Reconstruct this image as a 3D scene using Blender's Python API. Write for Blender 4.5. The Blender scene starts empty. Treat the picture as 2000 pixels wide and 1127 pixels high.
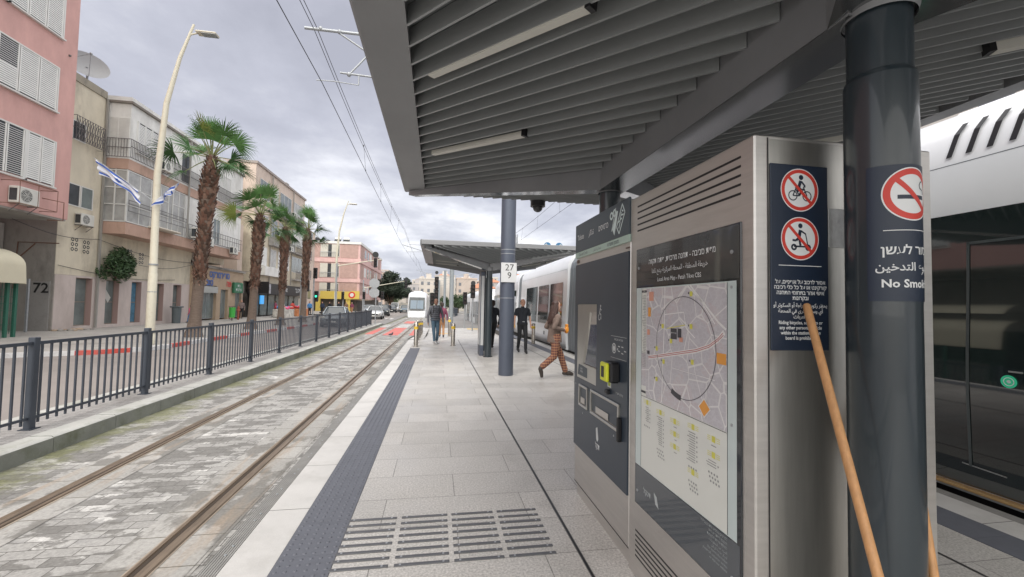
import bpy, bmesh, math, random
from mathutils import Vector, Matrix, noise as mnoise
sc = bpy.context.scene
COL = sc.collection
R = math.radians
PI = math.pi
# ------------------------------------------------------------------ camera
cam = bpy.data.cameras.new('camera')
cam.sensor_width = 36
cam.lens = 836.0/2000*36
cam.clip_end = 5000
cam.clip_start = 0.05
co = bpy.data.objects.new('camera', cam)
COL.objects.link(co)
_y, _p, _r = R(9.8), R(2.3), R(1.1)
_F = Vector((math.sin(_y)*math.cos(_p), math.cos(_y)*math.cos(_p), math.sin(_p)))
_R = Vector((math.cos(_y), -math.sin(_y), 0))
_U = _R.cross(_F)
_R2 = _R*math.cos(_r)+_U*math.sin(_r)
_U2 = _U*math.cos(_r)-_R*math.sin(_r)
mw = Matrix((( _R2.x, _U2.x, -_F.x, 0), (_R2.y, _U2.y, -_F.y, 0), (_R2.z, _U2.z, -_F.z, 1.53), (0, 0, 0, 1)))
co.matrix_world = mw
sc.camera = co
# ------------------------------------------------------------------ world
SUN_EL, SUN_AZ = R(42), R(205)     # azimuth measured clockwise from +Y
w = bpy.data.worlds.new('World')
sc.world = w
w.use_nodes = True
nt = w.node_tree
N, L = nt.nodes, nt.links
N.clear()
def nd(t, **k):
    n = N.new(t)
    for a, b in k.items(): setattr(n, a, b)
    return n
def mth(op, a, b=None, c=None, clamp=False):
    n = nd('ShaderNodeMath', operation=op, use_clamp=clamp)
    for i, v in enumerate((a, b, c)):
        if v is None: continue
        if isinstance(v, (int, float)): n.inputs[i].default_value = v
        else: L.new(v, n.inputs[i])
    return n.outputs[0]
out = nd('ShaderNodeOutputWorld')
sky = nd('ShaderNodeTexSky', sky_type='NISHITA', sun_disc=False)
sky.sun_elevation = SUN_EL
sky.sun_rotation = SUN_AZ
bg1 = nd('ShaderNodeBackground')
bg1.inputs[1].default_value = 0.08
L.new(sky.outputs[0], bg1.inputs[0])
tc = nd('ShaderNodeTexCoord')
sx = nd('ShaderNodeSeparateXYZ')
L.new(tc.outputs['Generated'], sx.inputs[0])
zz = mth('ADD', mth('MAXIMUM', sx.outputs[2], 0.0), 0.16)
cx = mth('DIVIDE', sx.outputs[0], zz)
cy = mth('DIVIDE', sx.outputs[1], zz)
cb = nd('ShaderNodeCombineXYZ')
L.new(cx, cb.inputs[0]); L.new(mth('MULTIPLY', cy, 0.8), cb.inputs[1]); cb.inputs[2].default_value = 3.7
n1 = nd('ShaderNodeTexNoise'); n1.inputs['Scale'].default_value = 0.75; n1.inputs['Detail'].default_value = 7; n1.inputs['Roughness'].default_value = 0.52; n1.inputs['Distortion'].default_value = 0.3
L.new(cb.outputs[0], n1.inputs['Vector'])
n2 = nd('ShaderNodeTexNoise'); n2.inputs['Scale'].default_value = 2.6; n2.inputs['Detail'].default_value = 8; n2.inputs['Roughness'].default_value = 0.6
L.new(cb.outputs[0], n2.inputs['Vector'])
# near the horizon the cloud deck is thinner and brighter
low = mth('SUBTRACT', 1.0, mth('MULTIPLY', mth('MAXIMUM', sx.outputs[2], 0.0), 2.6), clamp=True)
f = mth('ADD', mth('MULTIPLY', n1.outputs[0], 1.35), mth('MULTIPLY', n2.outputs[0], 0.45))
f = mth('ADD', f, mth('MULTIPLY', low, 0.20))
f = mth('SUBTRACT', f, 0.42)
ramp = nd('ShaderNodeValToRGB')
L.new(f, ramp.inputs[0])
el = ramp.color_ramp.elements
el[0].position = 0.36; el[0].color = (0.28, 0.286, 0.332, 1)
el[1].position = 0.86; el[1].color = (0.90, 0.90, 0.90, 1)
for p_, c_ in ((0.50, (0.34, 0.347, 0.398, 1)), (0.62, (0.43, 0.436, 0.48, 1)), (0.72, (0.56, 0.565, 0.60, 1))):
    e = el.new(p_); e.color = c_
# overcast boosted out of view, overhead and sunward behind the camera, as fill light
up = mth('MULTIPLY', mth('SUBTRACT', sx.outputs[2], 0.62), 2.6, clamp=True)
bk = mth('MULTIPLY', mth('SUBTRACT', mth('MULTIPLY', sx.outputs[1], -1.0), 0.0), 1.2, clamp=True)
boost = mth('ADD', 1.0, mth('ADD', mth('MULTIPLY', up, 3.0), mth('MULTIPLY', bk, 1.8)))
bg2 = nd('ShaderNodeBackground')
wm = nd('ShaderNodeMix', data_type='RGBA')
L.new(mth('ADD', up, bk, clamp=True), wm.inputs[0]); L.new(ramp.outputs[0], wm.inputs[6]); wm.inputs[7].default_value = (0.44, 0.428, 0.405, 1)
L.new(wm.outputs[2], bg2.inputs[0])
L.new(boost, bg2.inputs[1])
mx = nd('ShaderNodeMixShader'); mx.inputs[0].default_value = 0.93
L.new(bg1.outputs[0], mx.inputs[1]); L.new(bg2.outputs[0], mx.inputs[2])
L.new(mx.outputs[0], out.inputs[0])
# ------------------------------------------------------------------ sun (overcast)
sl = bpy.data.lights.new('sun', 'SUN')
sl.energy = 1.0
sl.angle = R(25)
sl.color = (1.0, 0.96, 0.9)
so = bpy.data.objects.new('sun', sl)
COL.objects.link(so)
sd = Vector((math.sin(SUN_AZ)*math.cos(SUN_EL), math.cos(SUN_AZ)*math.cos(SUN_EL), math.sin(SUN_EL)))
so.rotation_euler = sd.to_track_quat('Z', 'Y').to_euler()
# ------------------------------------------------------------------ exposure
sc.view_settings.view_transform = 'Standard'
sc.view_settings.look = 'None'
sc.view_settings.exposure = 0.85
sc.view_settings.gamma = 1
sc.view_settings.use_curve_mapping = False
# ================================================================== helpers
def lin(r, g, b):
    f = lambda c: (c/255/12.92 if c/255 <= 0.04045 else ((c/255+0.055)/1.055)**2.4)
    return (f(r), f(g), f(b))
MATS = {}
def M(name, rgb=None, rough=0.6, metal=0.0, var=0.0, scale=4.0, bump=0.0, bscale=40.0, stain=None, stain_scale=1.2, stain_amt=0.5, coat=0.0, spec=0.5, stretch=None, emit=0.0, alpha=1.0):
    """procedural principled material: base colour, noise mottling, optional stains of a second colour, noise bump"""
    if name in MATS: return MATS[name]
    m = bpy.data.materials.new(name)
    m.use_nodes = True
    t = m.node_tree
    b = t.nodes['Principled BSDF']
    b.inputs['Roughness'].default_value = rough
    b.inputs['Metallic'].default_value = metal
    b.inputs['Specular IOR Level'].default_value = spec
    b.inputs['Coat Weight'].default_value = coat
    b.inputs['Base Color'].default_value = (*rgb, 1)
    if emit:
        b.inputs['Emission Color'].default_value = (*rgb, 1)
        b.inputs['Emission Strength'].default_value = emit
    if alpha < 1: b.inputs['Alpha'].default_value = alpha
    if var or bump or stain:
        co_ = t.nodes.new('ShaderNodeTexCoord')
        vec = co_.outputs['Object']
        if stretch:
            mp = t.nodes.new('ShaderNodeMapping'); mp.inputs['Scale'].default_value = stretch
            t.links.new(vec, mp.inputs[0]); vec = mp.outputs[0]
        cur = None
        if var:
            n = t.nodes.new('ShaderNodeTexNoise'); n.inputs['Scale'].default_value = scale; n.inputs['Detail'].default_value = 6; n.inputs['Roughness'].default_value = 0.65
            t.links.new(vec, n.inputs['Vector'])
            mr = t.nodes.new('ShaderNodeMapRange'); mr.inputs[1].default_value = 0.3; mr.inputs[2].default_value = 0.7
            mr.inputs[3].default_value = 1-var; mr.inputs[4].default_value = 1+var
            t.links.new(n.outputs[0], mr.inputs[0])
            mm = t.nodes.new('ShaderNodeMix'); mm.data_type = 'RGBA'; mm.blend_type = 'MULTIPLY'; mm.inputs[0].default_value = 1
            mm.inputs[6].default_value = (*rgb, 1)
            t.links.new(mr.outputs[0], mm.inputs[7])
            cur = mm.outputs[2]
        if stain:
            n = t.nodes.new('ShaderNodeTexNoise'); n.inputs['Scale'].default_value = stain_scale; n.inputs['Detail'].default_value = 8; n.inputs['Roughness'].default_value = 0.7
            t.links.new(vec, n.inputs['Vector'])
            cr = t.nodes.new('ShaderNodeValToRGB'); cr.color_ramp.elements[0].position = 0.5; cr.color_ramp.elements[1].position = 0.68
            cr.color_ramp.elements[1].color = (stain_amt,)*3+(1,)
            t.links.new(n.outputs[0], cr.inputs[0])
            mm = t.nodes.new('ShaderNodeMix'); mm.data_type = 'RGBA'
            t.links.new(cr.outputs[0], mm.inputs[0])
            if cur: t.links.new(cur, mm.inputs[6])
            else: mm.inputs[6].default_value = (*rgb, 1)
            mm.inputs[7].default_value = (*stain, 1)
            cur = mm.outputs[2]
        if cur: t.links.new(cur, b.inputs['Base Color'])
        if bump:
            n = t.nodes.new('ShaderNodeTexNoise'); n.inputs['Scale'].default_value = bscale; n.inputs['Detail'].default_value = 5
            t.links.new(vec, n.inputs['Vector'])
            bp = t.nodes.new('ShaderNodeBump'); bp.inputs['Strength'].default_value = bump; bp.inputs['Distance'].default_value = 0.01
            t.links.new(n.outputs[0], bp.inputs['Height'])
            t.links.new(bp.outputs[0], b.inputs['Normal'])
    MATS[name] = m
    return m

class MB:
    """collects shapes; build() links them as ONE mesh object"""
    def __init__(s): s.v, s.f, s.m, s.sm = [], [], [], []
    def add(s, vs, fs, mi=0, smooth=False):
        o = len(s.v); s.v += [tuple(v) for v in vs]
        for f_ in fs:
            s.f.append([o+i for i in f_]); s.m.append(mi); s.sm.append(smooth)
        return s
    def quad(s, a, b, c, d, mi=0): return s.add([a, b, c, d], [(0, 1, 2, 3)], mi)
    def box(s, x0, x1, y0, y1, z0, z1, mi=0, bev=0.0, mtx=None):
        if x0 > x1: x0, x1 = x1, x0
        if y0 > y1: y0, y1 = y1, y0
        if z0 > z1: z0, z1 = z1, z0
        if bev:
            b_ = min(bev, (x1-x0)/2.01, (y1-y0)/2.01, (z1-z0)/2.01)
            vs = []
            for z, ins in ((z0, b_), (z0+b_, 0), (z1-b_, 0), (z1, b_)):
                k = b_ if ins == 0 else b_
                xi0, xi1, yi0, yi1 = x0+ins, x1-ins, y0+ins, y1-ins
                c = b_*0.999 if ins == 0 else 0.0
                c2 = b_
                if ins: vs += [(xi0, yi0, z), (xi0, yi0, z), (xi1, yi0, z), (xi1, yi0, z), (xi1, yi1, z), (xi1, yi1, z), (xi0, yi1, z), (xi0, yi1, z)]
                else: vs += [(x0, y0+c2, z), (x0+c2, y0, z), (x1-c2, y0, z), (x1, y0+c2, z), (x1, y1-c2, z), (x1-c2, y1, z), (x0+c2, y1, z), (x0, y1-c2, z)]
            fs = [tuple(range(7, -1, -1)), tuple(range(24, 32))]
            for k in range(3):
                for i in range(8):
                    j = (i+1) % 8
                    fs.append((k*8+i, k*8+j, k*8+8+j, k*8+8+i))
        else:
            vs = [(x0, y0, z0), (x1, y0, z0), (x1, y1, z0), (x0, y1, z0), (x0, y0, z1), (x1, y0, z1), (x1, y1, z1), (x0, y1, z1)]
            fs = [(3, 2, 1, 0), (4, 5, 6, 7), (0, 1, 5, 4), (1, 2, 6, 5), (2, 3, 7, 6), (3, 0, 4, 7)]
        if mtx is not None: vs = [tuple(mtx @ Vector(v)) for v in vs]
        return s.add(vs, fs, mi)
    def tube(s, pts, rad, n=8, mi=0, cap=True, smooth=True):
        pts = [Vector(p) for p in pts]
        if not hasattr(rad, '__len__'): rad = [rad]*len(pts)
        vs, prev = [], None
        for i, p in enumerate(pts):
            d = (pts[min(i+1, len(pts)-1)]-pts[max(i-1, 0)])
            d.normalize()
            if prev is None:
                a = Vector((0, 0, 1)) if abs(d.z) < 0.9 else Vector((0, 1, 0))
                u = d.cross(a).normalized()
            else:
                u = (prev-d*prev.dot(d)).normalized()
            prev = u
            v_ = d.cross(u)
            for k in range(n):
                a = 2*PI*k/n
                vs.append(p+(u*math.cos(a)+v_*math.sin(a))*rad[i])
        fs = []
        for i in range(len(pts)-1):
            for k in range(n):
                j = (k+1) % n
                fs.append((i*n+k, i*n+j, i*n+n+j, i*n+n+k))
        s.add(vs, fs, mi, smooth)
        if cap:
            s.add(vs[:n], [tuple(range(n))[::-1]], mi); s.add(vs[-n:], [tuple(range(n))], mi)
        return s
    def bar(s, a, b, w_, h_, mi=0, up=(0, 0, 1)):
        """rectangular bar from a to b"""
        a, b = Vector(a), Vector(b); d = (b-a).normalized(); u = Vector(up)
        if abs(d.dot(u)) > 0.98: u = Vector((0, 1, 0))
        x = d.cross(u).normalized()*(w_/2); y = x.cross(d).normalized()*(h_/2)
        vs = [a-x-y, a+x-y, a+x+y, a-x+y, b-x-y, b+x-y, b+x+y, b-x+y]
        return s.add(vs, [(0, 1, 2, 3), (7, 6, 5, 4), (0, 4, 5, 1), (1, 5, 6, 2), (2, 6, 7, 3), (3, 7, 4, 0)], mi)
    def prism(s, poly, fn, d0, d1, mi=0, mi_side=None):
        """2-D polygon extruded: fn(u, v, d) -> xyz"""
        n = len(poly); vs = [fn(u, v, d0) for u, v in poly]+[fn(u, v, d1) for u, v in poly]
        s.add(vs, [tuple(range(n))[::-1], tuple(range(n, 2*n))], mi)
        return s.add(vs, [(i, (i+1) % n, n+(i+1) % n, n+i) for i in range(n)], mi if mi_side is None else mi_side)
    def ell(s, c, r, nu=10, nv=7, mi=0, mtx=None):
        vs = []
        for j in range(nv+1):
            th = PI*j/nv
            for i in range(nu):
                a = 2*PI*i/nu
                v = Vector((r[0]*math.sin(th)*math.cos(a), r[1]*math.sin(th)*math.sin(a), r[2]*math.cos(th)))
                if mtx is not None: v = mtx @ v
                vs.append((c[0]+v.x, c[1]+v.y, c[2]+v.z))
        fs = []
        for j in range(nv):
            for i in range(nu):
                k = (i+1) % nu
                fs.append((j*nu+i, j*nu+nu+i, j*nu+nu+k, j*nu+k))
        return s.add(vs, fs, mi, True)
    def mesh(s, name, mats):
        me = bpy.data.meshes.new(name)
        me.from_pydata(s.v, [], s.f)
        for m_ in (mats if isinstance(mats, (list, tuple)) else [mats]): me.materials.append(m_)
        me.polygons.foreach_set('material_index', s.m)
        me.polygons.foreach_set('use_smooth', s.sm)
        me.update()
        return me
    def build(s, name, mats, parent=None, **t):
        o = bpy.data.objects.new(name, s.mesh(name, mats))
        COL.objects.link(o)
        if parent is not None:
            o.parent = parent
            if parent.type == 'EMPTY': o.matrix_parent_inverse = parent.matrix_basis.inverted()
        tag(o, **t)
        return o
def tag(o, label=None, cat=None, group=None, kind=None):
    if label: o['label'] = label
    if cat: o['category'] = cat
    if group: o['group'] = group
    if kind: o['kind'] = kind
    return o
def empty(name, loc=(0, 0, 0), rz=0, label=None, cat=None, group=None, parent=None):
    o = bpy.data.objects.new(name, None)
    o.empty_display_size = 0.2
    COL.objects.link(o)
    o.location = loc; o.rotation_euler = (0, 0, rz)
    if parent is not None: o.parent = parent
    return tag(o, label, cat, group)
def struct(name, mb, mats): return mb.build(name, mats, kind='structure')
CH = {}
def children(o): return [c for c in bpy.data.objects if c.parent == o]
def copy_tree(o, parent=None, label=None, loc=None, rz=None, scale=None):
    c = o.copy(); COL.objects.link(c)
    if parent is not None: c.parent = parent
    if label: c['label'] = label
    if loc is not None: c.location = loc
    if rz is not None: c.rotation_euler = (0, 0, rz)
    if scale is not None: c.scale = scale
    for ch in children(o): copy_tree(ch, c)
    return c
def shift(o, v):
    """move mesh verts by -v so that a world-built mesh can be a child of an empty placed at v"""
    o.data.transform(Matrix.Translation(-Vector(v)))
    return o
def noisebase(t, vec, scale, detail=6, rough=0.6):
    n = t.nodes.new('ShaderNodeTexNoise'); n.inputs['Scale'].default_value = scale; n.inputs['Detail'].default_value = detail; n.inputs['Roughness'].default_value = rough
    t.links.new(vec, n.inputs['Vector']); return n.outputs[0]
def remap(b, fn, cuts=None):
    """flat artwork (u, v, d) -> placed by fn; cuts splits faces at many u so that it can wrap a cylinder"""
    if cuts:
        bm = bmesh.new()
        vs = [bm.verts.new(v) for v in b.v]
        for f_, mi in zip(b.f, b.m):
            try: bm.faces.new([vs[i] for i in f_]).material_index = mi
            except ValueError: pass
        for c in cuts:
            bmesh.ops.bisect_plane(bm, geom=bm.verts[:]+bm.edges[:]+bm.faces[:], plane_co=(c, 0, 0), plane_no=(1, 0, 0), dist=1e-6)
        bm.verts.index_update()
        b.v = [tuple(v.co) for v in bm.verts]; b.f = [[v.index for v in f_.verts] for f_ in bm.faces]; b.m = [f_.material_index for f_ in bm.faces]; b.sm = [False]*len(b.f)
        bm.free()
    b.v = [tuple(fn(*v)) for v in b.v]
    return b
import unicodedata
AF = {}
for cp in range(0xFE80, 0xFEFD):
    dc = unicodedata.decomposition(chr(cp)).split()
    if len(dc) == 2: AF.setdefault(chr(int(dc[1], 16)), {})[dc[0]] = chr(cp)
    elif len(dc) == 3: AF.setdefault(chr(int(dc[1], 16))+chr(int(dc[2], 16)), {})[dc[0]] = chr(cp)
def arab(s):
    """joins Arabic letters using presentation forms"""
    s2, i, toks = '', 0, []
    while i < len(s):
        if s[i:i+2] in AF: toks.append(s[i:i+2]); i += 2
        else: toks.append(s[i]); i += 1
    res = []
    for k, t_ in enumerate(toks):
        f_ = AF.get(t_)
        if not f_: res.append(t_); continue
        pj = k > 0 and '<initial>' in AF.get(toks[k-1], {})
        nj = '<initial>' in f_ and k+1 < len(toks) and toks[k+1] in AF and '<final>' in AF[toks[k+1]]
        key = '<medial>' if pj and nj else '<final>' if pj else '<initial>' if nj else '<isolated>'
        res.append(f_.get(key) or f_.get('<isolated>') or t_)
    return ''.join(res)
def text(body, size, fn, parent, name, m, align='CENTER', sx=1.0, bold=0.0, jit=0.0006, at=(0, 0), cuts=None, into=None, mi=0, d=0.0, slant=0.0):
    """flat lettering (right-to-left scripts reversed for the typesetter); faces are split and jittered by tenths of a millimetre so overlapping glyph outlines never share a plane"""
    lines = []
    for l in body.split('\n'):
        if any(0x600 <= ord(c) < 0x700 for c in l): l = arab(l)
        if any(0x590 <= ord(c) < 0x600 or 0xFB1D <= ord(c) < 0xFEFF for c in l): l = l[::-1]
        lines.append(l)
    cu = bpy.data.curves.new('txt', 'FONT'); cu.body = '\n'.join(lines); cu.size = size; cu.align_x = align; cu.align_y = 'CENTER'; cu.resolution_u = 2
    cu.offset = bold
    ob = bpy.data.objects.new('txt', cu); COL.objects.link(ob)
    dg = bpy.context.evaluated_depsgraph_get()
    me = bpy.data.meshes.new_from_object(ob.evaluated_get(dg))
    COL.objects.unlink(ob); bpy.data.objects.remove(ob)
    b = MB(); rnd = random.Random(5)
    for p in me.polygons:
        j = d+rnd.random()*jit
        b.add([(at[0]+me.vertices[i].co.x*sx+me.vertices[i].co.y*slant, at[1]+me.vertices[i].co.y, j) for i in p.vertices], [tuple(range(len(p.vertices)))], mi)
    bpy.data.meshes.remove(me)
    if into is not None:
        o_ = len(into.v); into.v += b.v; into.f += [[i+o_ for i in f_] for f_ in b.f]; into.m += [mi]*len(b.f); into.sm += b.sm
        return
    remap(b, fn, cuts)
    return b.build(name, m, parent)
def ring(b, fn, cu, cv, r0, r1, d, n=40, mi=0, a0=0, a1=2*PI, su=1.0):
    for i in range(n):
        t0, t1 = a0+(a1-a0)*i/n, a0+(a1-a0)*(i+1)/n
        q = [(r0, t0), (r1, t0), (r1, t1), (r0, t1)]
        b.add([fn(cu+su*r*math.cos(t), cv+r*math.sin(t), d) for r, t in q], [(0, 1, 2, 3)], mi)
def disc(b, fn, cu, cv, r, d, n=40, mi=0, su=1.0):
    b.add([fn(cu+su*r*math.cos(2*PI*i/n), cv+r*math.sin(2*PI*i/n), d) for i in range(n)], [tuple(range(n))], mi)
def seg(b, fn, p, q, w_, d, mi=0):
    p, q = Vector(p), Vector(q); t = (q-p).normalized(); n_ = Vector((-t.y, t.x))*w_/2
    b.add([fn(*(p-n_), d), fn(*(q-n_), d), fn(*(q+n_), d), fn(*(p+n_), d)], [(0, 1, 2, 3)], mi)
def poly2(b, fn, pts, d, mi=0): b.add([fn(u, v, d) for u, v in pts], [tuple(range(len(pts)))], mi)
# ================================================================== materials
STEEL = M('brushed_steel', (0.615, 0.595, 0.57), 0.38, 0.85, var=0.06, scale=3, stretch=(1, 1, 14), bump=0.03, bscale=30)
STEEL2 = M('brushed_steel_side', (0.50, 0.49, 0.46), 0.30, 0.9, var=0.12, scale=3, stretch=(8, 1, 0.6))
NAVY = M('navy_panel', (0.035, 0.048, 0.066), 0.35, 0.0, var=0.08, scale=2)
SIGNNAVY = M('sign_navy', (0.012, 0.022, 0.045), 0.4)
WHITE = M('white_print', (0.75, 0.77, 0.78), 0.5)
REDP = M('red_print', (0.62, 0.05, 0.035), 0.45)
BLACK = M('black_paint', (0.012, 0.012, 0.014), 0.45)
COLPAINT = M('column_paint', (0.023, 0.033, 0.041), 0.30, 0.0, coat=0.35, var=0.1, scale=2, stretch=(6, 6, .8))
MAST = M('mast_paint', (0.085, 0.10, 0.135), 0.42, 0.2, var=0.06, scale=2)
CANOPY = M('canopy_paint', (0.20, 0.205, 0.215), 0.5, 0.1, var=0.10, scale=1.5, stretch=(1, 1, 1))
SLAT = M('slat_paint', (0.29, 0.305, 0.31), 0.34, 0.15, var=0.05, scale=1.5)
BEAM = M('beam_steel', (0.36, 0.37, 0.38), 0.13, 0.9, var=0.08, scale=1.2)
DARKIN = M('dark_void', (0.03, 0.032, 0.034), 0.8)
LIGHTBOX = M('light_diffuser', (0.62, 0.61, 0.56), 0.6)
RAIL = M('rail_steel', (0.26, 0.20, 0.145), 0.38, 0.6, var=0.3, scale=5, stretch=(6, .6, 1))
RUST = M('rust_stain', (0.30, 0.25, 0.20), 0.8, 0, var=0.3, scale=6, stretch=(5, .7, 1))
FENCE = M('fence_paint', (0.050, 0.060, 0.078), 0.45, 0.2, var=0.08, scale=3)
RUBBER = M('tactile_rubber', (0.115, 0.122, 0.145), 0.6, var=0.08, scale=8, bump=0.1, bscale=200)
GLASS = M('dark_glass', (0.02, 0.028, 0.032), 0.06, 0.0, coat=0.3, spec=0.8)
GLASS2 = M('window_glass', (0.15, 0.18, 0.18), 0.12, 0.0, var=0.3, scale=0.9, spec=0.8)
TRAMW = M('tram_white', (0.74, 0.76, 0.79), 0.28, 0, coat=0.4, var=0.03, scale=1)
TRAMG = M('tram_grey', (0.18, 0.20, 0.22), 0.45, 0, var=0.05, scale=2)
GALV = M('galvanised', (0.36, 0.38, 0.40), 0.45, 0.4, var=0.1, scale=8)
STAINLESS = M('stainless', (0.50, 0.47, 0.43), 0.25, 0.9, var=0.1, scale=3, stretch=(6, 6, .5))
YEL = M('yellow_reflector', (0.75, 0.50, 0.04), 0.5)
WIRE = M('wire', (0.06, 0.065, 0.075), 0.5, 0.4)
CREAMP = M('cream_pole', (0.62, 0.59, 0.48), 0.5, var=0.10, scale=5, stain=(0.33, 0.27, 0.18), stain_scale=5, stain_amt=0.35)
WOOD = M('broom_wood', (0.50, 0.265, 0.115), 0.55, var=0.16, scale=7, stretch=(10, 10, 1.0))
SKIN = M('skin', (0.50, 0.28, 0.20), 0.55, var=0.05, scale=10)
TYRE = M('tyre', (0.02, 0.02, 0.02), 0.8)
ACM = M('ac_casing', (0.62, 0.62, 0.58), 0.5, var=0.08, scale=5)
SHUT = M('white_shutter', (0.72, 0.72, 0.70), 0.5, var=0.08, scale=2)
DARKWIN = M('dark_room', (0.03, 0.032, 0.035), 0.3)
GREENSH = M('green_shop', (0.03, 0.16, 0.08), 0.5)
# ================================================================== setting
def brickmat(name, c1, c2, mortar, bw, rh, ms, loc=(0, 0, 0), grain=0.15, gscale=60, patches=None, rough=0.6, rot=0, bias=0.0, bump=0.3, offset=0.5, extra=None, spec=0.4, rvar=0.0):
    m = bpy.data.materials.new(name); m.use_nodes = True
    t = m.node_tree; b = t.nodes['Principled BSDF']; l = t.links
    tc_ = t.nodes.new('ShaderNodeTexCoord'); mp = t.nodes.new('ShaderNodeMapping')
    mp.inputs['Location'].default_value = loc; mp.inputs['Rotation'].default_value = (0, 0, rot)
    l.new(tc_.outputs['Object'], mp.inputs[0])
    br = t.nodes.new('ShaderNodeTexBrick'); l.new(mp.outputs[0], br.inputs['Vector'])
    br.offset = offset
    br.inputs['Scale'].default_value = 1; br.inputs['Brick Width'].default_value = bw; br.inputs['Row Height'].default_value = rh
    br.inputs['Mortar Size'].default_value = ms; br.inputs['Mortar Smooth'].default_value = 0.2; br.inputs['Bias'].default_value = bias
    br.inputs['Color1'].default_value = (*c1, 1); br.inputs['Color2'].default_value = (*c2, 1); br.inputs['Mortar'].default_value = (*mortar, 1)
    cur = br.outputs['Color']
    def mult(cur, fac, lo, hi, a=0.3, c=0.7):
        mr = t.nodes.new('ShaderNodeMapRange'); mr.inputs[1].default_value = a; mr.inputs[2].default_value = c; mr.inputs[3].default_value = lo; mr.inputs[4].default_value = hi
        l.new(fac, mr.inputs[0])
        mm = t.nodes.new('ShaderNodeMix'); mm.data_type = 'RGBA'; mm.blend_type = 'MULTIPLY'; mm.inputs[0].default_value = 1
        l.new(cur, mm.inputs[6]); l.new(mr.outputs[0], mm.inputs[7]); return mm.outputs[2]
    # per-brick random value from a second brick lookup
    b2 = t.nodes.new('ShaderNodeTexBrick'); l.new(mp.outputs[0], b2.inputs['Vector']); b2.offset = offset
    b2.inputs['Scale'].default_value = 1; b2.inputs['Brick Width'].default_value = bw; b2.inputs['Row Height'].default_value = rh; b2.inputs['Mortar Size'].default_value = 0
    b2.inputs['Color1'].default_value = (0, 0, 0, 1); b2.inputs['Color2'].default_value = (1, 1, 1, 1)
    if patches:
        for (col, sc_, th, wd, amt, brickw, stretch, seed) in patches:
            mp2 = t.nodes.new('ShaderNodeMapping'); mp2.inputs['Scale'].default_value = stretch; mp2.inputs['Location'].default_value = (seed, seed*1.7, seed*.3)
            l.new(tc_.outputs['Object'], mp2.inputs[0])
            n = noisebase(t, mp2.outputs[0], sc_, 7, 0.62)
            ad = t.nodes.new('ShaderNodeMath'); ad.operation = 'MULTIPLY_ADD'; ad.inputs[1].default_value = brickw
            l.new(b2.outputs['Color'], ad.inputs[0]); l.new(n, ad.inputs[2])
            mr = t.nodes.new('ShaderNodeMapRange'); mr.interpolation_type = 'SMOOTHSTEP'
            mr.inputs[1].default_value = th; mr.inputs[2].default_value = th+wd; mr.inputs[3].default_value = 0; mr.inputs[4].default_value = amt
            l.new(ad.outputs[0], mr.inputs[0])
            mm = t.nodes.new('ShaderNodeMix'); mm.data_type = 'RGBA'; l.new(mr.outputs[0], mm.inputs[0]); l.new(cur, mm.inputs[6]); mm.inputs[7].default_value = (*col, 1)
            cur = mm.outputs[2]
    if extra: cur = extra(t, tc_, cur)
    # keep the joints visible
    mm = t.nodes.new('ShaderNodeMix'); mm.data_type = 'RGBA'
    ml = t.nodes.new('ShaderNodeMath'); ml.operation = 'MULTIPLY'; ml.inputs[1].default_value = 0.75; l.new(br.outputs['Fac'], ml.inputs[0])
    l.new(ml.outputs[0], mm.inputs[0]); l.new(cur, mm.inputs[6]); mm.inputs[7].default_value = (*mortar, 1); cur = mm.outputs[2]
    cur = mult(cur, noisebase(t, tc_.outputs['Object'], gscale, 3, 0.7), 1-grain, 1+grain)
    cur = mult(cur, noisebase(t, tc_.outputs['Object'], 0.9, 5, 0.6), 0.93, 1.07)
    l.new(cur, b.inputs['Base Color'])
    b.inputs['Roughness'].default_value = rough; b.inputs['Specular IOR Level'].default_value = spec
    if rvar:
        mr = t.nodes.new('ShaderNodeMapRange'); mr.inputs[1].default_value = 0.35; mr.inputs[2].default_value = 0.65; mr.inputs[3].default_value = rough-rvar; mr.inputs[4].default_value = rough+rvar
        l.new(noisebase(t, tc_.outputs['Object'], 1.3, 4, .6), mr.inputs[0]); l.new(mr.outputs[0], b.inputs['Roughness'])
    bp = t.nodes.new('ShaderNodeBump'); bp.inputs['Strength'].default_value = bump; bp.inputs['Distance'].default_value = 0.006; bp.invert = True
    l.new(br.outputs['Fac'], bp.inputs['Height']); l.new(bp.outputs[0], b.inputs['Normal'])
    return m
ZT = -0.31
GRANITE = brickmat('granite_slabs', (0.41, 0.395, 0.375), (0.485, 0.468, 0.447), (0.20, 0.19, 0.18), 1.042, 0.443, 0.0035, loc=(0.35+1.042*0.5-0.521, 0.03, 0), grain=0.38, gscale=70, rough=0.42, rvar=0.14, bump=0.25, spec=0.5,
    patches=[((0.30, 0.285, 0.265), 1.1, 0.60, 0.25, 0.55, 0.06, (1, 1, 1), 3), ((0.20, 0.19, 0.175), 5.0, 0.66, 0.08, 0.5, 0.0, (1, 1, 1), 9), ((0.13, 0.12, 0.11), 16.0, 0.715, 0.03, 0.6, 0.0, (1, 1, 1), 19), ((0.33, 0.315, 0.295), 0.7, 0.52, 0.16, 0.5, 0.0, (1.6, 1, 1), 29)])
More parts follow.
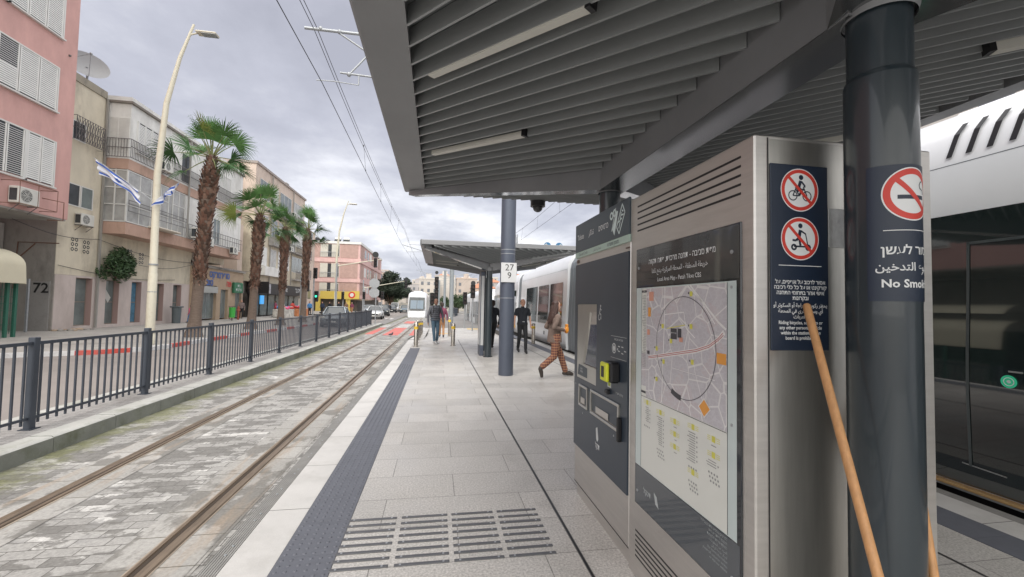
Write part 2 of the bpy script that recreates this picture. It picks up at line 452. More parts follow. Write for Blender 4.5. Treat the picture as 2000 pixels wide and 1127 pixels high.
def mossx(t, tc_, cur):
    """moss and damp in a band beside the kerb: really there, follows the kerb"""
    l = t.links
    s = t.nodes.new('ShaderNodeSeparateXYZ'); l.new(tc_.outputs['Object'], s.inputs[0])
    mr = t.nodes.new('ShaderNodeMapRange'); mr.inputs[1].default_value = -3.75; mr.inputs[2].default_value = -4.35; mr.inputs[3].default_value = 0; mr.inputs[4].default_value = 0.34; l.new(s.outputs[0], mr.inputs[0])
    n = noisebase(t, tc_.outputs['Object'], 2.1, 7, 0.7)
    a = t.nodes.new('ShaderNodeMath'); a.operation = 'ADD'; l.new(n, a.inputs[0]); l.new(mr.outputs[0], a.inputs[1])
    m2 = t.nodes.new('ShaderNodeMapRange'); m2.inputs[1].default_value = 0.66; m2.inputs[2].default_value = 0.85; m2.inputs[3].default_value = 0; m2.inputs[4].default_value = 0.75; l.new(a.outputs[0], m2.inputs[0])
    mm = t.nodes.new('ShaderNodeMix'); mm.data_type = 'RGBA'; l.new(m2.outputs[0], mm.inputs[0]); l.new(cur, mm.inputs[6]); mm.inputs[7].default_value = (0.16, 0.165, 0.065, 1)
    return mm.outputs[2]
PAVER = brickmat('track_pavers', (0.30, 0.293, 0.28), (0.41, 0.402, 0.385), (0.10, 0.095, 0.088), 0.24, 0.12, 0.004, grain=0.22, gscale=50, rough=0.62, rvar=0.1, bump=0.5,
    patches=[((0.60, 0.59, 0.57), 1.25, 0.64, 0.05, 0.75, 0.17, (1, 1, 1), 2), ((0.155, 0.15, 0.14), 2.1, 0.575, 0.045, 0.85, 0.17, (1.0, 1.8, 1), 7), ((0.17, 0.165, 0.155), 9.0, 0.66, 0.05, 0.6, 0.10, (1.0, 1.5, 1), 27), ((0.26, 0.255, 0.25), 4.5, 0.62, 0.05, 0.5, 0.1, (1, 1, 1), 17)], extra=mossx)
RAILCON = brickmat('rail_concrete', (0.32, 0.312, 0.295), (0.39, 0.38, 0.362), (0.13, 0.12, 0.10), 8.0, 0.42, 0.006, loc=(4, 0, 0), grain=0.18, gscale=40, rough=0.65,
    patches=[((0.17, 0.163, 0.15), 1.6, 0.55, 0.07, 0.85, 0.14, (1.5, 1, 1), 4), ((0.34, 0.25, 0.17), 1.5, 0.52, 0.2, 0.5, 0.0, (4, .5, 1), 8)])
ISLAND = brickmat('island_pavers', (0.30, 0.29, 0.28), (0.36, 0.35, 0.34), (0.16, 0.155, 0.15), 0.22, 0.11, 0.004, grain=0.2, gscale=60, rough=0.7,
    patches=[((0.20, 0.19, 0.18), 1.4, 0.58, 0.1, 0.6, 0.1, (1, 1, 1), 4)])
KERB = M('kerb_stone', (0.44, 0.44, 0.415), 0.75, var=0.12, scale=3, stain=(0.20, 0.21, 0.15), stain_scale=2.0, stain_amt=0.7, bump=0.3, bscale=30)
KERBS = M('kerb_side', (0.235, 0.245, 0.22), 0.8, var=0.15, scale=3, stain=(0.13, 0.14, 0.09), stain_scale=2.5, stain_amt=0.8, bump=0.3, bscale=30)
WSTONE = M('white_edge_stone', (0.54, 0.53, 0.515), 0.55, var=0.07, scale=3, stain=(0.40, 0.39, 0.37), stain_scale=2.2, stain_amt=0.6, bump=0.12, bscale=90)
JOINT = M('joint_dark', (0.09, 0.085, 0.08), 0.8)
ROAD = M('road_asphalt', (0.25, 0.225, 0.21), 0.75, var=0.10, scale=0.6, stain=(0.17, 0.155, 0.145), stain_scale=0.35, stain_amt=0.7, bump=0.3, bscale=90)
ASPH = M('asphalt_far', (0.21, 0.20, 0.195), 0.8, var=0.12, scale=0.3)
SIDEWALK = brickmat('sidewalk_paving', (0.36, 0.34, 0.315), (0.41, 0.39, 0.365), (0.22, 0.2, 0.19), 0.6, 0.4, 0.008, grain=0.12, gscale=20, rough=0.75,
    patches=[((0.27, 0.25, 0.23), 0.5, 0.55, 0.2, 0.7, 0.1, (1, 1, 1), 4)])
REDG = M('red_ground_paint', (0.55, 0.14, 0.12), 0.65, var=0.15, scale=1.5, stain=(0.36, 0.22, 0.20), stain_scale=1.2, stain_amt=0.7)
WHITEG = M('white_ground_paint', (0.62, 0.61, 0.60), 0.65, var=0.1, scale=2, stain=(0.35, 0.33, 0.32), stain_scale=3, stain_amt=0.6)
KRED = M('kerb_red', (0.55, 0.085, 0.065), 0.65, var=0.15, scale=2, stain=(0.33, 0.27, 0.25), stain_scale=2.5, stain_amt=0.6)
KWHITE = M('kerb_white', (0.62, 0.62, 0.62), 0.65, var=0.1, scale=2, stain=(0.28, 0.26, 0.27), stain_scale=2.5, stain_amt=0.6)

b = MB(); b.quad((-900, -300, -0.40), (900, -300, -0.40), (900, 1500, -0.40), (-900, 1500, -0.40)); struct('ground', b, ASPH)
# platform body with ramp at its far end
def ramp_z(y): return 0.0 if y < 19 else -0.26*min(1, (y-19)/6)
b = MB()
XL, XR = -1.28, 4.38
for (y0, y1) in ((-8, 19), (19, 25), (25, 33)):
    z0, z1 = ramp_z(y0), ramp_z(y1)
    b.quad((-0.563, y0, z0), (3.64, y0, z0), (3.64, y1, z1), (-0.563, y1, z1), 0)
    b.quad((XL, y1, z1), (XL, y0, z0), (XL, y0, -0.40), (XL, y1, -0.40), 1)
    b.quad((XR, y0, z0), (XR, y1, z1), (XR, y1, -0.40), (XR, y0, -0.40), 1)
b.quad((XL, 33, -0.26), (XR, 33, -0.26), (XR, 33, -0.40), (XL, 33, -0.40), 1)
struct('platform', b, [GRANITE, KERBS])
# edge stones with real open joints, rubber edge, tactile strip
b = MB(); by = []
for (xa, xb) in ((-1.172, -0.896), (3.968, 4.262)):
    y = -8.0
    while y < 33:
        y1 = y+0.88
        b.add([(xa, y+.003, ramp_z(y)+.0006), (xb, y+.003, ramp_z(y)+.0006), (xb, y1-.003, ramp_z(y1)+.0006), (xa, y1-.003, ramp_z(y1)+.0006)], [(0, 1, 2, 3)], 0)
        y = y1
    b.add([(xa-.02, -8, -.005), (xb+.02, -8, -.005), (xb+.02, 19, -.005), (xa-.02, 19, -.005)], [(0, 1, 2, 3)], 1)
struct('edge_paving', b, [WSTONE, JOINT])
b = MB()
for (xa, xb) in ((-1.28, -1.175), (4.265, 4.38)):
    n = 7; wd = (xb-xa)/n
    b.box(xa, xb, -8, 19, -0.03, -0.004)
    for i in range(n): b.box(xa+i*wd+wd*.18, xa+(i+1)*wd-wd*.18, -8, 19, -0.0045, 0.0)
struct('rubber_edge_strip', b, M('edge_rubber', (0.27, 0.265, 0.255), 0.7, var=0.15, scale=6))
b = MB()
y = 1.2
k = 0
while y < 17:     # screws through the rubber edge
    for dy in (0, 0.1):
        b.tube([(-1.215, y+dy, 0.0), (-1.215, y+dy, 0.0035)], 0.008, 8, 0)
    y += 0.42
struct('edge_strip_screws', b, GALV)
b = MB()
for xa, xb, ye in ((-0.893, -0.566, 15.2), (3.643, 3.965, 33)):
    y = 15.2-0.40*60
    while y < ye-0.01:
        y1 = y+0.40
        b.box(xa, xb, y+.0015, y1-.0015, -0.01, 0.003)
        if xa < 0 and y > 0.8:
            for i in range(6):
                for j in range(7):
                    cx_, cy_ = xa+0.027+i*0.0545, y+0.03+j*0.0565
                    if y < 5.5:
                        n = 8; r = 0.0125
                        vs = [(cx_+r*math.cos(2*PI*k/n), cy_+r*math.sin(2*PI*k/n), 0.003) for k in range(n)]+[(cx_+r*.6*math.cos(2*PI*k/n), cy_+r*.6*math.sin(2*PI*k/n), 0.008) for k in range(n)]
                        b.add(vs, [(k, (k+1) % n, n+(k+1) % n, n+k) for k in range(n)], 0, True); b.add(vs[n:], [tuple(range(n))], 0)
                    elif y < 11:
                        b.box(cx_-.009, cx_+.009, cy_-.009, cy_+.009, 0.003, 0.007)
        y = y1
struct('tactile_strip', b, RUBBER)
b = MB(); b.box(-0.901, -0.56, -8, 15.2, -.02, -.0005); b.box(3.64, 3.967, -8, 33, -.3, -.0045); b.add([(-0.896, 15.2, .0002), (-.563, 15.2, .0002), (-.563, 19, .0002), (-.896, 19, .0002)], [(0, 1, 2, 3)], 1)
b.add([(-0.896, 19, .0002), (-.563, 19, .0002), (-.563, 33, -.259), (-.896, 33, -.259)], [(0, 1, 2, 3)], 1); struct('tactile_bed', b, [JOINT, GRANITE])
# slot drains along the platform
b = MB()
for x_ in (0.912, 3.20):
    b.box(x_-0.012, x_-0.008, -8, 19, -.005, 0.0025, 1); b.box(x_+0.006, x_+0.010, -8, 19, -.005, 0.0025, 1)
    b.quad((x_-.008, -8, .001), (x_+.006, -8, .001), (x_+.006, 19, .001), (x_-.008, 19, .001), 0)
struct('slot_drain', b, [BLACK, M('drain_steel', (0.17, 0.165, 0.16), 0.5, 0.5)])
# track bed
b = MB()
for x0, x1 in ((-4.45, -1.28), (4.38, 7.9)):
    b.quad((x0, -10, ZT), (x1, -10, ZT), (x1, 37, ZT), (x0, 37, ZT))
b.quad((-4.45, 37, ZT), (-1.28, 37, ZT), (-1.28, 140, ZT), (-4.45, 140, ZT)); b.quad((4.38, 37, ZT), (7.9, 37, ZT), (7.9, 140, ZT), (4.38, 140, ZT))
struct('track_paving', b, PAVER)
b = MB()
RX = (-3.425, -1.925, 4.99, 6.49)
for xr in RX:
    for s_ in (-1, 1):
        xa, xb = (xr+s_*0.085, xr+s_*0.315)
        xa, xb = min(xa, xb), max(xa, xb)
        b.quad((xa, -10, ZT+.004), (xb, -10, ZT+.004), (xb, 140, ZT+.004), (xa, 140, ZT+.004))
b.quad((-1.605, -10, ZT+.004), (-1.58, -10, ZT+.004), (-1.58, 25, ZT+.004), (-1.605, 25, ZT+.004))
struct('rail_side_concrete', b, RAILCON)
b = MB()
for xr, s_ in zip(RX, (1, -1, 1, -1)):     # grooved rail: head, groove, guard lip
    b.quad((xr-.09, -10, ZT+.007), (xr+.09, -10, ZT+.007), (xr+.09, 140, ZT+.007), (xr-.09, 140, ZT+.007), 1)
    pf = [(-.078, .009), (-.070, .019), (-.012, .021), (-.006, .017), (.0, .010), (.034, .010), (.038, .019), (.066, .018), (.070, .009)]
    vs = []
    for y in (-10, 140): vs += [(xr+s_*u, y, ZT+v) for u, v in pf]
    n = len(pf)
    b.add(vs, [(i, i+1, n+i+1, n+i) if s_ > 0 else (i+1, i, n+i, n+i+1) for i in range(n-1)], 0)
    b.quad((xr+s_*.001, -10, ZT+.0112), (xr+s_*.033, -10, ZT+.0112), (xr+s_*.033, 140, ZT+.0112), (xr+s_*.001, 140, ZT+.0112), 2)
struct('tram_rails', b, [RAIL, RUST, M('rail_groove', (0.045, 0.032, 0.022), 0.8)])
# red and white crossing marks on the left track, painted stripes beyond
b = MB()
z = ZT+.0035
def q(x0, x1, y0, y1, mi, z=z): b.quad((x0, y0, z), (x1, y0, z), (x1, y1, z), (x0, y1, z), mi)
q(-4.2, -3.52, 26.3, 33.5, 0); q(-3.33, -2.02, 25.6, 33.5, 0); q(-1.83, -1.35, 25.6, 33.5, 0)
for i in range(4):
    q(-3.30, -2.05, 34+i*1.3, 34.7+i*1.3, 1)
for i in range(3): q(-4.4, -3.55, 34.4+i*1.5, 35.1+i*1.5, 1)
q(-3.3, -2.0, 41, 46, 0)
struct('crossing_marks', b, [REDG, WHITEG])
# kerb, island and road
b = MB()
y = -10.0; rnd = random.Random(3)
while y < 37:
    y1 = y+1.0
    dz = rnd.uniform(-.003, .003)
    pf = [(-4.45, ZT-.05), (-4.45+.0, -.135+dz), (-4.475, -.118+dz), (-4.70, -.115+dz), (-4.70, -.2)]
    vs = [(u, y+.004, v) for u, v in pf]+[(u, y1-.004, v) for u, v in pf]
    b.add(vs, [(1, 0, 5, 6)], 1); b.add(vs, [(2, 1, 6, 7), (3, 2, 7, 8), (4, 3, 8, 9)], 0)
    b.add([vs[0], vs[1], vs[2], vs[3], vs[4]], [(0, 1, 2, 3, 4)], 1)
    y = y1
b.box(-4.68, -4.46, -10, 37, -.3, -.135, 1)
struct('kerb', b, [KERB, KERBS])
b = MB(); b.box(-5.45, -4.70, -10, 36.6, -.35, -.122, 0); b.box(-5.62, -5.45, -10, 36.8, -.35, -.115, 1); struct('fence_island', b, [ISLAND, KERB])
kp = [(-60, 8.5), (-24, 9.5), (-16, 12.6), (-12.4, 14.7), (-10.6, 15.7), (-9.85, 16.6), (-9.65, 17.6), (-9.75, 20), (-9.7, 24), (-9.4, 30), (-9.4, 48), (-9.9, 52), (-13, 55), (-40, 56)]
b = MB(); ZR = -.27
b.add([(-5.6, -10, ZR), (-5.6, 140, ZR), (-40, 140, ZR), (-60, 140, ZR), (-60, -10, ZR)], [(4, 0, 1, 2, 3)], 0)
b.add([(-40, 37, ZR), (-4.45, 37, ZR), (-4.45, 140, ZR), (-40, 140, ZR)], [(0, 1, 2, 3)], 0) if False else None
struct('road', b, ROAD)
b = MB(); b.quad((-5.62, 37, ZR-.004), (-4.45, 37, ZR-.004), (-4.45, 140, ZR-.004), (-5.62, 140, ZR-.004)); b.quad((-1.28, 33, ZR-.02), (4.38, 33, ZR-.02), (4.38, 140, ZR-.02), (-1.28, 140, ZR-.02)); b.quad((7.9, -10, ZT), (60, -10, ZT), (60, 140, ZT), (7.9, 140, ZT)); struct('junction_asphalt', b, ASPH)
b = MB()
for i in range(9): q(-9.0+i*0.7*0+0, -8.7, 60+i*6, 62+i*6, 0, ZR+.004)
for i in range(7): q(-9.2+i*.62, -8.85+i*.62, 50.5, 53.5, 0, ZR+.004)
struct('road_marking', b, WHITEG)
b = MB()
poly = kp+[(-60, 56)]
b.add([(x, y, -.135) for x, y in poly], [tuple(range(len(poly)))], 0)
b.add([(-60, 62, -.135), (-10.5, 62, -.135), (-9.2, 63.5, -.135), (-9.2, 140, -.135), (-60, 140, -.135)], [(0, 1, 2, 3, 4)], 0)
struct('sidewalk', b, SIDEWALK)
b = MB(); tot = 0; ph = 0; L_ = 1.45
pts = []
for (x0, y0), (x1, y1) in zip(kp[:-1], kp[1:]):
    d = math.hypot(x1-x0, y1-y0); n = max(1, int(d/0.25))
    for i in range(n): pts.append((x0+(x1-x0)*i/n, y0+(y1-y0)*i/n))
pts.append(kp[-1])
acc = 0.55
for i in range(len(pts)-1):
    p, q_ = Vector((*pts[i], 0)), Vector((*pts[i+1], 0)); d = (q_-p); ln = d.length; d.normalize(); n_ = Vector((d.y, -d.x, 0))
    if p.y > 16 and p.y < 60: n_ = n_
    mi = int(acc/L_) % 2; acc += ln
    o0, o1 = n_*0.0, n_*0.15
    a = [(p+n_*0.0).to_tuple(), (q_+n_*0.0).to_tuple()]
    P = lambda v, z: (v.x, v.y, z)
    b.quad(P(p-n_*.16, -.131), P(p, -.131), P(q_, -.131), P(q_-n_*.16, -.131), mi)
    b.quad(P(p, -.131), P(p, -.30), P(q_, -.30), P(q_, -.131), mi)
struct('painted_kerb', b, [KWHITE, KRED])
# yellow tactile patch beyond the ramp
b = MB(); b.quad((2.2, 31.2, -.252), (3.5, 31.2, -.252), (3.5, 32.6, -.252), (2.2, 32.6, -.252)); b.quad((.1, 26.5, -.2555), (.9, 26.5, -.2555), (.9, 27.1, -.2555), (.1, 27.1, -.2555)); struct('yellow_paving', b, M('yellow_tactile', (0.62, 0.45, 0.2), 0.7, var=.1))
# guidance bars screwed to the slabs
GB = M('guidance_bar', (0.085, 0.087, 0.095), 0.5, var=.1, scale=20)
cols = ('leftmost', 'second', 'third', 'rightmost'); rows = ('farthest', 'second farthest', 'third farthest', 'fourth farthest', 'fourth nearest', 'third nearest', 'second nearest', 'nearest')
X0 = (-0.573, -0.213, 0.137, 0.470); X1 = (-0.247, 0.108, 0.440, 0.766)
proto = {}
for c_ in range(4):
    b = MB(); b.box(X0[c_], X1[c_], -.0135, .0135, 0, .006, 0, bev=.0025)
    for xx in (X0[c_]+.035, X1[c_]-.035): b.tube([(xx, 0, .0055), (xx, 0, .0072)], .007, 8, 1)
    for r_ in range(8):
        y = 3.205-r_*0.0815
        lab = 'dark grooved guidance bar, %s row in the %s of four columns on the slabs' % (rows[r_], cols[c_])
        if r_ == 0:
            o = b.build('guidance_bar', [GB, GALV], label=lab, cat='floor bar', group='guidance bars on the platform'); o.location = (0, y, 0); proto[c_] = o
        else: copy_tree(proto[c_], label=lab, loc=(0, y, 0))
# ================================================================== platform canopy
def canopy(y0, y1, label, kn=1.38, lights=((2.13, .38), (3.70, .38))):
    xc, hw = 1.495, 0.115
    zb, zs = 2.56, 2.742
    k = 1.38; s_ = 0.194
    OUT, INN = 2.0, 1.70          # outer edge and inner edge of the solid rim, from the centre line
    OR, IR, sr = 2.485, 2.205, .147     # the right wing is wider and flatter
    kr = (OUT-hw)*k/(OR-hw)
    zr = lambda dx: zs+sr*max(0, dx)
    t = empty('platform_canopy', (xc, y0, 0), 0, label, 'canopy', 'canopies on the tram platform')
    ye, ya = y1+(OUT-hw)*k, y0-(OUT-hw)*kn
    knr = (OUT-hw)*kn/(OR-hw)
    zw = lambda dx: zs+s_*max(0, dx)              # underside of the slats at dx outside the beam face
    # columns: slim top in a slightly wider sleeve
    for yc in (y0, y1):
        b = MB()
        b.tube([(xc+.008, yc, 0), (xc+.008, yc, 2.33)], .102, 40, 0, cap=False)
        b.tube([(xc+.008, yc, 2.33), (xc+.008, yc, 2.345), (xc+.008, yc, 2.35)], [.102, .0975, .093], 40, 0, cap=False)
        b.tube([(xc+.008, yc, 2.35), (xc+.008, yc, 2.6)], .092, 40, 0, cap=False)
        b.tube([(xc+.008, yc, 0), (xc+.008, yc, .012)], .14, 40, 0)
        c_ = b.build('column', COLPAINT, t)
    # centre beam and hips
    b = MB(); b.box(xc-hw, xc+hw, y0, y1, zb, zb+.004, 0); b.box(xc-hw+.001, xc+hw-.001, y0+.001, y1-.001, zb+.0045, zs+.12, 1)
    b.build('centre_beam', [BEAM, CANOPY], t)
    for yc, sy, ye_ in ((y1, 1, ye), (y0, -1, ya)):
        for sx_ in (-1, 1):
            b = MB()
            A = Vector((xc+sx_*hw*.4, yc-sy*hw*.3, 0)); B = Vector((xc+(-(OUT-.12) if sx_ < 0 else OR-.14), ye_-sy*.16, 0))
            d = (B-A).normalized(); n = Vector((-d.y, d.x, 0))*.085
            zA, zB = zb+.001, zb+.47
            top = lambda z: z+.26
            lo = [A-n+Vector((0, 0, zA)), A+n+Vector((0, 0, zA)), B+n*.7+Vector((0, 0, zB)), B-n*.7+Vector((0, 0, zB))]
            hi = [A-n+Vector((0, 0, top(zA))), A+n+Vector((0, 0, top(zA))), B+n*.7+Vector((0, 0, zB+.06)), B-n*.7+Vector((0, 0, zB+.06))]
            b.add(lo+hi, [(0, 1, 2, 3)], 0); b.add(lo+hi, [(4, 5, 6, 7), (0, 1, 5, 4), (1, 2, 6, 5), (2, 3, 7, 6), (3, 0, 4, 7)], 1)
            b.build('hip_beam', [BEAM, CANOPY], t)
    # bulged head plate where beams meet each column
    for yc in (y0, y1):
        b = MB(); b.tube([(xc+.008, yc, zb-.006), (xc+.008, yc, zb+.02)], [.105, .112], 32, 0, cap=False); b.tube([(xc+.008, yc, zb+.02), (xc+.008, yc, zb+.10)], .112, 32); b.build('beam_head', CANOPY, t)
    # slats
    P, H, T = 0.1143, 0.105, 0.014
    def blade(b, p, q):
        p, q = Vector(p), Vector(q)
        if (q-p).length < .05: return
        d = Vector((q.x-p.x, q.y-p.y, 0)).normalized(); n = Vector((-d.y, d.x, 0))*T/2; up = Vector((0, 0, H))
        vs = [p-n, p+n, q+n, q-n, p-n+up, p+n+up, q+n+up, q-n+up]
        b.add(vs, [(3, 2, 1, 0), (4, 5, 6, 7), (0, 1, 5, 4), (1, 2, 6, 5), (2, 3, 7, 6), (3, 0, 4, 7)])
    bl = MB(); st = P/0.5858
    i0 = int((2*(ya-y0))/st)
    s = y0-(OUT-hw)*(k+kn)+.04
    while s < y1+.0:
        dx0 = max(0, (y0-s)/(k+kn)); dx1 = INN-hw
        if dx1 > dx0+.03: blade(bl, (xc-hw-dx0, s+dx0*k, zw(dx0)), (xc-hw-dx1, s+dx1*k, zw(dx1)))
        s += st
    bl.build('slat_soffit', SLAT, t)
    br = MB(); kk = 0.466; st2 = P/0.906; s = y0-(OR-hw)*max(.02, knr-kk)+.05; i = 0
    while s < y1+(OR-hw)*(kr+kk)-.1:
        dx0 = max(0, (y0-s)/max(.02, knr-kk), (s-y1)/(kr+kk)); dx1 = IR-hw-.12*(i % 2)*0-.06*((i*7) % 3)
        if dx1 > dx0+.03: blade(br, (xc+hw+dx0, s-dx0*kk, zr(dx0)), (xc+hw+dx1, s-dx1*kk, zr(dx1)))
        s += st2; i += 1
    br.build('slat_soffit', SLAT, t)
    for yc, sy, ye_, ke, ker in ((y1, 1, ye, k, kr), (y0, -1, ya, kn, knr)):
        be = MB(); L_ = abs(ye_-yc); n = 200; dt = P*math.sqrt(1+ke*ke)/(ke/ker+1)
        # parallel to the left hip, starting on the right hip
        for i in range(1, n):
            t_ = i*dt      # distance in Y of the start point on the right hip
            if t_ > L_-.06: break
            xs = xc+hw*.2+t_/ker; ys = yc+sy*t_
            ln = (L_-t_)
            xe = xs-ln/ke*1.0
            blade(be, (xs, ys, zs+s_*t_/ke-.005), (xe, yc+sy*L_, zs+s_*L_/ke-.005))
        be.build('slat_soffit', SLAT, t)
    # roof deck: four sloping facets (0.1 thick) and the solid rim along both long sides
    b = MB(); zt = H+.004; th = .05
    hx = lambda dx: zs+s_*dx+zt
    def slab(pts):
        n = len(pts); lo = [tuple(p) for p in pts]; hi = [(p[0], p[1], p[2]+th) for p in pts]
        b.add(lo+hi, [tuple(range(n))[::-1]], 0); b.add(lo+hi, [tuple(range(n, 2*n))]+[(i, (i+1) % n, n+(i+1) % n, n+i) for i in range(n)], 1)
    D = OUT-hw-.02; zo = hx(D); zi = hx(0)
    yE, yA = ye-.02, ya+.02
    slab([(xc, y0, zi), (xc, y1, zi), (xc-hw-D, yE, zo), (xc-hw-D, yA, zo)])
    Dr = OR-hw-.02; slab([(xc, y1, zi), (xc, y0, zi), (xc+hw+Dr, yA, zo), (xc+hw+Dr, yE, zo)])
    slab([(xc, y1, zi+.002), (xc+hw+Dr, yE, zo+.002), (xc-hw-D, yE, zo+.002)])
    slab([(xc, y0, zi+.002), (xc-hw-D, yA, zo+.002), (xc+hw+Dr, yA, zo+.002)])
    b.build('roof_deck', [M('deck_underside', (.19, .2, .205), .7), CANOPY], t)
    for sx_ in (-1, 1):
        b = MB()
        oo, ii, k_, q_ = (OUT, INN, k, s_) if sx_ < 0 else (OR, IR, kr, sr)
        xi, xo = xc+sx_*ii, xc+sx_*oo
        zi_, zo_ = zs+q_*(ii-hw)+.0, zs+q_*(oo-hw)+.005
        pf = [(xi, zi_), (xo-sx_*.02, zo_), (xo, zo_+.02), (xo, zo_+.13), (xo-sx_*.03, zo_+.16), (xi, zi_+.16)]
        ynr = y0-(INN-hw)*k; yfr = y1+(INN-hw)*k
        def Yn(x): return y0-(abs(x-xc)-hw)*k_*kn/k
        def Yf(x): return y1+(abs(x-xc)-hw)*k_
        vs = [(x, Yn(x), z) for x, z in pf]+[(x, Yf(x), z) for x, z in pf]; n = len(pf)
        b.add(vs, [tuple(range(n)), tuple(range(n, 2*n))[::-1]]+[(i, n+i, n+(i+1) % n, (i+1) % n) for i in range(n)])
        b.build('rim_panel', RIM, t)
    # thin end edges of the roof
    for ye_, sy in ((ye, 1), (ya, -1)):
        b = MB(); z0_ = zs+s_*(OUT-hw)+(0 if kn == 1.38 else -.06)
        b.box(xc-OUT+.03, xc+OR-.03, ye_-.02, ye_+.02, z0_+.085, z0_+.155+(0 if kn == 1.38 else .06), 0, bev=.01)
        b.build('end_edge', RIM, t)
    # light strips between slats
    for (ys, dy) in lights:
        b = MB(); d0, d1 = .74, 1.46
        p = Vector((xc-hw-d0, ys+d0*k, zw(d0)-.004)); q = Vector((xc-hw-d1, ys+d1*k, zw(d1)-.004))
        p.z += .017; q.z += .017; b.bar(p, q, .050, .04, 0); b.bar(p+(p-q).normalized()*.03+Vector((0, 0, .008)), p+(p-q).normalized()*.001+Vector((0, 0, .008)), .057, .06, 1)
        b.build('light_strip', [LIGHTBOX, BLACK], t)
    for ys, d0, d1 in ((y0+1.05, 1.2, 2.0), (y0+2.55, 1.25, 1.85), (y0+2.6, 2.05, 2.2)):
        b = MB()
        p = Vector((xc+hw+d0, ys-d0*kk, zr(d0)-.004)); q = Vector((xc+hw+d1, ys-d1*kk, zr(d1)-.004))
        b.bar(p, q, .05, .05, 0); b.bar(p+(p-q).normalized()*.03+Vector((0, 0, .008)), p+(p-q).normalized()*.001+Vector((0, 0, .008)), .055, .06, 1); b.build('light_strip', [LIGHTBOX, BLACK], t)
    return t
RIM = M('canopy_rim', (0.24, 0.245, 0.255), 0.5, 0.2, var=0.08, scale=1.2, bump=0.06, bscale=6, stretch=(1, 1, 6))
cp1 = canopy(1.23, 3.62, 'near slatted grey platform canopy on two dark columns over the ticket machine', lights=((0.79, 0), (2.28, 0)))
canopy(12.72, 14.45, 'far grey platform canopy with upturned edges behind the numbered mast', kn=.56, lights=((12.9, 0), (13.9, 0)))

# ---- no-smoking sign wrapped round the near column
def slash(b, cu, cv, r, mi, d, w_=.2):
    seg(b, lambda u, v, dd: (u, v, dd), (cu-r*.66, cv+r*.66), (cu+r*.66, cv-r*.66), r*w_, d, mi)
flat = lambda u, v, d: (u, v, d)
def nosmoke(b, cu, cv, r):
    ring(b, flat, cu, cv, r, r*1.05, .0003, 48, 1); ring(b, flat, cu, cv, r*.77, r, .0006, 48, 2); disc(b, flat, cu, cv, r*.775, .0003, 48, 1)
    b.add([(cu-r*.55, cv-r*.2, .0006), (cu+r*.6, cv-r*.2, .0006), (cu+r*.6, cv-r*.04, .0006), (cu-r*.55, cv-r*.04, .0006)], [(0, 1, 2, 3)], 0)
    pts = [(.62, .02), (.60, .16), (.50, .2), (.38, .24), (.34, .36), (.42, .48), (.5, .52)]
    for a_, c_ in zip(pts[:-1], pts[1:]): seg(b, flat, (cu+r*a_[0], cv+r*a_[1]), (cu+r*c_[0], cv+r*c_[1]), r*.05, .0006, 0)
    slash(b, cu, cv, r, 2, .0009, .19)
cxy = (1.503, 1.23)
def cyl(u, v, d, r=.1045, a0=R(-3)):
    a = a0+u/r
    return (cxy[0]+(r+d)*math.sin(a), cxy[1]-(r+d)*math.cos(a), 1.79+v)
cuts = [i*.006-.15 for i in range(51)]
b = MB(); b.add([(-.125, -.222, 0), (.125, -.222, 0), (.125, .222, 0), (-.125, .222, 0)], [(0, 1, 2, 3)], 0)
sgn = remap(b, cyl, cuts).build('no_smoking_sign', SIGNNAVY, cp1)
b = MB(); nosmoke(b, 0, .125, .083); remap(b, cyl, cuts).build('prohibition_symbol', [SIGNNAVY, WHITE, REDP], sgn)
b = MB(); b.add([(-.083, .006, .0004), (.083, .006, .0004), (.083, .0085, .0004), (-.083, .0085, .0004)], [(0, 1, 2, 3)], 0); remap(b, cyl, cuts).build('sign_rule', WHITE, sgn)
text('אסור לעשן', .040, cyl, sgn, 'sign_lettering', WHITE, at=(0, -.058), cuts=cuts, bold=.0007, d=.0004)
text('ممنوع التدخين', .036, cyl, sgn, 'sign_lettering', WHITE, at=(0, -.112), cuts=cuts, bold=.0006, d=.0004)
text('No Smoking', .036, cyl, sgn, 'sign_lettering', WHITE, at=(0, -.166), cuts=cuts, bold=.0009, d=.0004)

# ================================================================== information cabinet with the area map
FX = 1.15
def face(X0=FX, yc=0.0, zc=0.0):
    return lambda u, v, d: (X0-d, yc-u, zc+v)      # lies on the face towards the left track, u runs to the viewer's right
cab = empty('information_cabinet', (1.55, 1.92, 0), 0, 'stainless steel cabinet with a local area map and a cycling ban sign', 'cabinet')
b = MB(); ya_, yb_ = 1.40, 2.432
b.box(FX, 1.955, ya_, yb_, .0, 2.19, 0, bev=.006); b.build('cabinet_body', STEEL, cab)
b = MB(); b.box(1.205, 1.90, ya_-.0035, ya_+.01, .02, 2.175, 0, bev=.002); b.box(1.2035, 1.2055, ya_-.0045, ya_, 0.02, 2.18, 1); b.build('end_panel', [STEEL2, BLACK], cab)
for zt_, n_ in ((2.127, 5), (.262, 6)):
    b = MB()
    for i in range(n_):
        z = zt_-i*(.036 if n_ == 5 else .028)
        b.box(FX-.0008, FX+.01, 1.472, 2.346, z-.0048, z+.0048)
    b.build('vent_slots', BLACK, cab, kind=None)
MAPB = M('map_border', (0.015, 0.018, 0.024), 0.12, 0, coat=0.6)
HDR = M('map_header', (0.045, 0.048, 0.052), 0.15, 0, coat=0.7, var=.15, scale=3)
FTR = M('map_footer', (0.07, 0.082, 0.095), 0.15, 0, coat=0.6)
PAPER = M('map_paper', (0.66, 0.68, 0.64), 0.2, 0, coat=0.4, var=.02, scale=2)
PAPER2 = M('map_margin', (0.52, 0.60, 0.60), 0.2, 0, coat=0.4)
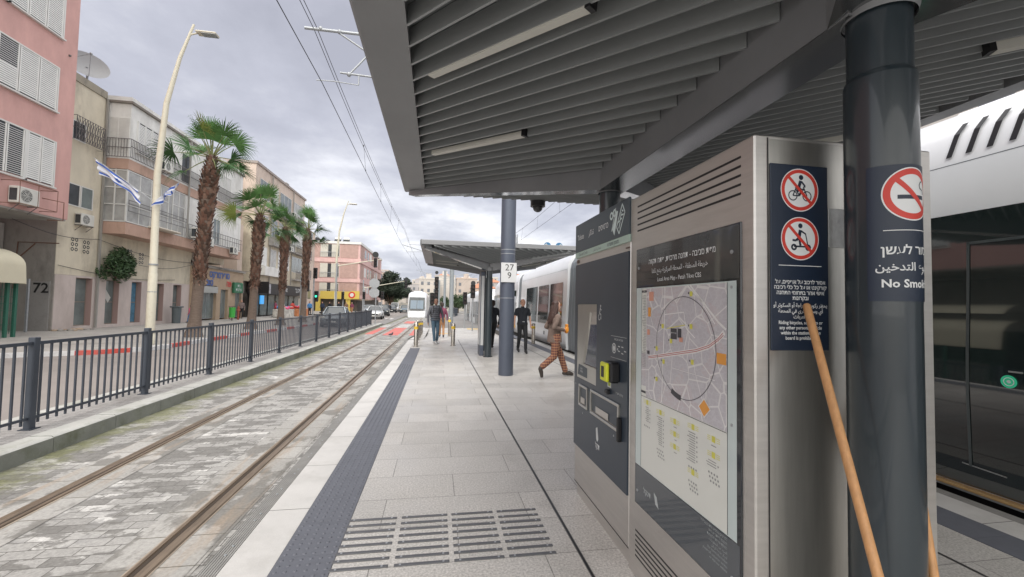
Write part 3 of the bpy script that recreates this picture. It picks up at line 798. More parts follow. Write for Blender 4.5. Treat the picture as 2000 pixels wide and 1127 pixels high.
def mapmat():
    m = bpy.data.materials.new('street_map'); m.use_nodes = True; t = m.node_tree; p = t.nodes['Principled BSDF']; l = t.links
    tc_ = t.nodes.new('ShaderNodeTexCoord')
    def edge(scale, th, stretch=(1, 1, 1), rnd_=.6):
        mp = t.nodes.new('ShaderNodeMapping'); mp.inputs['Scale'].default_value = stretch; mp.inputs['Rotation'].default_value = (R(14), 0, 0); l.new(tc_.outputs['Object'], mp.inputs[0])
        v = t.nodes.new('ShaderNodeTexVoronoi'); v.feature = 'DISTANCE_TO_EDGE'; v.inputs['Scale'].default_value = scale; v.inputs['Randomness'].default_value = rnd_
        l.new(mp.outputs[0], v.inputs['Vector'])
        c = t.nodes.new('ShaderNodeMath'); c.operation = 'LESS_THAN'; c.inputs[1].default_value = th; l.new(v.outputs[0], c.inputs[0]); return c.outputs[0]
    def mix(fac, a, b_, k=1):
        mm = t.nodes.new('ShaderNodeMix'); mm.data_type = 'RGBA'
        if isinstance(fac, float): mm.inputs[0].default_value = fac
        else:
            mu = t.nodes.new('ShaderNodeMath'); mu.operation = 'MULTIPLY'; mu.inputs[1].default_value = k; l.new(fac, mu.inputs[0]); l.new(mu.outputs[0], mm.inputs[0])
        for i, x in ((6, a), (7, b_)):
            if isinstance(x, tuple): mm.inputs[i].default_value = (*x, 1)
            else: l.new(x, mm.inputs[i])
        return mm.outputs[2]
    n = noisebase(t, tc_.outputs['Object'], 3.5, 2)
    gt = t.nodes.new('ShaderNodeMath'); gt.operation = 'GREATER_THAN'; gt.inputs[1].default_value = .53; l.new(n, gt.inputs[0])
    c = mix(gt.outputs[0], (0.47, 0.455, 0.49), (0.51, 0.455, 0.475), 1)
    c = mix(edge(34, .05, (1, 1, 1.4), .55), c, (0.54, 0.54, 0.57), .8)
    c = mix(edge(75, .09, (1, .6, 1.6), .35), c, (0.50, 0.49, 0.54), .35)
    c = mix(edge(8, .022, (1, 1, 1), .8), c, (0.68, 0.68, 0.68), .9)
    l.new(c, p.inputs['Base Color']); p.inputs['Roughness'].default_value = .2; p.inputs['Coat Weight'].default_value = .4
    return m
b = MB(); b.box(FX-.006, FX+.01, 1.466, 2.346, .42, 1.872, 0, bev=.003); mapf = b.build('map_case', MAPB, cab)
def rect(b, y_l, y_r, z0, z1, d, mi=0): b.add([(FX-d, y_l, z0), (FX-d, y_r, z0), (FX-d, y_r, z1), (FX-d, y_l, z1)], [(0, 1, 2, 3)], mi)
b = MB(); rect(b, 2.338, 1.474, 1.655, 1.866, .0066); b.build('map_header_band', HDR, mapf)
b = MB(); rect(b, 2.338, 1.474, .427, .640, .0066); b.build('map_footer_band', FTR, mapf)
b = MB(); rect(b, 2.338, 1.490, .644, 1.645, .0066, 1); rect(b, 2.272, 1.543, .648, 1.640, .0070, 0); rect(b, 1.5445, 1.5415, .648, 1.640, .0074, 2); rect(b, 2.2735, 2.2705, .648, 1.640, .0074, 2)
b.build('map_sheet', [PAPER, PAPER2, MAPB], mapf)
b = MB(); rect(b, 2.215, 1.545, 1.045, 1.638, .0076); rect(b, 2.27, 2.218, 1.10, 1.28, .0076)
b.build('street_map', mapmat(), mapf)
INK = M('map_ink', (0.05, 0.05, 0.06), .4); MRED = M('map_red', (.42, .07, .07), .4); MORA = M('map_orange', (.72, .32, .06), .4); MYEL = M('map_yellow', (.62, .60, .10), .4); MWH = M('map_road', (.68, .68, .68), .4)
b = MB(); F0 = face()
def mp_(y, z): return (-y, z)
ring(b, F0, -1.857, 1.348, .2385, .2415, .0086, 64, 0, su=1.02)
def pl(pts, w_, d, mi):
    for a_, c_ in zip(pts[:-1], pts[1:]): seg(b, F0, (-a_[0], a_[1]), (-c_[0], c_[1]), w_, d, mi)
pl([(2.19, 1.262), (2.0, 1.297), (1.75, 1.345), (1.66, 1.372), (1.60, 1.405), (1.56, 1.44)], .022, .0080, 4)
pl([(2.19, 1.267), (2.0, 1.302), (1.75, 1.350), (1.66, 1.377), (1.60, 1.410), (1.57, 1.435)], .003, .0083, 1)
pl([(2.19, 1.259), (2.0, 1.294), (1.75, 1.342), (1.66, 1.369), (1.60, 1.402), (1.565, 1.427)], .003, .0083, 1)
pl([(1.80, 1.64), (1.70, 1.56), (1.60, 1.48), (1.55, 1.45)], .010, .0079, 4); pl([(1.82, 1.64), (1.72, 1.57), (1.62, 1.47)], .005, .0079, 4)
pl([(2.02, 1.64), (2.025, 1.45), (2.04, 1.2), (2.05, 1.05)], .007, .0079, 4); pl([(2.02, 1.50), (1.85, 1.515), (1.83, 1.44), (1.76, 1.40)], .005, .0079, 4); pl([(2.0, 1.43), (1.84, 1.455)], .004, .0081, 3)
pl([(1.78, 1.33), (1.76, 1.25), (1.72, 1.16), (1.70, 1.13)], .003, .0079, 4); pl([(1.95, 1.24), (1.62, 1.235)], .003, .0079, 4)
for (y, z, w_, h_, mi) in ((1.935, 1.408, .055, .052, 0), (1.885, 1.414, .032, .044, 0), (1.872, 1.384, .03, .022, 5), (1.578, 1.33, .06, .045, 2), (2.16, 1.595, .05, .05, 5), (2.18, 1.51, .03, .05, 2), (2.19, 1.40, .03, .03, 5), (2.19, 1.29, .028, .018, 0), (2.24, 1.624, .055, .012, 0), (2.245, 1.066, .055, .012, 0)):
    b.add([F0(-y-w_/2, z-h_/2, .0088), F0(-y+w_/2, z-h_/2, .0088), F0(-y+w_/2, z+h_/2, .0088), F0(-y-w_/2, z+h_/2, .0088)], [(0, 1, 2, 3)], mi)
poly2(b, F0, [(-1.735, 1.105), (-1.692, 1.148), (-1.645, 1.108), (-1.692, 1.062)], .0088, 4); poly2(b, F0, [(-1.728, 1.105), (-1.692, 1.141), (-1.652, 1.108), (-1.692, 1.069)], .0092, 2)
for y, z in ((2.04, 1.44), (1.79, 1.45), (2.03, 1.26), (1.78, 1.29), (2.10, 1.16), (1.79, 1.60), (2.10, 1.32), (1.96, 1.37)): b.add([F0(-y-.011, z-.011, .0087), F0(-y+.011, z-.011, .0087), F0(-y+.011, z+.011, .0087), F0(-y-.011, z+.011, .0087)], [(0, 1, 2, 3)], 3); disc(b, F0, -y-.02, z+.004, .005, .0088, 10, 0)
rndm = random.Random(11)
for i in range(46):      # index of streets at the map's left margin
    z = 1.60-i*.0088
    if z < 1.2: break
    w_ = rndm.uniform(.018, .045)
    b.add([F0(-2.221-w_, z, .0080), F0(-2.221, z, .0080), F0(-2.221, z+.0035, .0080), F0(-2.221-w_, z+.0035, .0080)], [(0, 1, 2, 3)], 6)
# banner along the circle
for i in range(10):
    t0, t1 = -PI/2-.42+i*.036, -PI/2-.42+(i+1)*.036
    b.add([F0(-1.857+rr*math.cos(tt), 1.348+rr*math.sin(tt), .0090) for rr, tt in ((.226, t0), (.252, t0), (.252, t1), (.226, t1))], [(0, 1, 2, 3)], 0)
# legend: yellow numbered heads over columns of lines and dots
def legend(y, z, n, w_, dots):
    b.add([F0(-y-.012, z-.012, .0076), F0(-y+.012, z-.012, .0076), F0(-y+.012, z+.014, .0076), F0(-y-.012, z+.014, .0076)], [(0, 1, 2, 3)], 3)
    for s_ in (-1, 1):
        for k_ in range(3): b.add([F0(-y+s_*.017, z-.008+k_*.008, .0076), F0(-y+s_*.042, z-.008+k_*.008, .0076), F0(-y+s_*.042, z-.0055+k_*.008, .0076), F0(-y+s_*.017, z-.0055+k_*.008, .0076)], [(0, 1, 2, 3) if s_ > 0 else (3, 2, 1, 0)], 3)
    for i in range(n):
        zz_ = z-.028-i*.0105; ww = w_*rndm.uniform(.6, 1)
        b.add([F0(-y+.018-ww, zz_, .0076), F0(-y+.018, zz_, .0076), F0(-y+.018, zz_+.0036, .0076), F0(-y+.018-ww, zz_+.0036, .0076)], [(0, 1, 2, 3)], 6)
        if i % 2: disc(b, F0, -y+.03, zz_+.002, .0045, .0076, 8, 6)
    for (r_, c_) in [(r_, c_) for r_ in range(dots) for c_ in range(4)]:
        disc(b, F0, -y-.03+c_*.018+r_*.006, z-.045-n*.0105-r_*.017, .0052, .0076, 8, 6)
legend(2.20, 1.015, 8, .04, 1); legend(2.06, .995, 14, .055, 3); legend(1.925, .985, 1, .03, 0); legend(1.925, .925, 1, .03, 0); legend(1.925, .865, 1, .03, 0)
legend(1.775, 1.0, 13, .07, 1); legend(1.775, .80, 0, .03, 3); legend(1.63, .99, 1, .05, 0); legend(1.63, .925, 3, .07, 3)
rect(b, 2.27, 1.546, 1.040, 1.0425, .0080, 0)
b.build('map_graphics', [INK, MRED, MORA, MYEL, MWH, M('map_salmon', (.62, .30, .22), .4), M('map_grey_print', (.24, .25, .25), .4)], mapf)
text('מפת סביבה - תחנה מרכזית, פתח תקווה', .040, face(), mapf, 'map_title', WHITE, at=(-1.905, 1.785), d=.0070, bold=.0003, sx=.88)
text(' خريطة المنطقة - المحطة المركزية بيتح تكفا', .034, face(), mapf, 'map_title', WHITE, at=(-1.91, 1.732), d=.0070, sx=.86)
text('Local Area Map - Petah Tikva CBS', .030, face(), mapf, 'map_title', WHITE, at=(-1.908, 1.683), d=.0070, sx=.92)
text('מקרא', .010, face(), mapf, 'map_caption', WHITE, at=(-2.24, 1.624), d=.0090)
text('תחנה מרכזית', .0085, face(), mapf, 'map_caption', WHITE, at=(-1.935, 1.412), d=.0090)
text('500 מטר', .014, face(), mapf, 'map_caption', WHITE, at=(-1.90, 1.112), d=.0092) if False else None
TF = M('footer_print', (.42, .46, .47), .5)
text('דנקל', .040, face(), mapf, 'footer_logo', TF, at=(-2.20, .528), d=.0070, bold=.0006)
b = MB(); poly2(b, F0, [(-2.125, .565), (-2.095, .552), (-2.075, .500), (-2.108, .510)], .0070, 0); b.build('footer_emblem', TF, mapf)
for i, (ln, w_) in enumerate((('לפרטים נוספים ולתכנון נסיעה', 0), ('היכנסו לאתר או חייגו', 0), ('למוקד שירות הלקוחות', 0), ('المزيد من المعلومات', 0), ('لمركز خدمة الزبائن', 0), ('For more information', 0), ('please call customer service', 0), ('or visit our website', 0))):
    text(ln, .0155, face(), mapf, 'footer_lettering', TF, align='RIGHT', at=(-1.545-.0, .628-i*.0178 if i < 3 else .628-i*.0178), d=.0070, sx=.9)
b = MB()
for y in (2.31, 1.515):
    for z in (1.76, .50): b.tube([(FX-.0066, y, z), (FX-.010, y, z)], .008, 14)
for z in (1.08, 1.62): b.tube([(FX-.0066, 1.518, z), (FX-.009, 1.518, z)], .006, 14)
b.build('map_case_lock', GALV, mapf)
# ---- sign on the cabinet's end
EF = lambda u, v, d: (1.333+u, 1.3962-d, 1.733+v)
b = MB(); b.box(1.209, 1.457, 1.3905, 1.3962, 1.384, 2.082, 0, bev=.002); sg = b.build('cycling_ban_sign', SIGNNAVY, cab)
EF2 = lambda u, v, d: (1.333+u, 1.3900-d, 1.733+v)
def prohib(cv):
    b = MB(); r = .078
    ring(b, EF2, 0, cv, r, r*1.045, .0003, 48, 1); ring(b, EF2, 0, cv, r*.83, r, .0006, 48, 2); disc(b, EF2, 0, cv, r*.835, .0003, 48, 1)
    return b, r
def S(b, cv, r, p, q, w_=.06): seg(b, EF2, (p[0]*r, cv+p[1]*r), (q[0]*r, cv+q[1]*r), r*w_, .0006, 0)
cv = .253; b, r = prohib(cv)
for cx_ in (-.38, .40): ring(b, EF2, cx_*r, cv-.28*r, .20*r, .255*r, .0006, 24, 0)
for p, q in (((-.38, -.28), (-.22, .05)), ((-.22, .05), (.22, .05)), ((-.22, .02), (-.02, -.28)), ((-.02, -.28), (.22, .05)), ((.40, -.28), (.2, .16)), ((.2, .16), (.32, .18)), ((-.38, -.28), (-.02, -.28)), ((-.22, .05), (-.24, .12))): S(b, cv, r, p, q)
disc(b, EF2, .08*r, cv+.62*r, .125*r, .0006, 20, 0)
poly2(b, EF2, [(-.14*r, cv+.14*r), (.02*r, cv+.10*r), (.14*r, cv+.44*r), (-.02*r, cv+.48*r)], .00055, 0)
for p, q, w_ in (((.10, .42), (.30, .20), .09), ((-.06, .14), (.08, -.02), .14), ((.08, -.02), (-.02, -.26), .10), ((-.06, .12), (-.12, -.1), .12)): S(b, cv, r, p, q, w_)
slash(b, 0, cv, r, 2, .0009, .15); remapd = None
b.v = [v for v in b.v]; b2 = b
# slash was added flat: place it too
n_ = 4; pts_ = b.v[-n_:]; b.v[-n_:] = [EF2(*p) for p in pts_]
b.build('no_cycling_symbol', [SIGNNAVY, WHITE, REDP], sg)
cv = .069; b, r = prohib(cv)
for cx_, rr in ((-.34, .13), (.44, .13)): ring(b, EF2, cx_*r, cv-.42*r, rr*.5*r, (rr+.03)*r, .0006, 20, 0)
for p, q, w_ in (((-.34, -.38), (.40, -.38), .08), ((.44, -.40), (.30, .26), .06), ((.30, .26), (.20, .28), .06), ((.02, .42), (-.06, .06), .17), ((.05, .38), (.30, .24), .08), ((-.06, .06), (.02, -.34), .12), ((-.08, .04), (-.22, -.1), .12), ((-.22, -.1), (-.42, -.08), .10)): S(b, cv, r, p, q, w_)
disc(b, EF2, .02*r, cv+.62*r, .12*r, .0006, 20, 0)
slash(b, 0, cv, r, 2, .0009, .15); b.v[-4:] = [EF2(*p) for p in b.v[-4:]]
b.build('no_scooter_symbol', [SIGNNAVY, WHITE, REDP], sg)
b = MB(); b.add([EF2(-.092, -.0345, .0004), EF2(.092, -.0345, .0004), EF2(.092, -.0320, .0004), EF2(-.092, -.0320, .0004)], [(0, 1, 2, 3)]); b.build('sign_rule', WHITE, sg)
for body, sz, v in (('אסור לרכוב על אופניים, על', .0205, -.095), ('קורקינט או על כל כלי רכיבה', .0205, -.115), ('אישי אחר בתחומי התחנה', .0205, -.135), ('ובקרונות', .0205, -.155),
    ('يحظر ركوب الدراجة أو السكوتر أو', .019, -.182), ('أي وسيلة أخرى في المحطة', .019, -.203), ('والعربات', .019, -.224),
    ('Riding bicycles, scooters or', .0178, -.246), ('any other personal vehicle', .0178, -.265), ('within the stations or on', .0178, -.284), ('board is prohibited', .0178, -.303)):
    text(body, sz, EF2, sg, 'sign_lettering', WHITE, at=(0, v), bold=.0004, d=.0004, sx=.95)
b = MB(); b.box(1.462, 1.535, 1.393, 1.3962, 1.775, 1.925, 0, bev=.001); b.build('clear_tape', M('clear_tape', (.42, .43, .43), .15, 0, coat=.8, var=.2, scale=20, bump=.3, bscale=25), cab)
b = MB(); b.box(1.862, 1.876, 1.385, 1.3962, 1.30, 2.12, 0); b.build('side_strip', SIGNNAVY, cab)
# ================================================================== ticket machine
tm = empty('ticket_machine', (1.55, 2.95, 0), 0, 'navy fronted ticket machine with yellow card reader on the stainless plinth', 'ticket machine')
b = MB(); b.box(FX+.002, 1.955, 2.438, 3.462, .10, 2.20, 0, bev=.006); b.box(FX+.022, 1.94, 2.45, 3.45, 0, .0995, 0); b.build('cabinet_body', STEEL, tm)
b = MB(); b.box(FX-.001, FX+.003, 2.44, 3.46, .1045, .1075, 0); b.build('plinth_joint', BLACK, tm)
HD = M('machine_header', (0.045, 0.062, 0.078), 0.4, var=.05, scale=2); GR = M('green_strip', (.42, .54, .48), .5)
b = MB(); b.box(FX-.012, FX+.004, 2.437, 3.463, 1.982, 2.212, 0, bev=.003); hd = b.build('header_panel', HD, tm)
b = MB(); b.box(FX-.012, FX+.004, 2.437, 3.463, 1.936, 1.981, 0, bev=.001); gs = b.build('notice_strip', GR, tm)
Fh = face(FX-.012)
text('Tickets', .060, Fh, hd, 'header_lettering', WHITE, at=(-3.33, 2.098), d=.0005, slant=0, bold=.0004, sx=.85)
text('تذاكر', .058, Fh, hd, 'header_lettering', WHITE, at=(-3.09, 2.098), d=.0005, bold=.0004)
text('כרטיסים', .060, Fh, hd, 'header_lettering', WHITE, at=(-2.85, 2.098), d=.0005, bold=.0004, sx=.85)
b = MB()
EMB = M('emblem_print', (.62, .72, .72), .5)
def P_(u, v): return (-2.60+u, 2.10+v)
for c_, in (((-.105, .045),), ((-.055, .055),)): ring(b, Fh, *P_(*c_), .014, .028, .0006, 20)
seg(b, Fh, P_(-.10, -.06), P_(-.035, .085), .009, .0006)
poly2(b, Fh, [P_(-.055, -.095), P_(-.09, -.05), P_(-.02, .065), P_(.0, .055), P_(-.035, -.05)], .0006)
for p, q in (((-.02, -.045), (.065, .09)), ((.065, .09), (.105, .03)), ((.105, .03), (.02, -.095)), ((.02, -.095), (-.02, -.045)), ((.0, -.02), (.06, .0)), ((.03, -.02), (.05, .04)), ((.04, .02), (.085, .02)), ((.015, -.06), (.035, -.02)), ((.06, .05), (.08, .04))): seg(b, Fh, P_(*p), P_(*q), .010, .0006)
b.build('header_emblem', EMB, hd)
text('Cash and Credit', .034, Fh, gs, 'notice_lettering', NAVY, at=(-3.27, 1.958), d=.0005, sx=.9)
text('نقدا او ائتمان', .030, Fh, gs, 'notice_lettering', NAVY, at=(-2.97, 1.958), d=.0005)
text('מזומן ואשראי', .036, Fh, gs, 'notice_lettering', NAVY, at=(-2.68, 1.958), d=.0005, bold=.0003)
b = MB(); b.box(FX-.003, FX+.003, 3.40, 3.455, 1.895, 1.92, 0); b.box(FX-.003, FX+.003, 2.45, 2.50, 1.898, 1.906, 0); b.build('serial_plate', M('plate_brown', (.12, .08, .06), .5), tm)
# navy front with openings built as frames round them
b = MB()
Y0_, Y1_, Z0_, Z1_ = 2.445, 3.457, .41, 1.878
op = [(2.965, 3.395, 1.02, 1.552), ]
x0_, x1_ = FX-.010, FX+.003
b.box(x0_, x1_, Y0_, Y1_, 1.552, Z1_); b.box(x0_, x1_, Y0_, Y1_, Z0_, .96); b.box(x0_, x1_, Y0_, 2.965, .96, 1.552); b.box(x0_, x1_, 3.395, Y1_, .96, 1.552)
nf = b.build('front_panel', NAVY, tm)
b = MB()      # screen niche in steel: the screen sits deep in a slanted bay
b.box(FX-.009, FX+.0035, 2.967, 3.393, 1.495, 1.550, 0)
b.add([(FX-.009, 3.393, .962), (FX-.009, 3.393, 1.495), (FX-.009, 3.105, 1.495), (FX-.009, 3.255, 1.085), (FX-.009, 2.967, 1.085), (FX-.009, 2.967, .962)], [(0, 1, 2, 3, 4, 5)], 0)
b.add([(FX-.009, 3.105, 1.495), (FX+.05, 3.06, 1.46), (FX+.0, 3.20, 1.10), (FX-.009, 3.255, 1.085)], [(0, 1, 2, 3)], 0)
b.build('screen_bay', STEEL2, tm)
b = MB(); b.add([(FX+.0032, 3.10, 1.46), (FX+.0032, 2.967, 1.47), (FX-.004, 2.967, 1.09), (FX-.004, 3.245, 1.09)], [(0, 1, 2, 3)]); 
b.build('touch_screen', M('screen_glass', (.055, .065, .10), .12, 0, coat=.5), tm)
b = MB(); b.add([(FX-.0095, 3.375, .985), (FX-.0095, 3.15, .985), (FX-.0095, 3.15, 1.06), (FX-.0095, 3.27, 1.07), (FX-.0095, 3.35, 1.07)], [(0, 1, 2, 3, 4)])
lp = b.build('instruction_label', HD, tm)
text('הכנס\nכרטיס', .022, face(FX-.0098), lp, 'label_lettering', WHITE, at=(-3.28, 1.03), d=.0003)
Fn = face(FX-.010)
b = MB()
PW = M('machine_print', (.55, .58, .58), .5)
def arc_icon(cu, cv):
    disc(b, Fn, cu+.012, cv+.05, .008, .0005, 12); seg(b, Fn, (cu+.01, cv+.04), (cu-.008, cv-.005), .010, .0005); seg(b, Fn, (cu-.008, cv-.005), (cu+.018, cv-.008), .008, .0005); seg(b, Fn, (cu+.018, cv-.008), (cu+.022, cv-.045), .008, .0005)
    ring(b, Fn, cu-.010, cv-.030, .016, .022, .0005, 20, 0, PI*.6, PI*2.0); seg(b, Fn, (cu+.008, cv+.030), (cu+.03, cv+.02), .006, .0005)
arc_icon(-2.90, 1.49)
ring(b, Fn, -2.648, 1.266, .026, .033, .0005, 24); disc(b, Fn, -2.648, 1.266, .019, .0005, 20)
for u0, u1, v in ((-2.70, -2.46, 1.345), (-2.70, -2.46, 1.205)): seg(b, Fn, (u0, v), (u1, v), .002, .0005)
for (u, v) in ((-2.57, 1.285), (-2.52, 1.285), (-2.57, 1.255), (-2.52, 1.245), (-2.48, 1.262)): seg(b, Fn, (u-.014, v), (u+.014, v-.002), .006, .0005)
poly2(b, Fn, [(-2.60, 1.265), (-2.585, 1.275), (-2.585, 1.255)], .0005)
b.add([Fn(-2.975+.225, 1.0, .0005), Fn(-2.975+.285, 1.0, .0005), Fn(-2.975+.285, 1.05, .0005), Fn(-2.975+.225, 1.05, .0005)], [(0, 1, 2, 3)])
poly2(b, Fn, [(-2.955, .665), (-2.925, .68), (-2.905, .60), (-2.925, .575), (-2.945, .59)], .0005)
b.build('front_print', PW, nf)
b = MB(); b.add([Fn(-2.74, 1.008, .001), Fn(-2.70, 1.008, .001), Fn(-2.70, 1.042, .001), Fn(-2.74, 1.042, .001)], [(0, 1, 2, 3)]); b.build('coin_slot_label', M('slot_yellow', (.35, .42, .05), .5), nf)
b = MB(); b.box(FX-.035, FX-.009, 2.70, 2.75, .955, .985, 0, bev=.006); b.build('coin_button', BLACK, nf)
text('تحقق קבלה', .020, Fn, nf, 'front_lettering', PW, at=(-2.80, 1.075), d=.0005, sx=.8)
text('כרטיס אשראי', .022, Fn, nf, 'front_lettering', PW, at=(-2.56, .985), d=.0005, sx=.9)
text('שטרות · מטבעות', .020, Fn, nf, 'front_lettering', PW, at=(-2.575, 1.325), d=.0005, sx=.9)
text('כסף', .018, Fn, nf, 'front_lettering', PW, at=(-3.42, .90), d=.0005, sx=.9)
text('דנקל', .055, Fn, nf, 'front_lettering', WHITE, at=(-2.925, .545), d=.0005, bold=.0005, sx=.7)
b = MB(); b.box(FX-.075, FX-.0095, 2.545, 2.665, 1.055, 1.185, 0, bev=.012); rd = b.build('card_reader', BLACK, tm)
b = MB(); b.box(FX-.098, FX-.0755, 2.56, 2.67, 1.060, 1.180, 0, bev=.008); yb = b.build('reader_bezel', M('reader_yellow', (.62, .66, .03), .4), rd)
b = MB(); b.box(FX-.0995, FX-.0982, 2.60, 2.645, 1.085, 1.155, 0); b.build('reader_slot', BLACK, rd)
def tray(y0, y1, z0, z1, name):
    b = MB(); f_ = .018
    b.box(FX-.022, FX-.0095, y0, y1, z0, z0+f_, 0, bev=.003); b.box(FX-.022, FX-.0095, y0, y1, z1-f_, z1, 0, bev=.003)
    b.box(FX-.0215, FX-.0095, y0, y0+f_, z0+f_, z1-f_, 0); b.box(FX-.0215, FX-.0095, y1-f_, y1, z0+f_, z1-f_, 0)
    t_ = b.build(name, STEEL2, tm)
    b = MB(); n = 8
    for i in range(n):       # scooped bowl
        v0, v1 = i/n, (i+1)/n
        dx = lambda v: -.0105+.004*math.sin(v*PI)
        b.add([(FX+dx(v0), y1-f_, z0+f_+(z1-z0-2*f_)*v0), (FX+dx(v0), y0+f_, z0+f_+(z1-z0-2*f_)*v0), (FX+dx(v1), y0+f_, z0+f_+(z1-z0-2*f_)*v1), (FX+dx(v1), y1-f_, z0+f_+(z1-z0-2*f_)*v1)], [(0, 1, 2, 3)], 0, True)
    b.box(FX-.016, FX-.0125, (y0+y1)/2-.15*(y1-y0), (y0+y1)/2+.3*(y1-y0), z0+f_+.01, z0+f_+.055, 1, bev=.001)
    b.build('tray_bowl', [M('tray_inner', (.30, .27, .24), .3, .6, var=.3, scale=12), M('tray_flap', (.5, .48, .45), .3, .5)], t_)
tray(2.548, 3.054, .748, .924, 'coin_tray'); tray(3.12, 3.315, .75, .918, 'ticket_tray')
b = MB(); b.box(FX-.04, FX-.0095, 2.515, 2.540, .70, .85, 0, bev=.006); b.build('tray_bracket', BLACK, tm)
b = MB()
for y, z in ((3.24, .70), (2.64, .705)): b.tube([(FX-.0095, y, z), (FX-.012, y, z)], .007, 12)
b.build('front_bolt', GALV, tm)
# ================================================================== brooms
def broom(top, bot, label):
    top, bot = Vector(top), Vector(bot); d = (bot-top).normalized()
    t = empty('broom', (bot.x, bot.y, 0), 0, label, 'broom', 'brooms leaning by the column')
    end = top+d*((top.z-.13)/-d.z)
    b = MB(); b.tube([top, top+d*.005, top+d*.03, end], [.009, .0125, .0135, .0135], 16, 0); b.build('handle', WOOD, t)
    b = MB(); b.box(end.x-.14, end.x+.14, end.y-.03, end.y+.03, .10, .14, 0, bev=.01); b.build('head', WOOD, t)
    b = MB()
    for i in range(24):
        for j in range(4): x = end.x-.13+i*.0113; y = end.y-.022+j*.0147; b.tube([(x, y, .10), (x+(i-12)*.0016, y+(j-1.5)*.004, .002)], .003, 4)
    b.build('bristles', M('bristle', (.1, .05, .03), .8), t)
broom((1.345, 1.377, 1.556), (1.194, 1.0, .815), 'wooden broom handle leaning across the cycling ban sign on the cabinet end')
broom((1.73, 1.380, 1.50), (1.585, 1.15, .69), 'second wooden broom handle half hidden to the right of the near column')
# security camera dome under the far end of the near canopy
b = MB(); b.tube([(1.42, 6.12, 3.08), (1.42, 6.12, 3.00)], [.11, .11], 20); b.ell((1.42, 6.12, 2.99), (.075, .075, .075), 16, 8)
tag(b.build('security_camera', M('camera_dome', (.06, .06, .065), .3)), 'dark dome security camera hanging under the far end of the near canopy', 'camera')
# ================================================================== mast 27/9 and catenary
def wire(b, pts, r=.007): b.tube(pts, r, 5, 0, cap=False)
def mast(x, y, h, label, r=.165, sgn_=None, arms=True, n=24, zc=6.16, zm=7.3):
    t = empty('catenary_mast', (x, y, 0), 0, label, 'mast', 'catenary masts in the middle of the platform')
    b = MB(); b.tube([(x, y, -.3), (x, y, h)], r, n); b.tube([(x, y, 0), (x, y, .0)], r, n) if False else None; b.build('pole', MAST, t)
    for z in (1.69, 2.67, 2.76):
        b = MB(); b.tube([(x, y, z), (x, y, z+.012)], r+.003, n, 0); b.build('pole_band', GALV, t)
    if arms:
        for s_ in (-1, 1):
            b = MB(); X = lambda d: x+s_*d
            b.tube([(X(.1), y, zm+.0), (X(4.42), y, zm-.02)], .032, 10)
            b.tube([(X(3.72), y, zm-.05), (X(3.1), y, zm-.42), (X(1.2), y, zm-.9)], .02, 8)
            b.tube([(X(3.1), y, zm-.42), (X(3.5), y, zm-.92)], .02, 8)
            b.tube([(X(.1), y, zm-1.02), (X(3.68), y, zm-.90)], .022, 8)
            b.tube([(X(3.30), y, zm-.9), (X(3.30), y, zm-1.12)], .014, 8)
            b.tube([(X(3.30), y, zm-1.13), (X(3.8), y, zm-1.10), (X(4.15), y, zc+.03)], .011, 8)
            for dx, z in ((3.72, zm-.02), (4.1, zm), (3.1, zm-.42), (3.5, zm-.92)): b.ell((X(dx), y, z), (.05, .05, .05), 8, 5)
            b.build('cantilever_arm', GALV, t)
    if sgn_:
        b = MB(); b.box(x-.172, x+.172, y-r-.014, y-r-.004, 2.04, 2.468, 0, bev=.004); s = b.build('number_plate', M('plate_white', (.60, .61, .62), .5, var=.03, scale=5), t)
        f_ = lambda u, v, d: (x+u, y-r-.014-d, 2.30+v)
        for tx, v in (('27', .058), ('9', -.115)): text(tx, .20, f_, s, 'plate_digits', BLACK, at=(.012, v), d=.0005)
        b = MB()
        for z in (2.44, 2.07): b.tube([(x-.15, y-r-.014, z), (x-.15, y-r-.017, z)], .006, 8); b.tube([(x+.15, y-r-.014, z), (x+.15, y-r-.017, z)], .006, 8)
        b.build('plate_rivets', GALV, s)
        b = MB(); b.box(x+.172, x+.19, y-.12, y-.05, 2.2, 2.36, 0); b.build('plate_bracket', GALV, t)
    return t
mast(1.517, 9.40, 7.5, 'thick blue-grey mast carrying a white plate with numbers 27 and 9', sgn_=True)
def catenary(xw, zc, zm, label, y0=-12, y1=115, droop=.35, sway=.18):
    t = empty('overhead_line', (xw, 9.4, zc), 0, label, 'overhead wire', 'overhead wires above the tram tracks')
    sup = [-15.6, 9.4, 34.4, 59.4, 84.4, 109.4]
    b = MB(); wire(b, [(xw+(sway if i % 2 else -sway), y, zc) for i, y in enumerate(sup)], .0085); b.build('contact_wire', WIRE, t)
    msg = lambda y: zm-droop*4*(((y-9.4) % 25)/25)*(1-((y-9.4) % 25)/25)
    for off in (-.02, .03):
        b = MB(); pts = []
        y = -15.6
        while y <= 109.5: pts.append((xw+off, y, msg(y)+off)); y += 2.5
        wire(b, pts, .0075); b.build('messenger_wire', WIRE, t)
    y = -12.1
    while y < 60:
        i = (y+15.6)/25; a = sway if int(i) % 2 else -sway; c_ = -a; fr = i-int(i); xx = xw+a+(c_-a)*fr
        if abs(((y-9.4+12.5) % 25)-12.5) > 3: b = MB(); wire(b, [(xw, y, msg(y)), (xx, y, zc)], .005); b.box(xx-.012, xx+.012, y-.02, y+.02, zc-.01, zc+.04, 0); b.box(xw-.012, xw+.012, y-.02, y+.02, msg(y)-.02, msg(y)+.03, 0); b.build('dropper_wire', WIRE, t)
        y += 4.6
catenary(-2.7, 6.15, 7.3, 'overhead wires running above the left tram track')
catenary(5.75, 6.15, 7.2, 'overhead wires running above the right tram track')
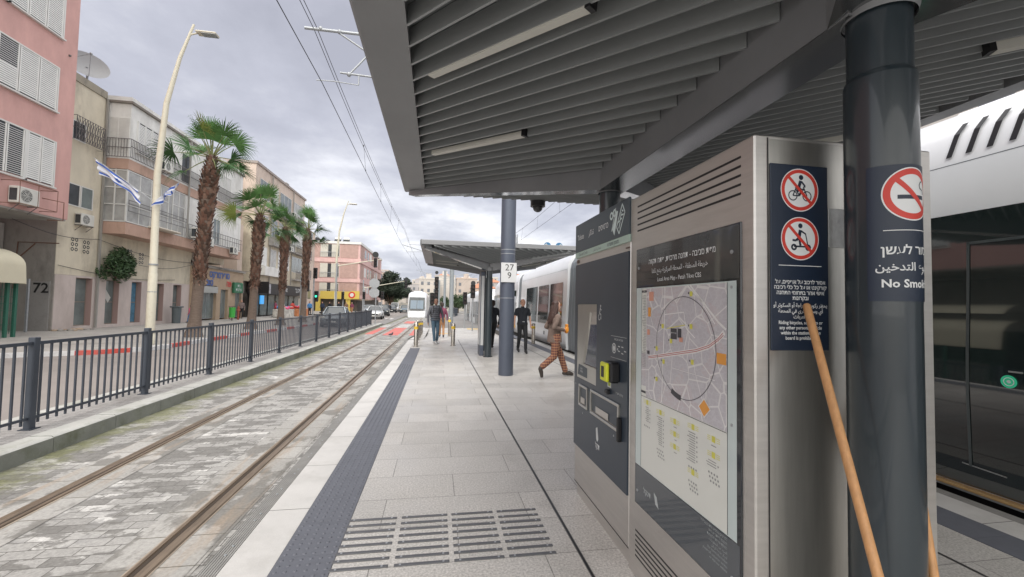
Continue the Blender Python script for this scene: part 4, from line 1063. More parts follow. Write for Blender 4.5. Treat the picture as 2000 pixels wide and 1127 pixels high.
# info pylon beside the far canopy's column
t = empty('information_pylon', (1.335, 13.12, 0), 0, 'slim grey information pylon with pale faces behind the column of the far canopy', 'pylon')
b = MB(); b.box(1.28, 1.40, 12.95, 13.6, 0, 2.55, 0, bev=.01); b.build('pylon_body', MAST, t)
b = MB(); b.box(1.272, 1.2805, 13.0, 13.55, .32, 2.42, 0); b.box(1.30, 1.385, 12.943, 12.951, .32, 2.42, 0); b.build('pylon_panel', M('pale_panel', (.50, .51, .52), .4), t)
# ================================================================== trams
def tram_section(y, grey=False):
    return None
PROF = [(0, .02), (-.015, .35), (-.03, 1.0), (0, 1.6), (.02, 2.3), (.04, 2.85), (.08, 3.12), (.22, 3.34), (.50, 3.47), (1.325, 3.52)]      # (inset from side, z)
def prof(inset=0, top=0):
    left = [(u+inset, z-(top if z > 2.9 else 0)) for u, z in PROF]
    W_ = 2.65
    return left+[(W_-u, z) for u, z in left[::-1][1:]]
def loft(b, secs, mi=0, smooth=True, caps=True):
    n = len(secs[0])
    o = []
    for s in secs: o += s
    fs = []
    for i in range(len(secs)-1):
        for k in range(n-1): fs.append((i*n+k, i*n+k+1, (i+1)*n+k+1, (i+1)*n+k))
        fs.append((i*n+n-1, i*n, (i+1)*n, (i+1)*n+n-1))
    b.add(o, fs, mi, smooth)
    if caps: b.add(secs[0], [tuple(range(n))[::-1]], mi); b.add(secs[-1], [tuple(range(n))], mi)
def tram(xs, y0, y1, label, z0=0.0, nose=1, gaps=(), dark=(), glaz=(), slots=(), detail=True, group='white trams', doors=(), rz=0, mirror=False):
    """xs = x of the side facing the platform; body runs along +Y from y0 to y1, nose at y1 (nose=1) or y0 (nose=-1)"""
    t = empty('tram', (xs+1.325, (y0+y1)/2, z0-.31), rz, label, 'tram', group)
    X = lambda u: xs+u
    def sec(y, ins=0, top=0, sx=1): return [(X(1.325+(u-1.325)*sx+0), y, z0+z) for u, z in prof(ins, top)]
    gaps = sorted(gaps)
    edges = [y0]+[g for gp in gaps for g in gp]+[y1]
    NL = 3.2
    for i in range(0, len(edges), 2):
        a, c = edges[i], edges[i+1]
        b = MB(); secs = []
        if nose == -1 and i == 0:
            for f_ in (0, .04, .12, .25, .45, .7, 1):
                y = a+NL*f_; sx = .80+.20*math.sqrt(1-(1-f_)**2); tp = (1-f_)**2
                s_ = []
                for u, z in prof():
                    zz_ = z; push = 0
                    if z > 1.0: push = (1-f_)*(z-1.0)/2.3*1.1 if f_ < 1 else 0
                    s_.append((X(1.325+(u-1.325)*sx), y+push, z0+.02+(zz_-.02)*(1-.07*tp)))
                secs.append(s_)
            secs.append(sec(c))
        elif nose == 1 and i == len(edges)-2:
            secs.append(sec(a))
            for f_ in (1, .7, .45, .25, .12, .04, 0):
                y = c-NL*f_; sx = .80+.20*math.sqrt(1-(1-f_)**2); tp = (1-f_)**2
                s_ = []
                for u, z in prof():
                    push = (1-f_)*(z-1.0)/2.3*1.1 if z > 1 else 0
                    s_.append((X(1.325+(u-1.325)*sx), y-push, z0+.02+(z-.02)*(1-.07*tp)))
                secs.append(s_)
        else: secs = [sec(a), sec(c)]
        loft(b, secs); b.build('body_section', TRAMW, t)
        b = MB()      # roof equipment fairing line and lower seam
        ya_, yb_ = a+.15, c-(NL+.3 if (nose == 1 and i == len(edges)-2) else .15)
        if nose == -1 and i == 0: ya_ = a+NL+.3
        b.box(X(.040), X(.055), ya_, yb_, z0+2.86, z0+2.867, 0)
        if yb_-ya_ > 1: b.box(X(.75), X(1.9), ya_+.4, yb_-.2, z0+3.49, z0+3.60, 1, bev=.05)
        b.build('roof_fairing', [TRAMG, TRAMW], t)
    for a, c in gaps:     # articulation bellows, slightly narrower
        b = MB(); n = max(3, int((c-a)/.16)); secs = []
        for j in range(n+1):
            y = a+(c-a)*j/n; secs.append(sec(y, .05+.035*(j % 2), .05+.03*(j % 2)))
        loft(b, secs, smooth=False); b.build('articulation', TRAMG, t)
    def xside(z):
        for (u0, za), (u1, zb_) in zip(PROF[:-1], PROF[1:]):
            if za <= z <= zb_: return u0+(u1-u0)*(z-za)/(zb_-za)
        return 0
    def pane(b, ya, yb, za, zb_, off, mi=0, n=5):
        for j in range(n):
            p, q_ = za+(zb_-za)*j/n, za+(zb_-za)*(j+1)/n
            b.quad((X(xside(p)-off), yb, z0+p), (X(xside(p)-off), ya, z0+p), (X(xside(q_)-off), ya, z0+q_), (X(xside(q_)-off), yb, z0+q_), mi)
    for (a, c) in dark:         # full-height dark glazed wall (doors)
        b = MB(); pane(b, a, c, .09, 2.41, .008, 0, 8); b.build('dark_side_panel', GLASSD, t)
    for (a, c, za, zb_) in glaz:
        b = MB(); pane(b, a, c, za, zb_, .012, 0); b.build('side_window', GLASS, t)
    for (a, c) in doors:
        b = MB(); pane(b, a, c, .10, 2.40, .010, 1, 8); pane(b, a+.10, (a+c)/2-.03, .35, 2.25, .016, 0); pane(b, (a+c)/2+.03, c-.10, .35, 2.25, .016, 0); b.build('door', [GLASS, TRAMG], t)
    for ys in slots:
        b = MB(); n = 6; pts = []
        for j in range(n+1):
            z = 2.92+.30*j/n; u = xside(z)
            pts.append((X(u)-.012, ys-.012*j, z0+z+.012))
        for p, q_ in zip(pts[:-1], pts[1:]): b.add([(p[0], p[1]-.022, p[2]), (p[0], p[1]+.022, p[2]), (q_[0], q_[1]+.022, q_[2]), (q_[0], q_[1]-.022, q_[2])], [(3, 2, 1, 0)])
        b.build('roof_vent', BLACK, t)
    b = MB(); b.box(X(.12), X(2.53), y0+1.5, y1-1.5, z0-.27, z0+.05, 0); b.build('underframe', BLACK, t)
    return t
GLASSD = M('tram_door_glass', (0.018, 0.027, 0.027), 0.04, 0.12, coat=1.0, spec=1.0)
TY = 4.46
glz = []
# tram standing at the right platform edge
car = tram(TY, -14, 36.2, 'long white tram standing at the right platform edge with dark doors', nose=1,
    gaps=((13.05, 14.5), (22.9, 23.9), (3.9, 4.9), (-6.2, -5.2)), dark=((-1.2, 3.6),),
    glaz=[(15.0, 16.75, .82, 2.42), (17.0, 18.75, .82, 2.42), (19.0, 21.4, .82, 2.42), (24.4, 26.0, .82, 2.42), (5.3, 7.2, .82, 2.42), (7.5, 9.4, .82, 2.42), (30.6, 34.2, 1.0, 2.3)],
    doors=((26.4, 28.0), (28.6, 30.2), (9.8, 11.4), (11.5, 12.9)), slots=[3.08-.145*i for i in range(16)])
# frames, handles and stickers on the dark door wall
b = MB(); XG = TY-.012
def fr(ya, yb, za, zb_, w_, mi=0, off=.0):
    o = .032*0+TY
    def xs_(z): 
        for (u0, a), (u1, c) in zip(PROF[:-1], PROF[1:]):
            if a <= z <= c: return TY+u0+(u1-u0)*(z-a)/(c-a)
    for (y_, z_, yy, zz_) in ((ya, za, ya+w_, zb_), (yb-w_, za, yb, zb_), (ya, zb_-w_, yb, zb_)):
        n = 6
        for j in range(n):
            p, q_ = z_+(zz_-z_)*j/n, z_+(zz_-z_)*(j+1)/n
            b.quad((xs_(p)-.014-off, yy, p), (xs_(p)-.014-off, y_, p), (xs_(q_)-.014-off, y_, q_), (xs_(q_)-.014-off, yy, q_), mi)
fr(2.43, 2.94, .26, 2.15, .022); fr(1.5, 2.30, .26, 2.15, .022)
b.build('door_frame', M('door_frame_grey', (.10, .12, .125), .3, .3), car)
b = MB(); b.box(TY-.022, TY-.03, 2.72, 2.97, .258, .264, 0) if False else b.bar((TY-.02, 2.99, .27), (TY-.02, 2.70, .255), .006, .008, 0); b.build('door_sill', M('trim_grey', (.4, .42, .42), .3, .6), car); b = MB(); b.bar((TY-.04, 2.58, 1.09), (TY-.04, 2.66, 1.09), .012, .012, 0); b.build('door_handle', MATS['trim_grey'], car)
def stick(name, cy, cz, r, mats, shape):
    b = MB(); f_ = lambda u, v, d: (TY-.0305-.012-d, cy-u, cz+v)
    shape(b, f_, r); b.build(name, mats, car)
def btn(b, f_, r): disc(b, f_, 0, 0, r, 0, 28, 0); ring(b, f_, 0, 0, r*.55, r*.68, .001, 24, 1); disc(b, f_, 0, 0, r*.25, .001, 16, 1)
stick('door_button', 2.66, 1.01, .05, [M('green_lit', (.02, .30, .16), .3, emit=.35), WHITE], btn)
def proh(b, f_, r):
    b.add([f_(-r*1.2, -r*1.4, 0), f_(r*1.2, -r*1.4, 0), f_(r*1.2, r*1.3, 0), f_(-r*1.2, r*1.3, 0)], [(0, 1, 2, 3)], 1); ring(b, f_, 0, 0, r*.7, r, .001, 24, 0); seg(b, f_, (-r*.6, r*.6), (r*.6, -r*.6), r*.25, .001, 0)
stick('door_sticker', 2.43, 1.60, .042, [REDP, WHITE], proh); stick('door_sticker', 2.43, 1.47, .042, [REDP, WHITE], proh)
def tri(b, f_, r): b.add([f_(-r, -r*.8, 0), f_(r, -r*.8, 0), f_(0, r, 0)], [(0, 1, 2)], 0); seg(b, f_, (0, -r*.45), (0, r*.35), r*.18, .001, 1)
stick('door_sticker', 2.43, 1.73, .045, [YEL, BLACK], tri)
b = MB(); b.box(TY-.07, TY+.08, -1.2, 3.6, .058, .082, 0, bev=.004); b.build('door_threshold', M('brass_threshold', (.55, .36, .17), .35, .6), car)
# wheels skirts marks and small square hatch
b = MB(); b.box(TY-.025, TY-.01, 17.5, 17.7, .35, .50, 0); b.build('side_hatch', TRAMG, car)
# cab side window: dark rounded shape near the nose
# second tram further along
rzb = math.atan2(3.59-3.12, 17.0)
tb = tram(-1.325, -10.0, 9.0, 'white tram with many dark doors standing further along the right track', z0=-.42+.31, nose=-1, group='white trams',
    gaps=((1.0, 1.7), (5.6, 6.3)), doors=[(-6.6, -5.2), (-4.9, -3.5), (-1.4, -.0), (2.0, 3.4), (3.8, 5.2), (6.6, 7.9)], glaz=[(-3.2, -1.7, .82, 2.4)])
tb.location = (4.95, 46.5, -.42); tb.rotation_euler = (0, 0, rzb)
# tram coming towards us on the left track (front at its near end)
tc3 = tram(-1.325, 0, 28, 'white tram approaching on the left track beyond the red crossing', z0=0, nose=-1, gaps=((8, 8.8), (18, 18.8)), glaz=[(4.2, 6.0, .9, 2.4)], doors=[(6.2, 7.6)])
# front windscreen, lamps and bumper
b = MB()
def fx(x, z):         # y of the nose surface at (x, z)
    return max(0, (z-1.0)/2.3*1.1)*1.0+0.0
def nosequad(xa, xb, za, zb_, off, mi=0, n=6, m_=6):
    for i in range(m_):
        for j in range(n):
            P = []
            for (a, c) in ((i, j), (i+1, j), (i+1, j+1), (i, j+1)):
                x = xa+(xb-xa)*a/m_; z = za+(zb_-za)*c/n
                z_o = .02+(z-.02)/.93
                P.append((x, fx(x, z_o)-off, z))
            b.add(P, [(0, 1, 2, 3)], mi)
nosequad(-1.0, 1.0, 1.08, 2.72, .03, 0); nosequad(-.82, -.03, 1.2, 2.3, .045, 1); nosequad(.03, .82, 1.2, 2.3, .045, 1)
b.build('windscreen', [GLASS, M('windscreen_sheen', (.12, .17, .22), .08, spec=.9)], tc3)
b = MB()
for s_ in (-1, 1): b.box(s_*.85-.13, s_*.85+.13, -.04, .0, .62, .72, 0, bev=.02)
b.build('headlight', M('headlight', (.7, .7, .65), .2), tc3)
b = MB(); b.box(-1.0, 1.0, -.06, .3, .02, .30, 0, bev=.05); b.build('bumper', TRAMW, tc3)
tc3.location = (-2.7+.02, 57.0, -.31); 
for c_ in children(tc3): c_.matrix_parent_inverse = Matrix.Identity(4)
for c_ in children(tb): c_.matrix_parent_inverse = Matrix.Identity(4)
# ================================================================== fence on the island
f = empty('metal_fence', (-4.97, 6.35, -.12), 0, 'long dark grey metal railing on the kerbed island between track and road', 'fence')
ys = [6.335+2.13*i for i in range(-5, 14)]
for i, y in enumerate(ys):
    b = MB(); b.box(-5.01, -4.93, y-.04, y+.04, -.122, 1.02, 0, bev=.006); b.box(-5.04, -4.90, y-.07, y+.07, -.122, -.112, 0); b.build('fence_post', FENCE, f)
    if i == len(ys)-1: break
    b = MB(); ya_, yb_ = y+.045, ys[i+1]-.045
    b.box(-4.99, -4.95, ya_, yb_, .925, .965, 0); b.box(-4.985, -4.955, ya_, yb_, .0, .03, 0)
    n = 15
    for k in range(n):
        yy = ya_+(yb_-ya_)*(k+.5)/n; b.box(-4.98, -4.96, yy-.011, yy+.011, -.06, .925, 0)
    b.build('fence_panel', FENCE, f)
# round sign seen from behind at the fence's end
t = empty('road_sign', (-4.88, 35.6, -.12), 0, 'grey back of an octagonal road sign on a thin pole at the fence end', 'road sign')
b = MB(); b.tube([(-4.88, 35.6, -.12), (-4.9, 35.6, 3.9)], .045, 8); b.build('pole', GALV, t)
for z in (3.1, 2.35): 
    b = MB(); b.prism([(.42*math.cos(R(22.5+45*i)), .42*math.sin(R(22.5+45*i))) for i in range(8)], lambda u, v, d: (-5.02+u, 35.54-d, z+v), 0, .02); b.build('sign_plate', GALV, t)
# ================================================================== bollards
def bollard(name='bollard'):
    t = empty(name, (0, 0, 0), 0, None, 'bollard', 'stainless bollards on the platform')
    b = MB(); b.tube([(0, 0, 0), (0, 0, .80), (0, 0, .83)], [.075, .075, .06], 20); b.tube([(0, 0, 0), (0, 0, .01)], .11, 20); b.build('bollard_body', STAINLESS, t)
    b = MB(); b.tube([(0, 0, .62), (0, 0, .72)], .077, 20, cap=False); b.build('reflector_band', YEL, t)
    return t
b0 = bollard()
spots = [(-.735, 15.8, 'stainless bollard at the left platform edge beside the end of the tactile strip'), (.60, 16.2, 'stainless bollard standing alone in the middle of the platform'), (3.85, 17.0, 'stainless bollard at the right edge between man and tram'),
    (-.80, 17.2, 'second bollard of the row along the left platform edge'), (-.80, 18.6, 'third bollard of the row along the left platform edge'), (-.80, 20.0, 'fourth bollard of the row along the left platform edge'), (-.82, 21.4, 'fifth bollard of the row along the left platform edge'), (-.82, 22.8, 'sixth bollard of the row along the left platform edge'), (-.84, 24.2, 'farthest bollard of the row along the left platform edge'), (.66, 23.5, 'far grey bollard behind the lone bollard in mid platform')]
for i, (x, y, lab) in enumerate(spots):
    o = b0 if i == 0 else copy_tree(b0)
    o.location = (x, y, ramp_z(y)); o['label'] = lab
    if 'far grey' in lab: o.scale = (1, 1, 1.25)
# dark posts along the side of the far pedestrian crossing (right)
t = empty('crossing_barrier', (2.5, 30, -.26), 0, 'white barred crossing barrier beside the far tram', 'barrier')
b = MB()
for i in range(9): y = 27.5+i*.75; x = 3.32-.05*i; b.tube([(x, y, -.26), (x, y, .82)], .025, 6)
b.tube([(3.32, 27.5, .82), (2.9, 33.5, .82)], .03, 6); b.build('barrier_rail', GALV, t)
# ================================================================== people
HAIRD = M('hair_dark', (.035, .022, .017), .6, var=.2, scale=30)
def person(loc, heading, label, J, top, legs, shoes, hair=None, skin=SKIN, voxel=.012, group=None, bare_arms=False, hairlen=0, extra=None, head_turn=0, baggy=1.0, female=False, bald=False, lowhair=False):
    """J: joint dictionary in metres, figure facing +Y, feet at z=0. One voxel-fused surface, coloured by which limb each face grew from."""
    t = empty('person', loc, heading, label, 'person', group)
    prims = []          # (a, b, ra, rb, slot)
    def cap_(a, c, ra, rb, s): prims.append((Vector(a), Vector(c), ra, rb, s))
    hip, ch, nk, hd = Vector(J['hip']), Vector(J['chest']), Vector(J['neck']), Vector(J['head'])
    sw = .165 if female else .19
    cap_(hip+Vector((-.07, 0, .02)), hip+Vector((.07, 0, .02)), .115, .115, 1)
    wst = hip.lerp(ch, .45)
    cap_(hip+Vector((-.05, 0, .05)), wst+Vector((-.04, 0, 0)), .12, .105 if female else .12, 0); cap_(hip+Vector((.05, 0, .05)), wst+Vector((.04, 0, 0)), .12, .105 if female else .12, 0)
    cap_(wst+Vector((-.04, 0, 0)), ch+Vector((-.08, 0, 0)), .105 if female else .12, .115, 0); cap_(wst+Vector((.04, 0, 0)), ch+Vector((.08, 0, 0)), .105 if female else .12, .115, 0)
    cap_(ch+Vector((-sw+.04, 0, .08)), ch+Vector((sw-.04, 0, .08)), .075, .075, 0)
    cap_(ch+Vector((0, 0, .05)), nk, .09, .058, 0)
    cap_(nk, hd+Vector((0, 0, -.06)), .052, .05, 2)
    cap_(hd+Vector((0, .0, -.05)), hd+Vector((0, -.01, .035)), .072, .082, 2)       # skull
    cap_(hd+Vector((0, .03, -.03)), hd+Vector((0, .035, -.085)), .055, .032, 2)       # jaw
    for s_, sd_ in ((-1, 'L'), (1, 'R')):
        sh = ch+Vector((s_*sw, 0, .075)); el, wr = Vector(J['el'+sd_]), Vector(J['wr'+sd_])
        mid = sh.lerp(el, .55)
        if bare_arms: cap_(sh, mid, .062, .058, 0); cap_(mid, el, .043, .036, 2); cap_(el, wr, .036, .025, 2)
        else: cap_(sh, el, .062, .050, 0); cap_(el, wr, .048, .038, 0)
        hand = Vector(J.get('ha'+sd_, wr+(wr-el).normalized()*.09)); hdv = (hand-wr).normalized()
        cap_(wr, wr+hdv*.04, .025, .026, 2); cap_(wr+hdv*.03, hand-hdv*.02, .030, .026, 2)
        side = hdv.cross(Vector((1, 0, 0)));
        if side.length < .3: side = hdv.cross(Vector((0, 1, 0)))
        side.normalize(); curl = Vector((-s_*.5, .3, 0))
        for i in range(4):
            o = side*(i-1.5)*.017; ln = (.065, .075, .072, .055)[i]
            p0 = hand+o-hdv*.02; p1 = p0+hdv*ln*.55; p2 = p1+(hdv*.7+curl*.7).normalized()*ln*.5
            cap_(p0, p1, .0088, .0082, 2); cap_(p1, p2, .0082, .0072, 2)
        p0 = wr+hdv*.03+side*.026; cap_(p0, p0+side*.028+hdv*.03, .011, .0095, 2); cap_(p0+side*.028+hdv*.03, p0+side*.026+hdv*.058+curl*.01, .0095, .008, 2)
        hp = hip+Vector((s_*.085, 0, -.02)); kn, an = Vector(J['kn'+sd_]), Vector(J['an'+sd_])
        cap_(hp, kn, .092*baggy, .066*baggy, 1); cap_(kn, an+(kn-an).normalized()*.06, .064*baggy, .052*baggy*baggy, 1)
        toe = Vector(J['to'+sd_]); heel = an+(an-toe).normalized()*.05; heel.z = an.z-.035*0+(-.02)
        cap_(an, an+Vector((0, 0, .0)), .045, .045, 3); cap_(heel+Vector((0, 0, -.0)), toe, .042, .034, 3); cap_(an.lerp(toe, .5)+Vector((0, 0, .012)), toe, .045, .036, 3)
    b = MB()
    for a, c, ra, rb, s in prims:
        d = c-a
        if d.length < 1e-4: b.ell(a, (ra, ra, ra), 14, 9, s); continue
        dn = d.normalized(); n = 8; m_ = 14; pts, rad = [], []
        for i in range(5): th = PI/2*(1-i/4); pts.append(a-dn*ra*math.sin(th)); rad.append(max(.0006, ra*math.cos(th)))
        for i in range(1, 5): th = PI/2*i/4; pts.append(c+dn*rb*math.sin(th)); rad.append(max(.0006, rb*math.cos(th)))
        pts.insert(5, None); rad.insert(5, None)
        pts[5], rad[5] = c, rb
        b.tube(pts, rad, m_, s)
    # face: nose, brow, lips and ears fused into the same surface
    fc = hd+Vector((0, .083, 0))
    b.tube([fc+Vector((0, -.012, .012)), fc+Vector((0, .006, -.022)), fc+Vector((0, .0, -.03))], [.008, .012, .008], 8, 2)
    for s_ in (-1, 1): b.ell(hd+Vector((s_*.082, -.01, -.015)), (.012, .02, .032), 8, 6, 2)
    b.tube([fc+Vector((-.03, -.018, .022)), fc+Vector((.03, -.018, .022))], .009, 8, 2)
    b.tube([fc+Vector((-.018, -.012, -.052)), fc+Vector((.018, -.012, -.052))], .007, 8, 2)
    mats = [top, legs, skin, shoes]
    me0 = b.mesh('tmp', mats); o = bpy.data.objects.new('tmp', me0); COL.objects.link(o)
    md = o.modifiers.new('r', 'REMESH'); md.mode = 'VOXEL'; md.voxel_size = voxel; md.use_smooth_shade = True
    sm = o.modifiers.new('s', 'SMOOTH'); sm.factor = .5; sm.iterations = 3
    dg = bpy.context.evaluated_depsgraph_get(); me = bpy.data.meshes.new_from_object(o.evaluated_get(dg)); COL.objects.unlink(o); bpy.data.objects.remove(o)
    me.materials.clear()
    for m_ in mats: me.materials.append(m_)
    import numpy as np
    nv = len(me.vertices); vc = np.empty(nv*3); me.vertices.foreach_get('co', vc); vc = vc.reshape(-1, 3)
    npoly = len(me.polygons); ctr = np.empty(npoly*3); me.polygons.foreach_get('center', ctr); ctr = ctr.reshape(-1, 3)
    best = np.full(npoly, 9.0); slot = np.zeros(npoly, int)
    for a, c, ra, rb, s in prims:
        a_, c_ = np.array(a), np.array(c); d = c_-a_; L2 = max(d@d, 1e-9)
        tt = np.clip((ctr-a_)@d/L2, 0, 1); dist = np.linalg.norm(ctr-(a_+tt[:, None]*d), axis=1)-(ra+(rb-ra)*tt)
        k = dist < best-.0005; best[k] = dist[k]; slot[k] = s
    me.polygons.foreach_set('material_index', slot.tolist()); me.polygons.foreach_set('use_smooth', [True]*npoly); me.update()
    body = bpy.data.objects.new('body', me); COL.objects.link(body); body.parent = t
    def part(mb, name, m_): o_ = mb.build(name, m_, None); o_.parent = t; return o_
    if voxel < .013:
        b = MB()
        for s_ in (-1, 1): b.ell(hd+Vector((s_*.031, .072, .004)), (.011, .008, .006), 8, 6)
        part(b, 'eyes', BLACK)
        b = MB(); b.ell(hd+Vector((0, .073, -.053)), (.022, .006, .006), 8, 5); part(b, 'lips', M('lips', (.38, .12, .10), .5))
    if not bald:
        b = MB(); hm = hair or HAIRD
        b.ell(hd+Vector((0, -.036, .052)), (.089, .086, .074), 16, 10)
        b.ell(hd+Vector((0, -.055, -.01)), (.085, .065, .09), 14, 8)
        if hairlen:
            rr = random.Random(4)
            for i in range(46):
                a = R(-78)+R(156)*i/45; r0 = .083
                p = hd+Vector((r0*math.sin(a), -r0*math.cos(a)*.95-.01, .05))
                pts = [p]; 
                for k in range(1, 6): pts.append(p+Vector((math.sin(a)*.018*k*.5+rr.uniform(-.012, .012), -math.cos(a)*.022*k*.5-.012*k+rr.uniform(-.012, .012), -hairlen*k/5*rr.uniform(.85, 1.05))))
                b.tube(pts, [.02, .026, .028, .026, .02, .006], 6)
        part(b, 'hair', hm)
    elif lowhair:
        b = MB(); b.ell(hd+Vector((0, -.022, .022)), (.0875, .088, .082), 16, 10); part(b, 'hair', hair or HAIRD)
    if extra: extra(t, part, J)
    return t
def plaid():
    m = bpy.data.materials.new('plaid_cloth'); m.use_nodes = True; t = m.node_tree; l = t.links; p = t.nodes['Principled BSDF']
    tc_ = t.nodes.new('ShaderNodeTexCoord'); s = t.nodes.new('ShaderNodeSeparateXYZ'); l.new(tc_.outputs['Object'], s.inputs[0])
    def band(src, per, wid, off=0):
        a = t.nodes.new('ShaderNodeMath'); a.operation = 'MULTIPLY_ADD'; a.inputs[1].default_value = 1/per; a.inputs[2].default_value = off+10; l.new(src, a.inputs[0])
        f_ = t.nodes.new('ShaderNodeMath'); f_.operation = 'FRACT'; l.new(a.outputs[0], f_.inputs[0])
        g = t.nodes.new('ShaderNodeMath'); g.operation = 'LESS_THAN'; g.inputs[1].default_value = wid; l.new(f_.outputs[0], g.inputs[0]); return g.outputs[0]
    def mix(fac, a, b_, k):
        mm = t.nodes.new('ShaderNodeMix'); mm.data_type = 'RGBA'; mu = t.nodes.new('ShaderNodeMath'); mu.operation = 'MULTIPLY'; mu.inputs[1].default_value = k; l.new(fac, mu.inputs[0]); l.new(mu.outputs[0], mm.inputs[0])
        if isinstance(a, tuple): mm.inputs[6].default_value = (*a, 1)
        else: l.new(a, mm.inputs[6])
        mm.inputs[7].default_value = (*b_, 1); return mm.outputs[2]
    ad = t.nodes.new('ShaderNodeMath'); ad.operation = 'ADD'; l.new(s.outputs[0], ad.inputs[0]); l.new(s.outputs[1], ad.inputs[1])
    c = mix(band(ad.outputs[0], .046, .42), (.27, .105, .075), (.08, .028, .03), .85)
    c = mix(band(s.outputs[2], .056, .40), c, (.09, .03, .035), .7)
    c = mix(band(ad.outputs[0], .046, .12, .25), c, (.55, .33, .16), .8); c = mix(band(s.outputs[2], .056, .12, .3), c, (.55, .33, .16), .8)
    l.new(c, p.inputs['Base Color']); p.inputs['Roughness'].default_value = .9; return m
SHOE = M('dark_shoe', (.05, .04, .035), .6)
# woman walking to the right, in profile, right leg trailing, holding an orange snack bag
def wx(t, part, J):
    b = MB(); h = Vector(J['haR'])
    vs = []
    b.ell(h+Vector((-.03, .06, .0)), (.055, .05, .085), 12, 8); b.box(h.x-.07, h.x+.01, h.y+.035, h.y+.085, h.z+.06, h.z+.12, 0, bev=.01)
    part(b, 'snack_bag', M('snack_bag', (.72, .28, .03), .35, var=.3, scale=18, bump=.4, bscale=30))
    b = MB(); n = 20; c0 = Vector(J['hip'])       # hem of the jacket and hood
    secs = []
    for z, rx, ry in ((-.10, .185, .155), (.0, .175, .15), (.12, .155, .135), (.2, .15, .13)):
        secs.append([(c0.x+rx*math.cos(2*PI*i/n), c0.y+ry*math.sin(2*PI*i/n), c0.z+z) for i in range(n)])
    loft(b, secs, caps=False); part(b, 'jacket_skirt', JBR)
    b = MB(); b.ell(Vector(J['neck'])+Vector((0, -.06, .0)), (.11, .08, .07), 14, 8); part(b, 'hood', JBR)
    b = MB(); b.tube([Vector(J['neck'])+Vector((0, .055, .02)), Vector(J['chest'])+Vector((0, .118, .02)), Vector(J['chest'])+Vector((0, .118, -.06))], [.03, .03, .012], 8); part(b, 'pale_scarf', M('pale_cloth', (.45, .45, .42), .9))
JBR = M('brown_jacket', (.165, .12, .10), .85, var=.25, scale=14, bump=.3, bscale=60)
person((2.52, 9.05, 0), R(-78), 'woman in brown jacket and plaid trousers striding right with an orange snack bag', dict(hip=(0, 0, .86), chest=(0, .01, 1.22), neck=(0, .02, 1.40), head=(0, .05, 1.535),
    elL=(-.20, -.10, 1.08), wrL=(-.20, .13, 1.0), elR=(.21, -.12, 1.08), wrR=(.16, .13, 1.03), haR=(.10, .20, 1.03), haL=(-.16, .20, .98),
    knL=(-.08, .20, .47), anL=(-.07, .33, .085), toL=(-.08, .50, .036), knR=(.09, -.05, .46), anR=(.08, -.36, .22), toR=(.08, -.33, .05)),
    JBR, plaid(), SHOE, female=True, skin=M('skin_light', (.62, .38, .29), .5, var=.04, scale=10), hairlen=.42, extra=wx, voxel=.009, baggy=1.12, hair=M('hair_brown', (.045, .02, .015), .5, var=.4, scale=25, stretch=(8, 8, 1)))
DARKC = M('dark_clothes', (.016, .019, .027), .85, var=.15, scale=10); DARKT = M('dark_trousers', (.014, .015, .018), .85)
def bx_(t, part, J):
    h = Vector(J['hip']); b = MB(); b.box(-.045, .03, h.y+.115, h.y+.135, h.z+.075, h.z+.105, 0, bev=.004); part(b, 'belt_buckle', GALV)
    b = MB(); n = 20; secs = [[(h.x+.135*math.cos(2*PI*i/n)*1.15, h.y+.122*math.sin(2*PI*i/n), z) for i in range(n)] for z in (h.z+.065, h.z+.11)]; loft(b, secs, caps=False); part(b, 'belt', BLACK)
    if J.get('item'):
        b = MB(); hh = Vector(J.get('haR', J['wrR'])); b.box(hh.x-.02, hh.x+.03, hh.y-.01, hh.y+.05, hh.z-.08, hh.z, 0, bev=.01); part(b, 'held_packet', M('packet', (.55, .36, .1), .5))
GREYH = M('hair_grey_short', (.16, .13, .11), .8)
person((2.74, 13.75, 0), R(184), 'balding man in black polo shirt and trousers walking towards the camera', dict(hip=(0, 0, .93), chest=(0, .0, 1.32), neck=(0, .01, 1.50), head=(0, .03, 1.64),
    elL=(-.27, -.05, 1.13), wrL=(-.27, .06, .90), elR=(.27, .03, 1.13), wrR=(.29, .12, .91), knL=(-.09, .12, .50), anL=(-.07, .20, .09), toL=(-.06, .36, .04), knR=(.09, -.02, .50), anR=(.08, -.22, .12), toR=(.08, -.10, .045), item=1),
    DARKC, DARKT, BLACK, bare_arms=True, bald=True, lowhair=True, hair=GREYH, extra=bx_, voxel=.011)
person((1.90, 14.9, 0), R(12), 'person in long dark coat walking away, half hidden behind the numbered mast', dict(hip=(0, 0, .92), chest=(0, .04, 1.30), neck=(0, .06, 1.47), head=(.03, .10, 1.60),
    elL=(-.28, -.0, 1.10), wrL=(-.27, .05, .86), elR=(.27, -.05, 1.10), wrR=(.27, .1, .88), knL=(-.09, .08, .50), anL=(-.09, -.05, .10), toL=(-.09, .10, .045), knR=(.09, .18, .50), anR=(.09, .24, .09), toR=(.09, .40, .04)),
    DARKC, DARKT, BLACK, voxel=.012)
JG = M('grey_puffer', (.10, .105, .125), .7, var=.1, scale=5); JEAN = M('blue_jeans', (.055, .10, .145), .85, var=.25, scale=9)
